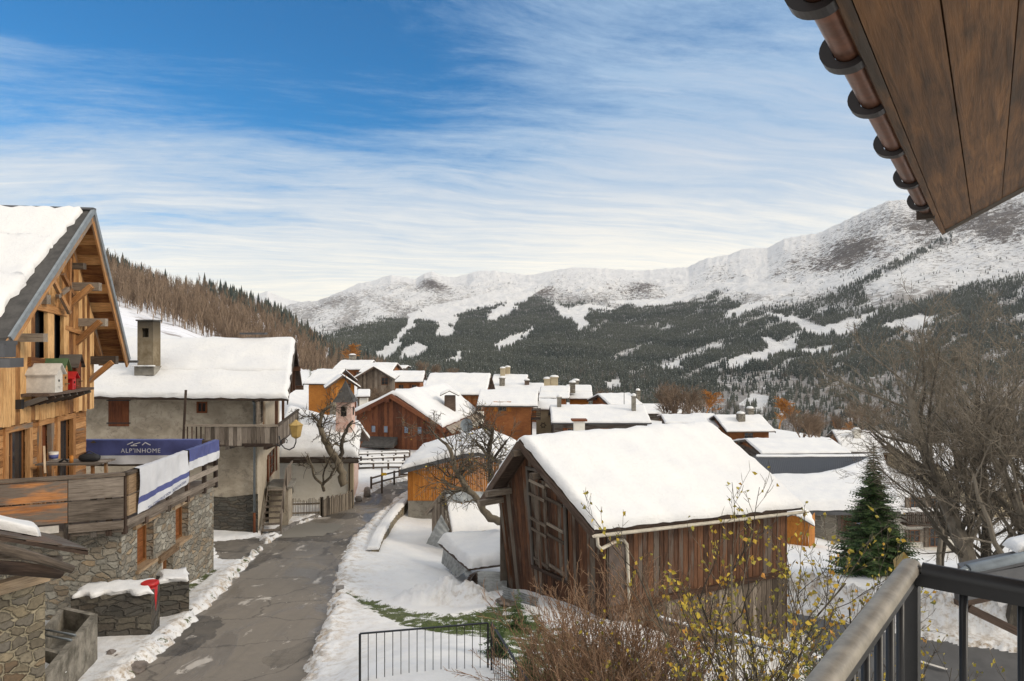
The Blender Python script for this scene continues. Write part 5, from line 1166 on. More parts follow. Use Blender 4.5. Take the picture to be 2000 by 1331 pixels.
# ground floor: frames, doors, log infill
zd = -4.9; zt_ = zc
D1, D2, D3 = rect(gp, 6, 826, 50, 925, -.1), rect(gp, 72, 812, 93, 922, -.1), rect(gp, 108, 812, 136, 900, -.1)
for D_ in (D1, D2, D3): pass
D1, D2, D3 = [(d[0], d[1], zd, zt_ - .18) for d in (D1, D2, D3)]
mb = MB(); plank_wall(mb, gp, gu0, gu1 - .35, zd - .1, zt_, .17, .10, 0, [D1, D2, D3], -.14, 0, .012, True); mb.build('log_wall', M['wood_beam'], chal)
sd = Plane(gp.at(gu1 - .35, 0, -.05)[:2], (gp.at(gu1 - .35, 0, -.05) - rn * 9)[:2], (0, 1)); mb = MB(); plank_wall(mb, sd, 0, 9, zd - .1, zc, .2, .05, 0, (), 0, 0, .01, True); mb.build('side_log_wall', M['wood_beam'], chal)
sd = Plane(gp.at(gu1, 0, 0)[:2], (gp.at(gu1, 0, 0) - rn * 9)[:2], (0, 1)); mb = MB(); plank_wall(mb, sd, 0, 9, zc, gt(gu1), .2, .05); mb.build('side_cladding', M['wood_honey'], chal)
for D_, m in ((D1, 'glass'), (D2, 'wood_shutter'), (D3, 'glass')):
    mb = MB(); ring(mb, gp, D_[0] - .12, D_[1] + .12, D_[2] - .02, D_[3] + .14, .15, .12, -.10); fr = mb.build('door_frame', M['wood_beam'], chal)
    mb = MB(); 
    if m == 'glass':
        ring(mb, gp, D_[0], D_[1], D_[2], D_[3], .07, .05, -.2)
        for k_ in range(1, 4): z = lerp(D_[2], D_[3], k_ / 4); pbox(mb, gp, D_[0], D_[0] + (D_[1] - D_[0]) * .45, z - .015, z + .015, -.18, -.15)
        pbox(mb, gp, D_[0] + (D_[1] - D_[0]) * .40, D_[0] + (D_[1] - D_[0]) * .47, D_[2], D_[3], -.19, -.14); dd_ = mb.build('door', M['frame_wood'], fr)
        mb = MB(); mb.face([gp.at(D_[0], D_[2], -.17), gp.at(D_[1], D_[2], -.17), gp.at(D_[1], D_[3], -.17), gp.at(D_[0], D_[3], -.17)]); mb.build('pane', M['glass'], fr)
    else: plank_wall(mb, gp, D_[0], D_[1], D_[2], D_[3], .16, .05, 0, (), -.2); mb.build('door', M[m], fr)
mb = MB(); u, z = gp.uz(36, 790, .1); pbox(mb, gp, u - .07, u + .07, z - .12, z + .12, .06, .2); mb.build('wall_lamp', M['iron'], chal)
# shelf and nesting boxes
u0, z0 = gp.uz(60, 772, .3); u1 = gp.uz(152, 772, .3)[0]
mb = MB(); pbox(mb, gp, u0, u1, z0 - .04, z0 + .03, .05, .75)
for i in range(7): u = lerp(u0 + .05, u1 - .05, i / 6); mb.beam(gp.at(u, z0 - .28, .06), gp.at(u, z0 - .06, .66), .07, .14)
mb.build('shelf', M['wood_dark'], chal)
def nestbox(u, off, w_, d_, h_, body, roof, label, zb=None):
    z = z0 + .034 if zb is None else zb; b0, b1 = u - w_ / 2, u + w_ / 2; root = empty('bird_house', gp.at(u, z, off), label, 'bird house', 'bird houses on the shelf of the honey chalet')
    mb = MB(); pbox(mb, gp, b0, b1, z, z + h_, off, off + d_); 
    for o in (off, off + d_): mb.face([gp.at(b0, z + h_, o), gp.at(b1, z + h_, o), gp.at(u, z + h_ * 1.45, o)])
    mb.build('box', M[body], root); mb = MB()
    for sg in (-1, 1):
        a, b, c, e = gp.at(u, z + h_ * 1.5, off - .05), gp.at(u, z + h_ * 1.5, off + d_ + .08), gp.at(u + sg * (w_ / 2 + .07), z + h_ * .95, off + d_ + .08), gp.at(u + sg * (w_ / 2 + .07), z + h_ * .95, off - .05); slab(mb, [a, b, c, e], .025, 0, tuple(gp.n))
    mb.build('roof', M[roof], root)
    mb = MB(); c = gp.at(u, z + h_ * .6, off + d_ + .004); mb.tube([c, c + gp.n * .006], .035, 12); mb.build('entrance', M['void'], root)
    mb = MB(); pbox(mb, gp, u - .03, u + .03, z + h_ * .3, z + h_ * .33, off + d_, off + d_ + .10); mb.build('perch', M[roof], root)
us = [lerp(u0, u1, t) for t in (.18, .42, .60, .80)]
nestbox(us[0], .06, .40, .70, .52, 'white_paint', 'white_paint', 'large white wooden bird house at the near end of the shelf')
nestbox(us[1], .16, .28, .48, .60, 'wood_honey', 'green_paint', 'tall bird house with green roof in the middle of the shelf')
nestbox(us[2], .30, .20, .36, .34, 'red', 'red', 'small red bird house squeezed between the green roofed and brown ones')
nestbox(us[3], .10, .30, .46, .66, 'wood_shutter', 'wood_dark', 'dark brown bird house at the far end of the shelf')

# ================================================================ stone base with deck
base = empty('stone_terrace', (-11, 21, -8), 'rubble stone terrace building with plank parapet beside the lane', 'building')
WT = -4.98; b0, b1 = Vector((-10.24, 17.9, 0)), Vector((-10.62, 24.3, 0))
sp_ = Plane(b0[:2], b1[:2], (1, 0)); O1, O2, O3 = rect(sp_, 268, 1022, 300, 1104), rect(sp_, 343, 986, 368, 1056), rect(sp_, 316, 1088, 338, 1122)
mb = MB(); wall_holes(mb, sp_, 0, sp_.L, -9.2, WT, [O1, O2, O3], .38, 0)
fp = Plane((-16.5, 17.6), b0[:2], (0, -1)); wall_holes(mb, fp, 0, fp.L, -9.2, WT, [], .3, 0)
bp_ = Plane(b1[:2], (-16.5, 24.6), (0, 1)); mb.face([bp_.at(0, -9.2), bp_.at(bp_.L, -9.2), bp_.at(bp_.L, WT), bp_.at(0, WT)], 0, tuple(bp_.u), .5)
mb.build('wall', M['stone_deck'], base)
mb = MB(); mb.face([(-16.5, 17.6, WT), (-10.2, 17.85, WT), (-10.58, 24.35, WT), (-16.5, 24.6, WT)]); mb.build('wall_top', M['concrete'], base)
for H, kind_ in ((O1, 'w'), (O2, 'w'), (O3, 'd')):
    mb = MB(); ring(mb, sp_, H[0] + .002, H[1] - .002, H[2] + .002, H[3] - .002, .07, .10, -.30); f_ = mb.build('window' if kind_ == 'w' else 'hatch', M['frame_wood'], base)
    mb = MB(); mb.face([sp_.at(H[0], H[2], -.27), sp_.at(H[1], H[2], -.27), sp_.at(H[1], H[3], -.27), sp_.at(H[0], H[3], -.27)])
    mb.build('pane' if kind_ == 'w' else 'panel', M['wood_midbrown'] if kind_ == 'w' else M['white_paint'], f_)
    mb = MB(); mb.beam(sp_.at(H[0] - .25, H[3] + .10, .01), sp_.at(H[1] + .25, H[3] + .13, .01), .16, .20); mb.build('lintel', M['wood_lintel'], base)
    if kind_ == 'w': mb = MB(); pbox(mb, sp_, H[0] - .1, H[1] + .1, H[2] - .07, H[2] + .01, -.25, .09); mb.build('sill', M['wood_lintel'], base)
# deck
ZF = -4.82; K0, K1, K2, K3 = Vector((-13.6, 16.35, 0)), Vector((-10.08, 17.75, 0)), Vector((-10.16, 23.5, 0)), Vector((-17, 23.4, 0))
mb = MB(); mb.hexa([Vector((p[0], p[1], WT + .01)) for p in (K0, K1, K2, K3)] + [Vector((p[0], p[1], ZF)) for p in (K0, K1, K2, K3)], 0, (1, 0, 0)); mb.build('deck_floor', M['wood_deck'], base)
RT = -3.42
pA, pB, pC = Plane(K0[:2], K1[:2], (0, -1)), Plane(K1[:2], K2[:2], (1, 0)), Plane(K2[:2], K3[:2], (0, -1))
xA = pA.uz(134, 925)[0]
def parapet(pl, a, b, rows, m, name='parapet_board', off=.03):
    for (z0, z1) in rows:
        mb = MB(); pbox(mb, pl, a + .01, b - .01, z0, z1, off, off + .05, 0, tuple(pl.u)); mb.build(name, M[m], base)
bo = [(RT - .62, RT - .10), (RT - 1.18, RT - .66)]
parapet(pA, xA - 4.6, xA, bo, 'wood_rust'); parapet(pA, xA, pA.L, bo, 'wood_deck'); parapet(pA, xA, pA.L, [(RT - 1.45, RT - 1.24)], 'wood_deck'); parapet(pA, xA - 4.6, xA - .2, [(RT - 1.42, RT - 1.24)], 'white_paint', 'lower_board', -.02)
parapet(pB, .05, pB.L, [(RT - .60, RT - .10)], 'wood_lintel'); parapet(pB, .05, 1.3, [(RT - 1.15, RT - .64)], 'wood_lintel'); parapet(pB, 0.05, pB.L, [(RT - 1.42, RT - 1.26), (RT - 1.02, RT - .86)], 'wood_deck', 'lower_board', 0)
parapet(pC, 0, 5, [(RT - .9, RT - .15)], 'wood_deck', 'parapet_board', -.08)
for pl, L_ in ((pA, pA.L), (pB, pB.L), (pC, 5)):
    mb = MB(); pbox(mb, pl, -.05 if pl is not pA else -3, L_ + .03, RT - .08, RT, -.06, .12, 0, tuple(pl.u)); mb.build('top_rail', M['wood_old_grey'], base)
for pl, us_ in ((pA, (.3, xA - .02, xA + .55, pA.L - .35)), (pB, (.06, 1.1, 2.4, 3.6, 4.8, 5.7))):
    for u in us_: mb = MB(); pbox(mb, pl, u - .07, u + .07, RT - 1.62, RT - .09, -.07, .028, 0, (0, 0, 1)); mb.build('post', M['wood_dark'], base)
for i in range(0):
    mb = MB(); p = pA.at(xA + .8 + i * .9, WT + .02, .1); s = MB(); s.grid(snow_sheet([p, p + Vector((.05, .3, .01))], [p + Vector((.5, .15, 0)), p + Vector((.5, .4, 0))], .1, .08, 40 + i)); s.build('snow', M['snow'], base)
# banners
def cloth(name, pl, u0, u1, zt, zb, off, mats, split, label, group=None, tilt=0.0, sag=.02, over=True, seed=0):
    root = empty(name, pl.at((u0 + u1) / 2, RT - .8, off), label, 'banner', group)
    NU, NV = 26, 14; G_ = []
    for j in range(NV + 1):
        t = j / NV; row = []
        for i in range(NU + 1):
            s_ = i / NU; u = lerp(u0, u1, s_); zz0 = zt(s_) if callable(zt) else zt; zz1 = zb(s_) if callable(zb) else zb
            o = off + .018 * math.sin(s_ * 17 + t * 3 + seed) * (.3 + t) + .015 * math.sin(s_ * 41 + seed) + .02 * math.sin(t * 5 + s_ * 4)
            row.append(pl.at(u, lerp(zz0, zz1, t), o))
        G_.append(row)
    k0 = 0
    for (a, b, m, nm) in mats:
        mb = MB(); mb.grid(G_[a:b + 1]); mb.build(nm, M[m], root)
    if over:
        mb = MB(); a = [p for p in G_[0]]; mb.grid([a, [p - pl.n * .14 + Vector((0, 0, .02)) for p in a], [p - pl.n * .26 + Vector((0, 0, -.05)) for p in a]]); mb.build('fold', M[mats[0][2]], root)
    return root
u0 = pC.uz(398, 870)[0]; u1 = pC.uz(160, 870)[0]
bn = cloth('advertising_banner', pC, u0, u1, RT + .02, RT - .80, .14, [(0, 9, 'cloth_blue', 'blue_field'), (9, 14, 'cloth_white', 'white_border')], 9, 'long blue banner with white lettering on the far deck parapet', 'banners over the deck parapet')
cu, cz_ = pC.uz(281, 874); text_mesh('lettering', "ALP'INHOME", .21, M['ink_white'], pC.at(cu, cz_ - .09, .21), -pC.u, (0, 0, 1), pC.n, bn)
mb = MB(); 
for (x0, y0, x1, y1) in ((255, 865, 266, 860), (266, 865, 280, 861), (284, 866, 290, 861), (290, 861, 300, 866), (262, 867, 274, 867)):
    a_, b_ = pC.uz(x0, y0 + 2), pC.uz(x1, y1 + 2); mb.beam(pC.at(*a_, .21), pC.at(*b_, .21), .01, .03)
mb.build('emblem', M['ink_white'], bn)
u0, u1 = pB.uz(266, 930, .1)[0], pB.uz(364, 900, .1)[0]
b2 = cloth('advertising_banner', pB, u0, u1, RT + .02, lambda s_: lerp(RT - 1.20, RT - .95, s_), .17, [(0, 9, 'cloth_white', 'white_field'), (9, 11, 'cloth_blue', 'blue_stripe'), (11, 14, 'cloth_white', 'lettered_border')], 9, 'white banner hanging low over the lane side of the deck parapet', 'banners over the deck parapet', seed=2)
text_mesh('lettering', "TEL. CONSTRUCTION - RENOVATION", .115, M['ink_blue'], pB.at((u0 + u1) / 2, RT - .985, .245), pB.u + Vector((0, 0, .12)), (0, 0, 1), pB.n, b2)
u0, u1 = pB.uz(366, 900, .1)[0], pB.uz(424, 890, .1)[0]
cloth('advertising_banner', pB, u0, u1, RT + .03, RT - .60, .17, [(0, 8, 'cloth_blue', 'blue_field'), (8, 14, 'cloth_white', 'white_border')], 9, 'short blue and white banner at the far corner of the deck parapet', 'banners over the deck parapet', seed=4)
# table with clutter on the deck
tb = empty('wooden_table', P(150, 905, 18.6), 'weathered wooden table on the deck', 'table'); t0 = P(150, 903, 18.7); tz = t0.z
mb = MB(); 
for i in range(5): mb.beam(Vector((t0.x - .85, t0.y - .35 + i * .17, tz)), Vector((t0.x + .8, t0.y - .30 + i * .17, tz)), .16, .04)
mb.build('tabletop', M['wood_deck'], tb)
for x in (-.7, .65):
    for y in (-.3, .3): mb = MB(); mb.beam((t0.x + x, t0.y + y, ZF), (t0.x + x * .95, t0.y + y, tz - .02), .07, .07); mb.build('leg', M['wood_beam'], tb)
bgm = MB(); rows = []
for i in range(9):
    a = math.pi * i / 8; rows.append([Vector((t0.x + .35 + .28 * math.cos(a), t0.y + .13 * math.cos(q_ * 2 * math.pi / 10) * math.sin(a) ** .5, tz + .12 + .12 * math.sin(q_ * 2 * math.pi / 10) * math.sin(a) ** .5)) for q_ in range(10)])
bgm.grid(rows, 0, True, .5, True); bgm.tube([(t0.x + .15, t0.y, tz + .2), (t0.x + .35, t0.y, tz + .30), (t0.x + .55, t0.y, tz + .2)], .015, 6); thing(bgm, 'tool_bag', M['black_bag'], 'black tool bag with handle on the deck table', 'bag')
mb = MB(); mb.tube([(t0.x - .02, t0.y - .2, tz + .02), (t0.x - .02, t0.y - .2, tz + .2)], .05, 12); mb.tube([(t0.x - .02, t0.y - .2, tz + .2), (t0.x - .02, t0.y - .2, tz + .22)], .035, 10); thing(mb, 'paint_can', M['wood_orange'], 'small orange can on the deck table beside the black bag', 'can')
mb = MB(); mb.tube([(t0.x - .35, t0.y - .2, tz + .03), (t0.x - .28, t0.y - .1, tz + .1), (t0.x - .15, t0.y - .15, tz + .06)], .03, 6); thing(mb, 'hand_drill', M['iron'], 'black hand tool lying on the deck table left of the orange can', 'tool')
tu = empty('paint_tub', (t0.x - .80, t0.y + .25, tz), 'white and blue paint tub standing at the left end of the deck table', 'tub'); mb = MB(); mb.tube([(t0.x - .80, t0.y + .25, tz + .02), (t0.x - .80, t0.y + .25, tz + .24)], [.10, .12], 14); mb.build('tub', M['white_paint'], tu); mb = MB(); mb.tube([(t0.x - .80, t0.y + .25, tz + .06), (t0.x - .80, t0.y + .25, tz + .17)], [.107, .118], 14); mb.build('label_band', M['cloth_blue'], tu)
mb = MB(); mb.beam(P(88, 925, 17.6), P(86, 872, 17.9), .05, .05); thing(mb, 'wooden_post', M['wood_lintel'], 'pale wooden stake leaning against the middle door of the honey chalet', 'stake')

# ================================================================ small stone shed, trough, low walls, red bin (bottom left)
sh = empty('stone_outhouse', P(20, 1331, 11.5), 'ochre rubble stone outhouse with a slate and log roof in the bottom left corner', 'outhouse')
q0, q1 = P(-330, 1331, 9.6), P(88, 1250, 12.2); ph = Plane(q0[:2], q1[:2], (1, -1)); mb = MB()
zt_ = -(1128 - CY) / F * 12.2; mb.face([ph.at(0, -8.6), ph.at(ph.L, -8.6), ph.at(ph.L, zt_), ph.at(0, zt_ + .1)], 0, tuple(ph.u), .5)
p2 = Plane(q1[:2], (q1 + Vector((-3.6, 3.2, 0)))[:2], (1, 0)); mb.face([p2.at(0, -8.6), p2.at(p2.L, -8.6), p2.at(p2.L, zt_), p2.at(0, zt_)], 0, tuple(p2.u), .5); mb.build('wall', M['stone_yellow'], sh)
mb = MB(); mb.beam(ph.at(0, zt_ + .08, .02), ph.at(ph.L + .02, zt_ + .05, .02), .2, .2); mb.build('wall_plate', M['wood_lintel'], sh)
r0, r1, r2, r3 = P(-250, 1005, 9.2), P(172, 1078, 11.4), P(110, 1050, 14.2), P(-300, 960, 13.5)
mb = MB(); slab(mb, [r0, r1, r2, r3], .06, 0); 
for i in range(7): t = i / 6; a, b = lerp(r0, r1, t), lerp(r3, r2, t); slab(mb, [a + Vector((0, 0, .03)), lerp(r0, r1, min(1, t + .19)) + Vector((0, 0, .05)), lerp(r3, r2, min(1, t + .19)) + Vector((0, 0, .05)), b + Vector((0, 0, .03))], .03)
rf = mb.build('roof', M['wood_dark'], sh)
s = MB(); up = Vector((0, 0, .06)); s.grid(snow_sheet([lerp(r0, r3, .22) + up, r3 + up], [lerp(r1, r2, .30) + lerp(r0, r1, .78) - r1 + up, lerp(r3, r2, .9) + up], .14, .2, 50)); s.build('snow', M['snow'], rf)
for (x0, y0, D0, x1, y1, D1, w_) in ((-40, 1060, 9.6, 140, 1112, 10.9, .14), (-60, 1105, 9.9, 116, 1120, 11.5, .2), (-60, 1088, 10.2, 118, 1092, 12.5, .10)):
    a, b = P(x0, y0, D0), P(x1, y1, D1); mb = MB(); mb.tube([a, lerp(a, b, .5) + Vector((0, 0, .02)), b], [w_ / 2, w_ / 2 * 1.05, w_ / 2 * .9], 10); mb.build('log_purlin', M['wood_old_grey'] if y0 != 1105 else M['wood_dark'], sh)
tr = empty('water_trough', P(135, 1270, 13.6), 'old stone water trough in front of the ochre outhouse', 'trough')
A_, B_, C_, E_ = P(80, 1330, 12.3), P(184, 1245, 15.2), P(122, 1222, 15.6), P(20, 1300, 12.6); hT = .62
zb0 = G(A_.x, A_.y) - .2; ztp = -(1200 - CY) / F * 15.2
cs = [Vector((p.x, p.y, 0)) for p in (A_, B_, C_, E_)]
def wallseg(mb, a, b, z0, z1, th): pl = Plane(a[:2], b[:2]); pbox(mb, pl, 0, pl.L, z0, z1, -th / 2, th / 2)
mb = MB()
for i in range(4): a_, b_ = cs[i], cs[(i + 1) % 4]; e_ = (b_ - a_).normalized() * .055; wallseg(mb, a_ + e_, b_ - e_ if i % 2 else b_ + e_ * 0, -8.2, ztp - .01 * i, .13 - .01 * i)
wallseg(mb, lerp(cs[0], cs[1], .42), lerp(cs[3], cs[2], .42), -8, ztp - .12, .09); mb.face([p + Vector((0, 0, ztp - .45)) for p in cs]); mb.build('basin', M['stone_trough'], tr)
mb = MB(); mb.tube([lerp(cs[0], cs[1], .52) + Vector((0, 0, ztp + .03)), lerp(cs[3], cs[2], .50) + Vector((0, 0, ztp + .03))], .022, 8); mb.tube([lerp(cs[0], cs[1], .60) + Vector((0, 0, ztp + .03)), lerp(cs[3], cs[2], .58) + Vector((0, 0, ztp + .03))], .022, 8); mb.build('iron_bars', M['gutter_grey'], tr)
s = MB(); z_ = Vector((0, 0, ztp - .42)); s.grid(snow_sheet([lerp(cs[0], cs[1], .02) + z_, lerp(cs[3], cs[2], .02) + z_], [lerp(cs[0], cs[1], .38) + z_, lerp(cs[3], cs[2], .38) + z_], .16, .12, 51)); s.build('snow', M['snow'], tr)
def lowwall(name, x0, x1, yt, yb, D, dep, label, seed):
    a, b = P(x0, yb, D), P(x1, yb, D * 1.0); zt = -(yt - CY) / F * D; root = MB(); pl = Plane(a[:2], (b + Vector((0, .35, 0)))[:2]); z0 = min(G(a.x, a.y), G(b.x, b.y)) - .3
    root.hexa([pl.at(0, z0, -dep), pl.at(pl.L, z0, -dep), pl.at(pl.L, z0, 0), pl.at(0, z0, 0), pl.at(0, zt, -dep), pl.at(pl.L, zt, -dep), pl.at(pl.L, zt, 0), pl.at(0, zt, 0)], 0, tuple(pl.u), .5, 0.0)
    o = thing(root, name, M['stone_dark'], label, 'wall'); s = MB(); s.grid(snow_sheet([pl.at(.05, zt, -dep + .03), pl.at(.05, zt, -.03)], [pl.at(pl.L - .03, zt, -dep + .03), pl.at(pl.L - .03, zt, -.03)], .13, .10, seed, 0, 0, .16)); s.build('snow', M['snow'], o)
lowwall('low_stone_wall', 138, 280, 1168, 1232, 16.6, .7, 'mossy dark stone wall with a snow cap behind the water trough', 60)
lowwall('low_stone_wall', 302, 357, 1142, 1190, 18.6, .8, 'short square stone wall with a snow cap right of the red bin', 61)
rb = empty('red_bin', P(288, 1190, 18.1), 'bright red plastic bin wedged between the two low stone walls', 'bin')
p = P(293, 1186, 17.3); zt_ = -(1136 - CY) / F * 17.3; mb = MB(); mb.tube([(p.x, p.y, p.z - .1), (p.x, p.y, zt_ - .09)], [.14, .18], 18); mb.build('bin_body', M['red'], rb); mb = MB(); mb.tube([(p.x, p.y, zt_ - .09), (p.x, p.y, zt_ - .02), (p.x, p.y, zt_)], [.21, .21, .17], 18); mb.build('lid', M['red'], rb)
mb = MB(); rr = random.Random(3)
for i in range(5):
    p = P(215 + i * 12, 1245 + rr.uniform(-4, 6), 15.6 - i * .15); m = MB(); rockmesh(m, Vector((p.x, p.y, G(p.x, p.y) + .04)), rr.uniform(.12, .22), rr); thing(m, 'stone', M['rock'], 'dark stone in the row sunk in snow below the mossy wall', 'stone', 'stones sunk in snow below the mossy wall')

# ================================================================ grey plastered house
gh = empty('plastered_house', (-15, 35, -9), 'old grey plastered farmhouse with thick snow roof, tall chimney and wrap around balcony', 'house')
wA, wB, wC = Vector((-26, 31.5, 0)), Vector((-11.75, 31.5, 0)), Vector((-13.35, 39.2, 0))
e0, e1_, r0, r1, k0, k1 = Vector((-27, 30.7, -2.45)), Vector((-10.1, 30.7, -2.6)), Vector((-28, 35.5, .0)), Vector((-11.26, 35.5, -.02)), Vector((-29, 40.3, -2.5)), Vector((-12.4, 40.3, -2.6))
mb = MB(); slab(mb, [e0, e1_, r1, r0], .12); slab(mb, [r0, r1, k1, k0], .12)
for a, b in ((e1_, r1), (k1, r1)): mb.beam(a + Vector((0, 0, -.18)), b + Vector((0, 0, -.18)), .05, .26)
rf = mb.build('roof', M['wood_dark'], gh)
m0, m1 = lerp(e0, r0, .42), lerp(e1_, r1, .42); s = MB(); s.grid(snow_sheet([e0, m0], [e1_, m1], .22, .3, 70, 0, 0, .10)); s.build('snow', M['snow'], rf)
m0, m1 = lerp(e0, r0, .37), lerp(e1_, r1, .37); s = MB(); s.grid(snow_sheet([m0, r0, k0], [m1, r1, k1], .28, .3, 71, 0, 0, .05)); s.build('snow', M['snow'], rf)
fp = Plane(wA[:2], wB[:2], (0, -1)); gp2 = Plane(wB[:2], wC[:2], (1, 0))
S1, S2 = rect(fp, 212, 776, 252, 833), rect(fp, 385, 785, 404, 807)
zs = -(975 - CY) / F * 31.5
mb = MB(); wall_holes(mb, fp, 0, fp.L, zs, -2.75, [S1, S2], .25, 0); mb.build('wall', M['plaster'], gh)
mb = MB(); mb.face([fp.at(0, -10, .05), fp.at(fp.L + .05, -10, .05), fp.at(fp.L + .05, zs + .25, .05), fp.at(fp.L * .9, zs + .08, .05), fp.at(fp.L * .8, zs + .2, .05), fp.at(0, zs + .1, .05)], 0, tuple(fp.u), .5); mb.build('stone_footing', M['stone_dark'], gh)
zl = -4.95
G1 = rect(gp2, 524, 880, 538, 930); G2 = (2.2, 3.2, zl + .3, zl + 2.0)
mb = MB(); wall_holes(mb, gp2, 0, gp2.L, -10, -2.75, [(G1[0], G1[1], G1[2], G1[3]), (2.9, 3.9, -7.9, -6.0), (1.6, 2.5, zl + .1, zl + 1.95)], .25, 0); mb.build('gable_plaster', M['plaster_light'], gh)
mb = MB(); plank_wall(mb, gp2, 0, gp2.L, -2.75, lambda u: -.2 - abs(u - gp2.L / 2) * .60, .22, .04); mb.build('gable_boards', M['wood_barn_red'], gh)
for u, z in ((.3, -2.7), (2.0, -1.55), (gp2.L / 2, -.35), (gp2.L - 2, -1.55), (gp2.L - .3, -2.7)):
    mb = MB(); mb.beam(gp2.at(u, z, -.1), gp2.at(u, z, 1.35), .2, .24); mb.build('purlin', M['wood_barn_red'], gh)
mb = MB(); [mb.beam(gp2.at(u, -2.75, .9), gp2.at(u, -.4 - abs(u - gp2.L / 2) * .6, .9), .06, .3) for u in (1.2, 2.4, 3.6, 4.8, 6)]; mb.beam(gp2.at(.2, -2.7, .9), gp2.at(gp2.L, -2.7, .9), .1, .2); mb.build('gable_screen', M['wood_barn_red'], gh)
mb = MB(); plank_wall(mb, fp, S1[0], S1[1], S1[2], S1[3], .3, .04, 0, (), -.02); mb.build('shutter', M['wood_shutter'], gh); mb = MB()
for z in (S1[2] + .15, S1[3] - .15): pbox(mb, fp, S1[0] - .08, S1[1] + .08, z - .025, z + .025, .02, .035)
mb.build('hinges', M['iron'], gh)
window(gh, fp, S2[0] - .02, S2[1] + .02, S2[2], S2[3], -.05, .07, 'wood_shutter', 'glass', 1, 0, None, .08)
window(gh, gp2, G1[0], G1[1], G1[2], G1[3], -.1, .05, 'wood_shutter', 'glass', 1, 2, None, .05)
for uu in (G1[0] - .42, G1[1] + .02): mb = MB(); plank_wall(mb, gp2, uu, uu + .4, G1[2], G1[3], .1, .03, 0, (), .01); mb.build('shutter', M['wood_shutter'], gh)
mb = MB(); pbox(mb, gp2, 2.9, 3.9, -7.9, -6.0, -.2, -.15); mb.build('door', M['wood_old_grey'], gh)
window(gh, gp2, 1.6, 2.5, zl + .1, zl + 1.95, -.15, .07, 'wood_midbrown', 'glass', 1, 2, None, .06)
# lattice and balcony wrapping round the corner
zB = -(866 - CY) / F * 30.3
f2 = Plane((-26, 30.4), (-10.45, 30.4), (0, -1)); uB = f2.uz(362, 850)[0]; mb = MB(); pbox(mb, f2, uB, f2.L, zB - .16, zB - .02, -1.1, .03); pbox(mb, Plane((-10.45, 30.4), (-11.9, 38.5), (1, 0)), 0, 7, zB - .16, zB - .02, -1.4, .03); mb.build('balcony_floor', M['wood_dark'], gh)
zT = -(834 - CY) / F * 30.3; g2 = Plane((-10.45, 30.4), (-11.9, 38.5), (1, 0))
for pl, a, b in ((f2, uB + .9, f2.L), (g2, 0, 7)):
    mb = MB(); plank_wall(mb, pl, a, b, zB - .1, zT - .02, .20, .025, 0, (), 0, .03, .02); mb.build('balcony_boards', M['wood_deck'], gh)
    mb = MB(); pbox(mb, pl, a - (.95 if pl is f2 else 0), b + .04, zT, zT + .09, -.05, .07, 0, tuple(pl.u)); mb.build('balcony_rail', M['wood_old_grey'], gh)
mb = MB(); 
for i in range(5): u = uB + .1 + i * .2; pbox(mb, f2, u - .03, u + .03, zB - .05, zT, 0, .02)
mb.build('balcony_boards', M['wood_dark'], gh)
mb = MB(); a_ = f2.uz(358, 862, .05); b_ = f2.uz(363, 762, .05); mb.beam(f2.at(*a_, .05), f2.at(*b_, .05), .08, .08); mb.build('balcony_pole', M['wood_dark'], gh)
for u in (.5, 2.2): mb = MB(); mb.beam(f2.at(f2.L - u, zB - .2, -.9), f2.at(f2.L - u, zB - .2, .1), .16, .18); mb.build('balcony_joist', M['wood_dark'], gh)
mb = MB(); mb.beam(g2.at(.1, zB + .05, -.05), g2.at(.1, -2.7, -.05), .12, .12); mb.beam(g2.at(2.0, zB + .05, -.05), g2.at(2.0, -2.7, -.05), .10, .10); mb.build('corner_post', M['wood_barn_red'], gh)
mb = MB()
for i in range(5): u = .15 + i * .33; pbox(mb, g2, u - .025, u + .025, zT + .05, -2.75, -.9, -.85)
for i in range(6): z = lerp(zT + .1, -2.8, i / 5); pbox(mb, g2, .15, 1.5, z - .025, z + .025, -.93, -.88, 0, tuple(g2.u))
mb.build('drying_rack', M['wood_old_grey'], gh)
# chimney
cD = 32.3; cb = P(289, 722, cD); ct_ = -(628 - CY) / F * cD
mb = MB(); zc0 = cb.z - .5; z2 = -(650 - CY) / F * cD
w_ = .46
for dx_, dy_, a_, b_ in ((0, -.28, .74, .12), (0, .28, .74, .12), (-.31, 0, .12, .44), (.31, 0, .12, .44)):
    hole = dx_ == 0
    if not hole: mb.box((cb.x + dx_, cD + dy_ + .1, (zc0 + ct_) / 2), a_, b_, ct_ - zc0, 0)
    else:
        mb.box((cb.x, cD + dy_ + .1, (zc0 + z2 - .22) / 2), a_, b_, z2 - .22 - zc0, 0); mb.box((cb.x, cD + dy_ + .1, (z2 + .20 + ct_) / 2), a_, b_, ct_ - z2 - .20, 0)
        for sx_ in (-.27, .27): mb.box((cb.x + sx_, cD + dy_ + .1, z2 - .01), .20, b_, .42, 0)
chm_ = mb.build('chimney', M['chimney'], rf); mb = MB(); mb.box((cb.x, cD + .1, ct_ + .04), .84, .80, .07, 0); mb.build('chimney_cap', M['slate'], rf)
mb = MB(); mb.box((cb.x, cD + .1, cb.z - .05), .92, .9, .42, 0); mb.build('chimney_skirt', M['concrete'], rf)
s = MB(); b__ = cb.z + .16
for sx_ in (-1,): s.grid(snow_sheet([Vector((cb.x - .56, cD - .48, b__)), Vector((cb.x - .56, cD - .36, b__))], [Vector((cb.x + .56, cD - .48, b__)), Vector((cb.x + .56, cD - .36, b__))], .06, .1, 3))
s.build('snow', M['snow'], rf)
mb = MB(); mb.box((-13.4, 35.4, .36), 1.3, .4, .10, 0); mb.build('ridge_vent', M['dark_roof'], rf)
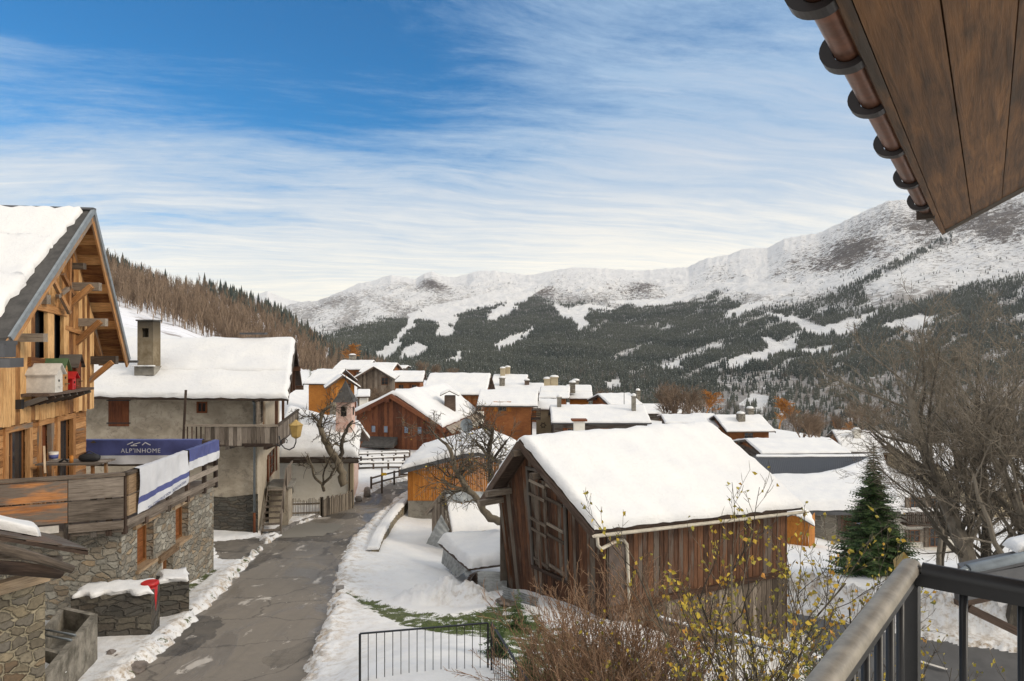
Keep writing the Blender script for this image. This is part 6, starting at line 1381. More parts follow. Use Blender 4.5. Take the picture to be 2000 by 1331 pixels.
# pipe, stairs
mb = MB(); x_ = (496 - CX) / F * 31.3; mb.tube([(x_ + .12, 30.9, -2.75), (x_ + .06, 31.2, -3.0), (x_, 31.35, -3.3), (x_, 31.35, -7.9)], .055, 8); mb.build('downpipe', M['gutter_grey'], gh); mb = MB(); mb.tube([(x_, 31.35, -7.9), (x_, 31.35, -9.1)], .06, 8); mb.build('downpipe_foot', M['wood_shutter'], gh)
st = empty('timber_stairs', P(520, 1040, 32), 'steep grey timber stairs with handrail against the gable of the plastered house', 'stairs')
g3 = Plane(gp2.at(0.05, 0, .1)[:2], gp2.at(4, 0, .1)[:2], (1, 0)); zb_ = -8.95
for o in (.08, .88): mb = MB(); mb.beam(g3.at(.0, zb_ - .1, o), g3.at(2.1, -7.25, o), .05, .22); mb.build('stringer', M['wood_deck'], st)
for i in range(8): t = (i + .5) / 8; mb = MB(); pbox(mb, g3, 2.1 * t - .14, 2.1 * t + .12, lerp(zb_, -7.25, t), lerp(zb_, -7.25, t) + .04, .10, .86); mb.build('tread', M['wood_deck'], st)
mb = MB(); pbox(mb, g3, 2.1, 4.2, -7.35, -7.25, .0, 1.2); mb.build('landing', M['concrete'], st)
mb = MB(); mb.beam(g3.at(0, zb_ + .85, .92), g3.at(2.1, -6.35, .92), .05, .09); mb.beam(g3.at(2.1, -6.35, .92), g3.at(4.2, -6.35, 1.0), .05, .09); mb.build('handrail', M['wood_deck'], st)
for u in (0, 1.0, 2.1, 3.2, 4.1): z = lerp(zb_, -7.25, min(1, u / 2.1)); mb = MB(); mb.beam(g3.at(u, z - .1, .92), g3.at(u, z + .9, .92), .07, .07); mb.build('post', M['wood_deck'], st)
for i in range(16): u = 2.15 + i * .125; mb = MB(); mb.beam(g3.at(u, -7.25, .95), g3.at(u, -6.4, .95), .07, .02); mb.build('baluster', M['wood_deck'], st)
mb = MB(); pbox(mb, g3, 2.2, 4.1, -9.3, -7.35, .1, 1.0); mb.build('landing_base', M['plaster'], st)
# wrought iron lantern on the balcony corner
lm = empty('wall_lantern', P(560, 868, 29), 'brass lantern on a curled black iron bracket at the corner of the grey house balcony', 'lantern')
LD = 29.3; q = lambda x, y: P(x, y, LD)
mb = MB(); mb.tube([q(545, 852), q(552, 856), q(561, 858), q(557, 866), q(549, 868), q(547, 862)][:1] + [q(549, 868), q(556, 876), q(565, 879), q(574, 874), q(578, 864), q(578, 857)], .028, 6); mb.tube([q(549, 868), q(550, 860), q(556, 856), q(561, 860), q(560, 866)], .022, 6); mb.tube([q(549, 868), q(546, 872), q(540, 868)], .03, 6); mb.build('bracket', M['iron'], lm)
rows = []; c_ = q(578, 0).x
for yy, rr in ((857, .05), (853, .20), (832, .29), (830, .32), (824, .12), (820, .03)):
    z = -(yy - CY) / F * LD; rows.append([Vector((c_ + rr * math.cos(a * math.pi / 3), LD + rr * math.sin(a * math.pi / 3), z)) for a in range(6)])
mb = MB(); mb.grid(rows, 0, False, .5, True); mb.build('lantern_body', M['brass'], lm)
# ================================================================ white chapel
ch = empty('chapel', P(620, 940, 40), 'low white chapel with snowy roof and pink bell tower behind the picket fence', 'chapel')
c0_, c1_ = P(535, 940, 40.3), P(689, 940, 39.6); c2_ = P(700, 960, 46.5)
fp = Plane(c0_[:2], c1_[:2], (0, -1)); ep = Plane(c1_[:2], c2_[:2], (1, 0)); zE = -(893 - CY) / F * 40
mb = MB(); mb.face([fp.at(0, -10), fp.at(fp.L, -10), fp.at(fp.L, zE), fp.at(0, zE)], 0, None, .5); mb.build('wall', M['plaster_white'], ch)
ap = P(700, 845, 43.0)
mb = MB(); mb.face([ep.at(0, -10.2), ep.at(ep.L, -10.2), ep.at(ep.L, zE), ep.at(ep.L / 2, zE + 1.1), ep.at(0, zE)], 0, None, .5); mb.build('gable_wall', M['plaster_pink'], ch)
mb = MB(); pbox(mb, fp, fp.L - .25, fp.L + .06, -10.1, zE, -.05, .05); mb.build('quoin', M['plaster_tan'], ch)
F0, F1 = P(525, 893, 39.4), P(700, 893, 38.9); K0_, K1_ = P(560, 800, 43.6), P(706, 835, 43.2); B0_, B1_ = Vector((K0_.x - .6, 48, zE)), Vector((K1_.x - .4, 47.5, zE))
mb = MB(); slab(mb, [F0, F1, K1_, K0_], .2); slab(mb, [K0_, K1_, B1_, B0_], .2); mb.beam(F0 + Vector((0, -.02, -.17)), F1 + Vector((0, -.02, -.17)), .06, .36); rf = mb.build('roof', M['wood_dark'], ch)
s = MB(); s.grid(snow_sheet([F0, K0_, B0_], [F1, K1_, B1_], .42, .25, 80, 0, 0, .06)); s.build('snow', M['snow'], rf)
mb = MB(); x_ = P(682, 0, 39.4).x; mb.tube([(x_ + .15, 39.2, zE - .1), (x_, 39.45, zE - .35), (x_, 39.45, -9.9)], .045, 6); mb.build('downpipe', M['wood_dark'], ch)
tw = P(671, 846, 41.2); tc = Vector((tw.x, 41.7, 0)); zt_ = -(784 - CY) / F * 41.3; zb_ = -(850 - CY) / F * 41.2 - .8
mb = MB(); mb.hexa([tc + Vector((sx_ * .52, sy_ * .5, zb_)) for sx_, sy_ in ((-1, -1), (1, -1), (1, 1), (-1, 1))] + [tc + Vector((sx_ * .45, sy_ * .43, zt_)) for sx_, sy_ in ((-1, -1), (1, -1), (1, 1), (-1, 1))], 0, None, .5, 0.); mb.box(tc + Vector((0, 0, zt_ - .05)), 1.04, 1.0, .1, 0); mb.box(tc + Vector((0, -.02, zb_ + .75)), 1.16, 1.1, .14, 0); twr = mb.build('bell_tower', M['plaster_pink'], ch)
mb = MB(); mb.box(tc + Vector((0, -.42, zt_ - .62)), .34, .12, .55, 0); mb.box(tc + Vector((.02, 0, zt_ - .62)), .93, .3, .5, 0); mb.build('bell_opening', M['void'], twr)
rows = []
for (r_, h_) in ((.66, -.05), (.60, .02), (.38, .42), (.17, .86), (.02, 1.22)): rows.append([tc + Vector((sx_ * r_, sy_ * r_, zt_ + h_)) for sx_, sy_ in ((-1, -1), (1, -1), (1, 1), (-1, 1))])
mb = MB(); mb.grid(rows, 0, False, .5, True); mb.build('spire', M['slate'], twr); mb = MB(); mb.tube([tc + Vector((0, 0, zt_ + 1.2)), tc + Vector((0, 0, zt_ + 1.95))], .018, 5); mb.beam(tc + Vector((-.15, 0, zt_ + 1.75)), tc + Vector((.15, 0, zt_ + 1.75)), .03, .03); mb.build('cross', M['iron'], twr)

# ================================================================ picket fence, gate fence, bollards, signpost, log rails
def pickets(name, a, b, zt0, n, label, gap=.5, slope=0.0, m='wood_fence', hgt=.95):
    root = empty(name, a, label, 'fence'); a = Vector(a); b = Vector(b); rng = random.Random(n); pl = Plane(a[:2], b[:2], (1, -1)); L = pl.L
    gz = lambda u: lerp(G(a.x, a.y), G(b.x, b.y), u / L)
    for zf in (.25, .75): mb = MB(); mb.beam(pl.at(0, gz(0) + hgt * zf, 0), pl.at(L, gz(L) + hgt * zf, 0), .04, .09); mb.build('rail', M[m], root)
    for i in range(n):
        u = L * (i + .5) / n; w_ = L / n * gap; h_ = hgt * rng.uniform(.92, 1.08); z = gz(u); mb = MB(); dx_ = rng.uniform(-.02, .02)
        mb.hexa([pl.at(u - w_ / 2, z, .02), pl.at(u + w_ / 2, z, .02), pl.at(u + w_ / 2, z, .04), pl.at(u - w_ / 2, z, .04), pl.at(u - w_ / 2 + dx_, z + h_, .02), pl.at(u + w_ / 2 + dx_, z + h_ * 1.02, .02), pl.at(u + w_ / 2 + dx_, z + h_ * 1.02, .04), pl.at(u - w_ / 2 + dx_, z + h_, .04)], 0, (0, 0, 1)); mb.build('picket', M[m], root)
    for u in (0, L): mb = MB(); mb.box(pl.at(u, gz(u) + hgt * .55, 0), .12, .12, hgt * 1.1, 0); mb.build('post', M[m], root)
gpt = lambda px, D: Vector(((px - CX) / F * D, D, G((px - CX) / F * D, D)))
pickets('picket_fence', gpt(548, 35.6), gpt(627, 36.2), 0, 26, 'open grey picket fence in front of the white chapel', .42)
pickets('picket_fence', gpt(629, 36.2), gpt(688, 38.6), 0, 30, 'close boarded silver grey picket fence running up to the chapel corner', .95)
for px, D, lb, h_ in ((717, 42.5, 'rounded stone bollard in the snow beyond the chapel corner', .62), (700, 41.0, 'low dark stone beside the lane below the rounded bollard', .32)):
    p = gpt(px, D); mb = MB(); mb.tube([p, p + Vector((0, 0, h_ * .7)), p + Vector((0, 0, h_ * .92)), p + Vector((0, 0, h_))], [.22, .20, .15, .04], 12); thing(mb, 'bollard', M['granite'], lb, 'bollard')
p = gpt(567, 37.5); sc_ = empty('garden_parasol', p, 'folded dark parasol standing behind the picket fence', 'parasol')
mb = MB(); mb.tube([p, p + Vector((0, 0, 1.9))], .03, 6); mb.build('pole', M['gutter_grey'], sc_); mb = MB(); mb.tube([p + Vector((0, 0, .75)), p + Vector((0, 0, 1.1)), p + Vector((.02, 0, 1.6)), p + Vector((0, 0, 2.0))], [.05, .18, .12, .02], 8); mb.build('folded_canopy', M['slate'], sc_)
p = gpt(746, 43.5); sg = empty('signpost', p, 'wooden signpost with small yellow hiking sign beside the log rail', 'signpost')
mb = MB(); mb.tube([p, p + Vector((0, 0, 1.6))], .055, 7); mb.build('post', M['wood_old_grey'], sg); mb = MB(); z = 1.15; mb.hexa([p + Vector(v) for v in ((-.02, -.08, z), (.26, -.08, z), (.26, -.05, z), (-.02, -.05, z), (-.02, -.08, z + .17), (.26, -.08, z + .17), (.26, -.05, z + .17), (-.02, -.05, z + .17))]); mb.face([p + Vector((.26, -.07, z)), p + Vector((.36, -.07, z + .085)), p + Vector((.26, -.07, z + .17))]); mb.build('sign_board', M['yellow'], sg)
rl = empty('log_rail', gpt(740, 45), 'weathered log guard rail in the snow beyond the lane bend', 'railing')
lp = [gpt(725, 44.3), gpt(746, 45.5), gpt(770, 47), gpt(800, 49)]
for p in lp: mb = MB(); mb.tube([p, p + Vector((0, 0, .95))], .07, 7); mb.build('post', M['wood_old_grey'], rl)
for h_ in (.45, .85):
    for i in range(3): mb = MB(); mb.tube([lp[i] + Vector((0, 0, h_)), lp[i + 1] + Vector((0, 0, h_))], .06, 7); mb.build('log', M['wood_old_grey'], rl)
for i, (x0, x1, D) in enumerate([(690, 800, 56), (700, 815, 52), (705, 790, 54), (780, 860, 50)]):
    rng = random.Random(i); a, b = gpt(x0, D), gpt(x1, D + 1.5); fe = empty('log_fence', a, ['long low fence of dark logs nearest the brown barn', 'snowy log fence right behind the log guard rail', 'middle low log fence below the brown barn', 'short log fence above the orange garage roof'][i], 'fence')
    for h_ in (.25, .6): mb = MB(); mb.tube([a + Vector((0, 0, h_)), lerp(a, b, .5) + Vector((0, 0, h_ + .05)), b + Vector((0, 0, h_))], .07, 6); mb.build('log', M['wood_dark'], fe)
    for t in (0, .25, .5, .75, 1): q_ = lerp(a, b, t); mb = MB(); mb.tube([q_, q_ + Vector((0, 0, .8))], .08, 6); mb.build('post', M['wood_dark'], fe)
    s = MB(); up = Vector((0, 0, .65)); s.grid(snow_sheet([a + up + Vector((0, -.08, 0)), a + up + Vector((0, .08, 0))], [b + up + Vector((0, -.08, 0)), b + up + Vector((0, .08, 0))], .12, .3, i)); s.build('snow', M['snow'], fe)

# ================================================================ village houses
VG = 'snow roofed houses of the village'
# brown gable barn behind the lane
gb = empty('brown_chalet', P(800, 870, 62), 'wide red brown plank chalet with four small windows and a low snowy gable', 'chalet')
q0, q1 = P(697, 870, 62.5), P(905, 880, 60.5); pl = Plane(q0[:2], q1[:2], (0, -1)); ua = pl.uz(762, 775)[0]; za = -(776 - CY) / F * 62; zl_ = -(806 - CY) / F * 62.5; zr_ = -(846 - CY) / F * 61
gtf = lambda u: lerp(zl_, za, u / ua) if u < ua else lerp(za, zr_, (u - ua) / (pl.L - ua))
mb = MB(); plank_wall(mb, pl, 0, pl.L, -10.6, gtf, .3, .04); mb.build('gable_wall', M['wood_redbrown'], gb)
bk_ = Vector((.18, 1, 0)).normalized() * 13; 
mb = MB(); a_ = Vector((q1.x, q1.y, 0)); rp = Plane(a_[:2], (a_ + bk_)[:2], (1, 0)); plank_wall(mb, rp, 0, 13, -10.8, zr_, .4, .04); lp_ = Plane(q0[:2], (Vector((q0.x, q0.y, 0)) + bk_)[:2], (-1, 0)); plank_wall(mb, lp_, 0, 13, -10.8, zl_, .4, .04); mb.build('side_wall', M['wood_redbrown'], gb)
a0, a1, a2 = P(688, 808, 61.6), P(762, 770, 61.2), P(870, 838, 59.6); a0b, a1b, a2b = a0 + bk_, a1 + bk_ + Vector((1.5, 0, 0)), a2 + bk_ + Vector((0, 0, 0))
mb = MB(); slab(mb, [a0, a1, a1b, a0b], .14); slab(mb, [a1, a2, a2b, a1b], .14)
for a, b in ((a0, a1), (a2, a1)): mb.beam(a + Vector((0, -.03, -.2)), b + Vector((0, -.03, -.2)), .06, .34)
rf = mb.build('roof', M['wood_redbrown'], gb)
s = MB(); s.grid(snow_sheet([lerp(a2, a1, .05) , a1 + Vector((.25, .4, 0)), a0], [lerp(a2b, a1b, .05), a1b, a0b], .36, .45, 90, 0, 0, .1)); s.build('snow', M['snow'], rf)
mb = MB(); slab(mb, [lerp(a2, a1, .03) + Vector((.2, .2, .04)), a2 + Vector((.6, -.2, -.35)), a2b + Vector((.6, 0, -.35)), lerp(a2b, a1b, .03) + Vector((.2, 0, .04))], .08); mb.build('lower_roof_edge', M['wood_old_grey'], rf)
for (x0, x1) in ((725, 735), (749, 759), (789, 799), (815, 825)):
    u0, u1 = pl.uz(x0, 838)[0], pl.uz(x1, 838)[0]; z0, z1 = -(846 - CY) / F * 62, -(831 - CY) / F * 62; window(gb, pl, u0, u1, z0, z1, .05, .06, 'wood_redbrown', 'glass_sky', 0, 0, None, .05)
mb = MB(); u0, u1 = pl.uz(716, 860)[0], pl.uz(777, 860)[0]; mb.hexa([pl.at(u0, -9.35, 0), pl.at(u1, -9.35, 0), pl.at(u1, -9.55, 1.2), pl.at(u0, -9.55, 1.2), pl.at(u0, -8.7, 0), pl.at(u1, -8.7, 0), pl.at(u1, -9.35, 1.25), pl.at(u0, -9.35, 1.25)]); mb.build('lean_to_roof', M['slate'], gb)
for u in (1.5, ua, pl.L - 2.4): mb = MB(); z = gtf(u) - .25; mb.beam(pl.at(u, z, 0), pl.at(u, z, .8), .3, .3); mb.build('purlin', M['wood_redbrown'], gb)
cp = P(879, 805, 66); mb = MB(); mb.hexa([cp + Vector(v) for v in ((-.55, -.4, -1.2), (.55, -.4, -1.2), (.55, .4, -1.2), (-.55, .4, -1.2), (-.5, -.4, 1.6), (.5, -.4, 1.6), (.5, .4, 1.6), (-.5, .4, 1.6))]); cw = mb.build('chimney', M['wood_dark'], rf); mb = MB(); c2 = cp + Vector((0, 0, 1.75)); slab(mb, [c2 + Vector((-.9, -.7, -.1)), c2 + Vector((0, -.7, .35)), c2 + Vector((0, .7, .35)), c2 + Vector((-.9, .7, -.1))], .08); slab(mb, [c2 + Vector((0, -.7, .35)), c2 + Vector((.9, -.7, -.1)), c2 + Vector((.9, .7, -.1)), c2 + Vector((0, .7, .35))], .08); mb.build('chimney_roof', M['wood_dark'], cw)
s = MB(); s.grid(snow_sheet([c2 + Vector((-.9, -.7, -.1)), c2 + Vector((0, -.7, .35)), c2 + Vector((.9, -.7, -.1))], [c2 + Vector((-.9, .7, -.1)), c2 + Vector((0, .7, .35)), c2 + Vector((.9, .7, -.1))], .22, .3, 2)); s.build('snow', M['snow'], cw)

H = lambda *a, **k_: bh(*a, **k_)
H('chalet', 'brown plank house with small shuttered window right of the red brown chalet', VG, 931, 1050, 793, 763, 70, 6, R(-3), wall='wood_midbrown', gablem='wood_dark', roofm='slate', ov=.5, og=.7, snow_t=.18, wins=[('f', 1.9, 3.4, .9, 1.0, 'wood_orange')], balc=[('r', 1.0, 2.6, 1.6)], seed=1)
H('house', 'white and timber house with big square snow roof behind the brown plank house', VG, 822, 950, 771, 731, 88, 10, R(-4), wall='plaster_white', upper='wood_midbrown', usplit=-8.4, og=.8, ov=.9, snow_t=.25, wins=[('f', 6.6, 2.3, .8, .8, 'wood_shutter')], seed=2)
H('house', 'low tan house with a star emblem right of the brown plank house', VG, 1040, 1095, 800, 781, 74, 6, R(-3), wall='plaster_tan', og=.4, ov=.4, snow_t=.18, seed=3)
H('house', 'long low house with two pale chimneys, snow roof just above the barn ridge', VG, 1077, 1272, 826, 793, 66, 7, R(-1), wall='wood_dark', gablem='plaster_tan', roofm='dark_roof', og=.3, ov=.5, snow_t=.21, chim=[(-3.9, -.6, .42, 1.2, 'concrete'), (3.5, -1.6, .40, 1.7, 'concrete')], seed=4)
tz_ = P(1061, 0, 73.0); star = MB(); c_ = P(1061, 831, 73.3)
for i in range(6):
    a = i * math.pi / 3; p, q2_ = c_ + Vector((math.cos(a), 0, math.sin(a))) * .34, c_ + Vector((math.cos(a + 2.0944), 0, math.sin(a + 2.0944))) * .34; star.beam(p, q2_, .04, .05)
thing(star, 'star_emblem', M['iron'], 'dark six pointed star hung on the wall of the tan house', 'emblem')
H('chalet', 'orange plank chalet left of the others with a tilted snowy roof', VG, 590, 650, 750, 722, 86, 6.5, R(-12), wall='wood_orange', ov=.5, og=.5, snow_t=.18, seed=5)
def gable_front(name, label, px0, px1, ya, ye, D, dep, wall, yb=None, **kw):
    a, b = P(px0, ye, D), P(px1, ye, D); ov = .7; og = .7; B = (b.x - a.x) - 2 * ov; ze = a.z; za_ = -(ya - CY) / F * D; sl = (za_ - ze) / (B / 2 + ov); mid = (a + b) / 2; yaw = R(90) + kw.pop('yaw', 0)
    e = Vector((math.cos(yaw), math.sin(yaw), 0)); c = mid + e * (dep / 2 + og); zg = min(G(c.x, c.y), ze - 2)
    return gable_house(name, label, 'house', VG, (c.x, c.y), dep, B, yaw, zg, ze + sl * ov - .16, za_ - .16, wall=wall, ov=ov, og=og, **kw)
gable_front('chalet', 'orange chalet with stone lower corner and small gable window behind the bell tower', 636, 703, 733, 757, 84, 8, 'stone_far', upper='wood_orange', usplit=-7.6, snow_t=.16, wins=[('l', 2.2, 4.6, .5, .6), ('l', 2.2, 1.8, .9, 1.6, 'wood_shutter')], yaw=R(18), seed=6)
gable_front('chalet', 'grey brown barn fronted chalet with wide wooden gable behind the red brown chalet', 688, 771, 716, 741, 96, 9, 'stone_far', upper='wood_old_grey', usplit=-8.8, snow_t=.19, gablem='wood_old_grey', wins=[('l', 3.8, 4.0, 1.0, 1.1)], yaw=R(6), seed=7)
H('house', 'snow roofed house highest in the left of the village, below the orange larch', VG, 648, 716, 722, 705, 138, 8, R(-8), wall='wood_midbrown', snow_t=.24, chim=[(-1.5, 1, 1.2, 1.6, 'stone_far')], seed=8)
H('house', 'long snow roof in the back row right of the highest left house', VG, 700, 765, 727, 710, 130, 8, R(-5), wall='wood_midbrown', snow_t=.24, tiers=2, seed=9)
H('house', 'narrow snow roof with dark eave at the back of the village under the piste', VG, 757, 792, 720, 715, 150, 7, 0, wall='wood_dark', snow_t=.18, seed=10)
H('house', 'two stepped snow roof with brown wall left of the big square snow roof', VG, 762, 826, 746, 726, 112, 8, R(3), wall='wood_midbrown', snow_t=.21, tiers=2, seed=11)
H('house', 'small snow topped outbuilding between the grey brown barn front and the big square roof', VG, 768, 816, 771, 762, 82, 4, R(3), wall='wood_dark', snow_t=.18, seed=12, ov=.3, og=.3)
H('shed', 'low white walled shed with snow roof below the grey brown barn front', VG, 697, 722, 775, 762, 78, 4, R(10), wall='plaster_white', snow_t=.18, seed=13, ov=.3, og=.3, cat='shed')
H('chalet', 'snow roofed chalet with round stone chimneys behind the big square roof', VG, 958, 1028, 752, 733, 118, 8, R(-5), wall='wood_midbrown', snow_t=.21, tiers=2, chim=[(-1.4, -.6, .8, 1.5, 'plaster_tan'), (-.6, .4, .8, 1.6, 'plaster_tan')], seed=14)
H('chalet', 'broad snow roofed chalet in the middle row with a stone chimney at each end', VG, 962, 1062, 768, 750, 102, 8, R(-3), wall='wood_midbrown', snow_t=.21, chim=[(-2.6, -1.5, .8, 1.4, 'stone_far'), (1.2, -1, .7, .9, 'wood_dark')], seed=15)
H('chalet', 'snow roofed chalet with three chimneys and open timber gable above the long low house', VG, 1052, 1112, 778, 756, 92, 8, R(-6), wall='wood_midbrown', snow_t=.21, tiers=2, chim=[(-1.2, 1, .9, 1.4, 'plaster_tan'), (-.2, 1.2, 1.0, 1.7, 'plaster_tan'), (2.4, .5, .8, .8, 'stone_far')], seed=16)
H('chalet', 'orange walled chalet with stepped snow roof at the right end of the middle row', VG, 1106, 1158, 779, 754, 96, 8, R(-4), wall='wood_orange', snow_t=.21, tiers=2, chim=[(-.4, 1, .9, 1.1, 'stone_far')], seed=17)
H('house', 'lone snow roofed house with wooden left gable and aerials behind the long low house', VG, 1190, 1258, 792, 770, 88, 7, R(14), wall='wood_midbrown', snow_t=.21, chim=[(2.8, -1.5, .5, 1, 'stone_far')], seed=18)
mb = MB()
H('house', 'snow roofed house left of the brown house with two stone chimneys', VG, 1372, 1420, 836, 809, 92, 8, R(4), wall='wood_dark', snow_t=.21, seed=19)
H('chalet', 'brown house with two stone chimneys and stepped snow roof below the orange larch', VG, 1418, 1516, 843, 812, 88, 8, R(3), wall='wood_midbrown', snow_t=.21, tiers=2, chim=[(-.3, -2.0, .9, 1.2, 'stone_far'), (1.9, .3, .8, 1.1, 'stone_far')], seed=20, wins=[('f', 2.6, 1.8, 1.2, .9)])
H('house', 'long low snow roof with skylights behind the grey metal roofed farmhouse', VG, 1485, 1665, 886, 858, 78, 8, R(3), wall='wood_dark', gablem='wood_midbrown', snow_t=.21, seed=21)
H('house', 'snow roofed house with white chimney left of the big bare tree', VG, 1652, 1775, 884, 842, 96, 9, R(-8), wall='plaster_tan', gablem='wood_midbrown', snow_t=.21, chim=[(-1.6, -1.8, .9, 1.3, 'plaster_white')], seed=22)
H('house', 'snow roofed house seen through the left side of the big bare tree crown', VG, 1785, 1900, 905, 868, 90, 9, R(5), wall='plaster_tan', snow_t=.21, seed=23)
H('house', 'snow roofed house at the right edge seen through the bare tree crown', VG, 1890, 2060, 960, 905, 70, 9, R(-4), wall='plaster_tan', snow_t=.21, seed=24)
H('house', 'distant snow roofs left of the clump of bare trees in the centre right', VG, 1262, 1372, 808, 790, 120, 8, R(5), wall='wood_dark', snow_t=.21, seed=25)
H('house', 'tiny snow roof poking up between the two house groups right of centre', VG, 1300, 1385, 828, 812, 84, 7, R(-5), wall='wood_dark', snow_t=.21, seed=26)
for px, py, D, h_ in ((1219, 792, 86, 3.4), (1240, 790, 86, 3.8)):
    p = P(px, py, D); mb = MB(); mb.tube([p - Vector((0, 0, .5)), p + Vector((0, 0, h_))], .04, 5); mb.tube([p + Vector((-.4, 0, h_ - .5)), p + Vector((.4, 0, h_ - .5))], .03, 4); mb.tube([p + Vector((-.3, 0, h_ - .9)), p + Vector((.3, 0, h_ - .9))], .03, 4)
    thing(mb, 'aerial', M['iron'], ['left aerial on the lone snow roofed house', 'right and taller aerial on the lone snow roofed house'][px > 1230], 'aerial', 'aerials')
# small white cabin low chimney in front of the barn ridge
p = P(1131, 840, 58); mb = MB(); mb.box(p, .9, .8, 1.6, 0); c_ = thing(mb, 'chimney_stack', M['plaster_white'], 'white chimney with small brown cap rising just behind the old barn ridge', 'chimney'); mb = MB(); mb.box(p + Vector((0, 0, .85)), 1.3, 1.1, .14, 0); mb.build('cap', M['wood_shutter'], c_)
# farmhouse with metal roof
fh = empty('farmhouse', P(1600, 1010, 48), 'large stone farmhouse with grey metal roof mostly buried in snow', 'farmhouse')
e0, e1_ = P(1440, 998, 46), P(1760, 1000, 45); r0, r1 = P(1478, 888, 57), P(1720, 886, 57)
mb = MB(); slab(mb, [e0, e1_, r1, r0], .25); slab(mb, [r0, r1, r1 + Vector((0, 9, -3.5)), r0 + Vector((0, 9, -3.5))], .25); rf = mb.build('roof', M['dark_roof'], fh)
mb = MB(); rows_n = 60
for i in range(rows_n + 1): t = i / rows_n; a, b = lerp(e0, e1_, t), lerp(r0, r1, t); mb.beam(lerp(a, b, .45) + Vector((0, 0, .03)), b + Vector((0, 0, .03)), .05, .07)
mb.build('roof_seams', M['dark_roof'], rf)
NS = 40; lo, hi = [], []
for i in range(NS + 1):
    t = i / NS; a, b = lerp(e0, e1_, t), lerp(r0, r1, t); k_ = .50 + .40 * t ** 2.2 + .03 * math.sin(t * 9) + (.1 * max(0, t - .8) / .2); lo.append(a); hi.append(lerp(a, b, min(k_, .97)))
rows = []
for j in range(15):
    s_ = j / 14; row = []
    for i in range(NS + 1): e_ = min(s_, 1 - s_) * 7; th = .5 * math.sqrt(max(0, 1 - (1 - min(1, e_)) ** 2)); row.append(lerp(lo[i], hi[i], s_) + Vector((0, -.12 * (j == 1), th + .06 * float(perlin(i * .35, j * .5)) - .25 * float(perlin(i * .22, 3.3)) * (s_ < .12))))
    rows.append(row)
s = MB(); s.grid(rows); s.build('snow', M['snow'], rf)
s = MB(); s.grid(snow_sheet([lerp(r0, e0, .07), lerp(r0, e0, .035)], [lerp(r1, e1_, .07), lerp(r1, e1_, .035)], .12, .4, 95)); s.build('snow', M['snow'], rf)
pl = Plane(P(1500, 1060, 46.6)[:2], P(1745, 1060, 45.6)[:2], (0, -1)); mb = MB(); mb.face([pl.at(0, -16), pl.at(pl.L, -16), pl.at(pl.L, -11.5), pl.at(0, -11.5)], 0, None, .5); mb.build('wall', M['stone_far'], fh)
u0, u1 = pl.uz(1636, 1015)[0], pl.uz(1668, 1015)[0]; mb = MB(); plank_wall(mb, pl, u0, u1, -13.0, -11.7, .16, .05); mb.build('barn_door', M['wood_barn_red'], fh); window(fh, pl, u1 + .05, u1 + .8, -12.8, -11.8, .02, .08, 'wood_rust', 'glass_sky', 1, 0, None, .05)
# orange garden hut
hu = empty('garden_hut', P(1552, 1062, 41), 'small orange wooden hut with snow cap in the snowfield right of the old barn', 'hut')
pl = Plane(P(1523, 1060, 41)[:2], P(1579, 1060, 40.4)[:2], (0, -1)); zb_ = -(1068 - CY) / F * 41; zt_ = -(1014 - CY) / F * 41; zp = -(1001 - CY) / F * 41
mb = MB(); plank_wall(mb, pl, 0, pl.L, zb_ - .3, lambda u: zp - abs(u - pl.L / 2) * (zp - zt_) / (pl.L / 2), .16, .04, 0, (), 0, 0, .006); mb.build('front_wall', M['wood_orange'], hu)
sw = Plane(P(1579, 1060, 40.4)[:2], P(1590, 1060, 42.5)[:2], (1, 0)); mb = MB(); plank_wall(mb, sw, 0, sw.L, zb_ - .3, zt_, .2, .04); sw = Plane(P(1523, 1060, 41)[:2], P(1534, 1060, 43)[:2], (-1, 0)); plank_wall(mb, sw, 0, sw.L, zb_ - .3, zt_, .2, .04); mb.build('side_wall', M['wood_orange'], hu)
bk = Vector((.75, 2.2, 0)); a0, a1, a2 = pl.at(-.3, zt_ - .12, .35), pl.at(pl.L / 2, zp + .08, .35), pl.at(pl.L + .3, zt_ - .12, .35)
mb = MB(); slab(mb, [a0, a1, a1 + bk, a0 + bk], .07); slab(mb, [a1, a2, a2 + bk, a1 + bk], .07); rf = mb.build('roof', M['wood_dark'], hu); s = MB(); s.grid(snow_sheet([a0, a1, a2], [a0 + bk, a1 + bk, a2 + bk], .30, .2, 96)); s.build('snow', M['snow'], rf)
mb = MB(); pbox(mb, pl, pl.L * .28, pl.L * .72, zb_ + .1, zt_ - .05, .045, .07); mb.build('door', M['wood_orange'], hu)
# white house with balcony (lower right)
H('house', 'white two storey house with long brown balcony half hidden by the big bare tree', VG, 1745, 1905, 1004, 955, 54, 8, R(2), wall='plaster_white', snow_t=.24, wins=[('f', 1.45, 3.55, .8, .9, 'wood_old_grey'), ('f', 3.1, 3.55, .8, .9, 'wood_old_grey'), ('f', 1.45, .9, .8, .95, 'wood_old_grey'), ('f', 3.1, .5, .9, 1.5, 'wood_old_grey'), ('f', 4.6, 3.55, .8, .9)], balc=[('f', 2.3, 2.5, 4.0)], seed=30)
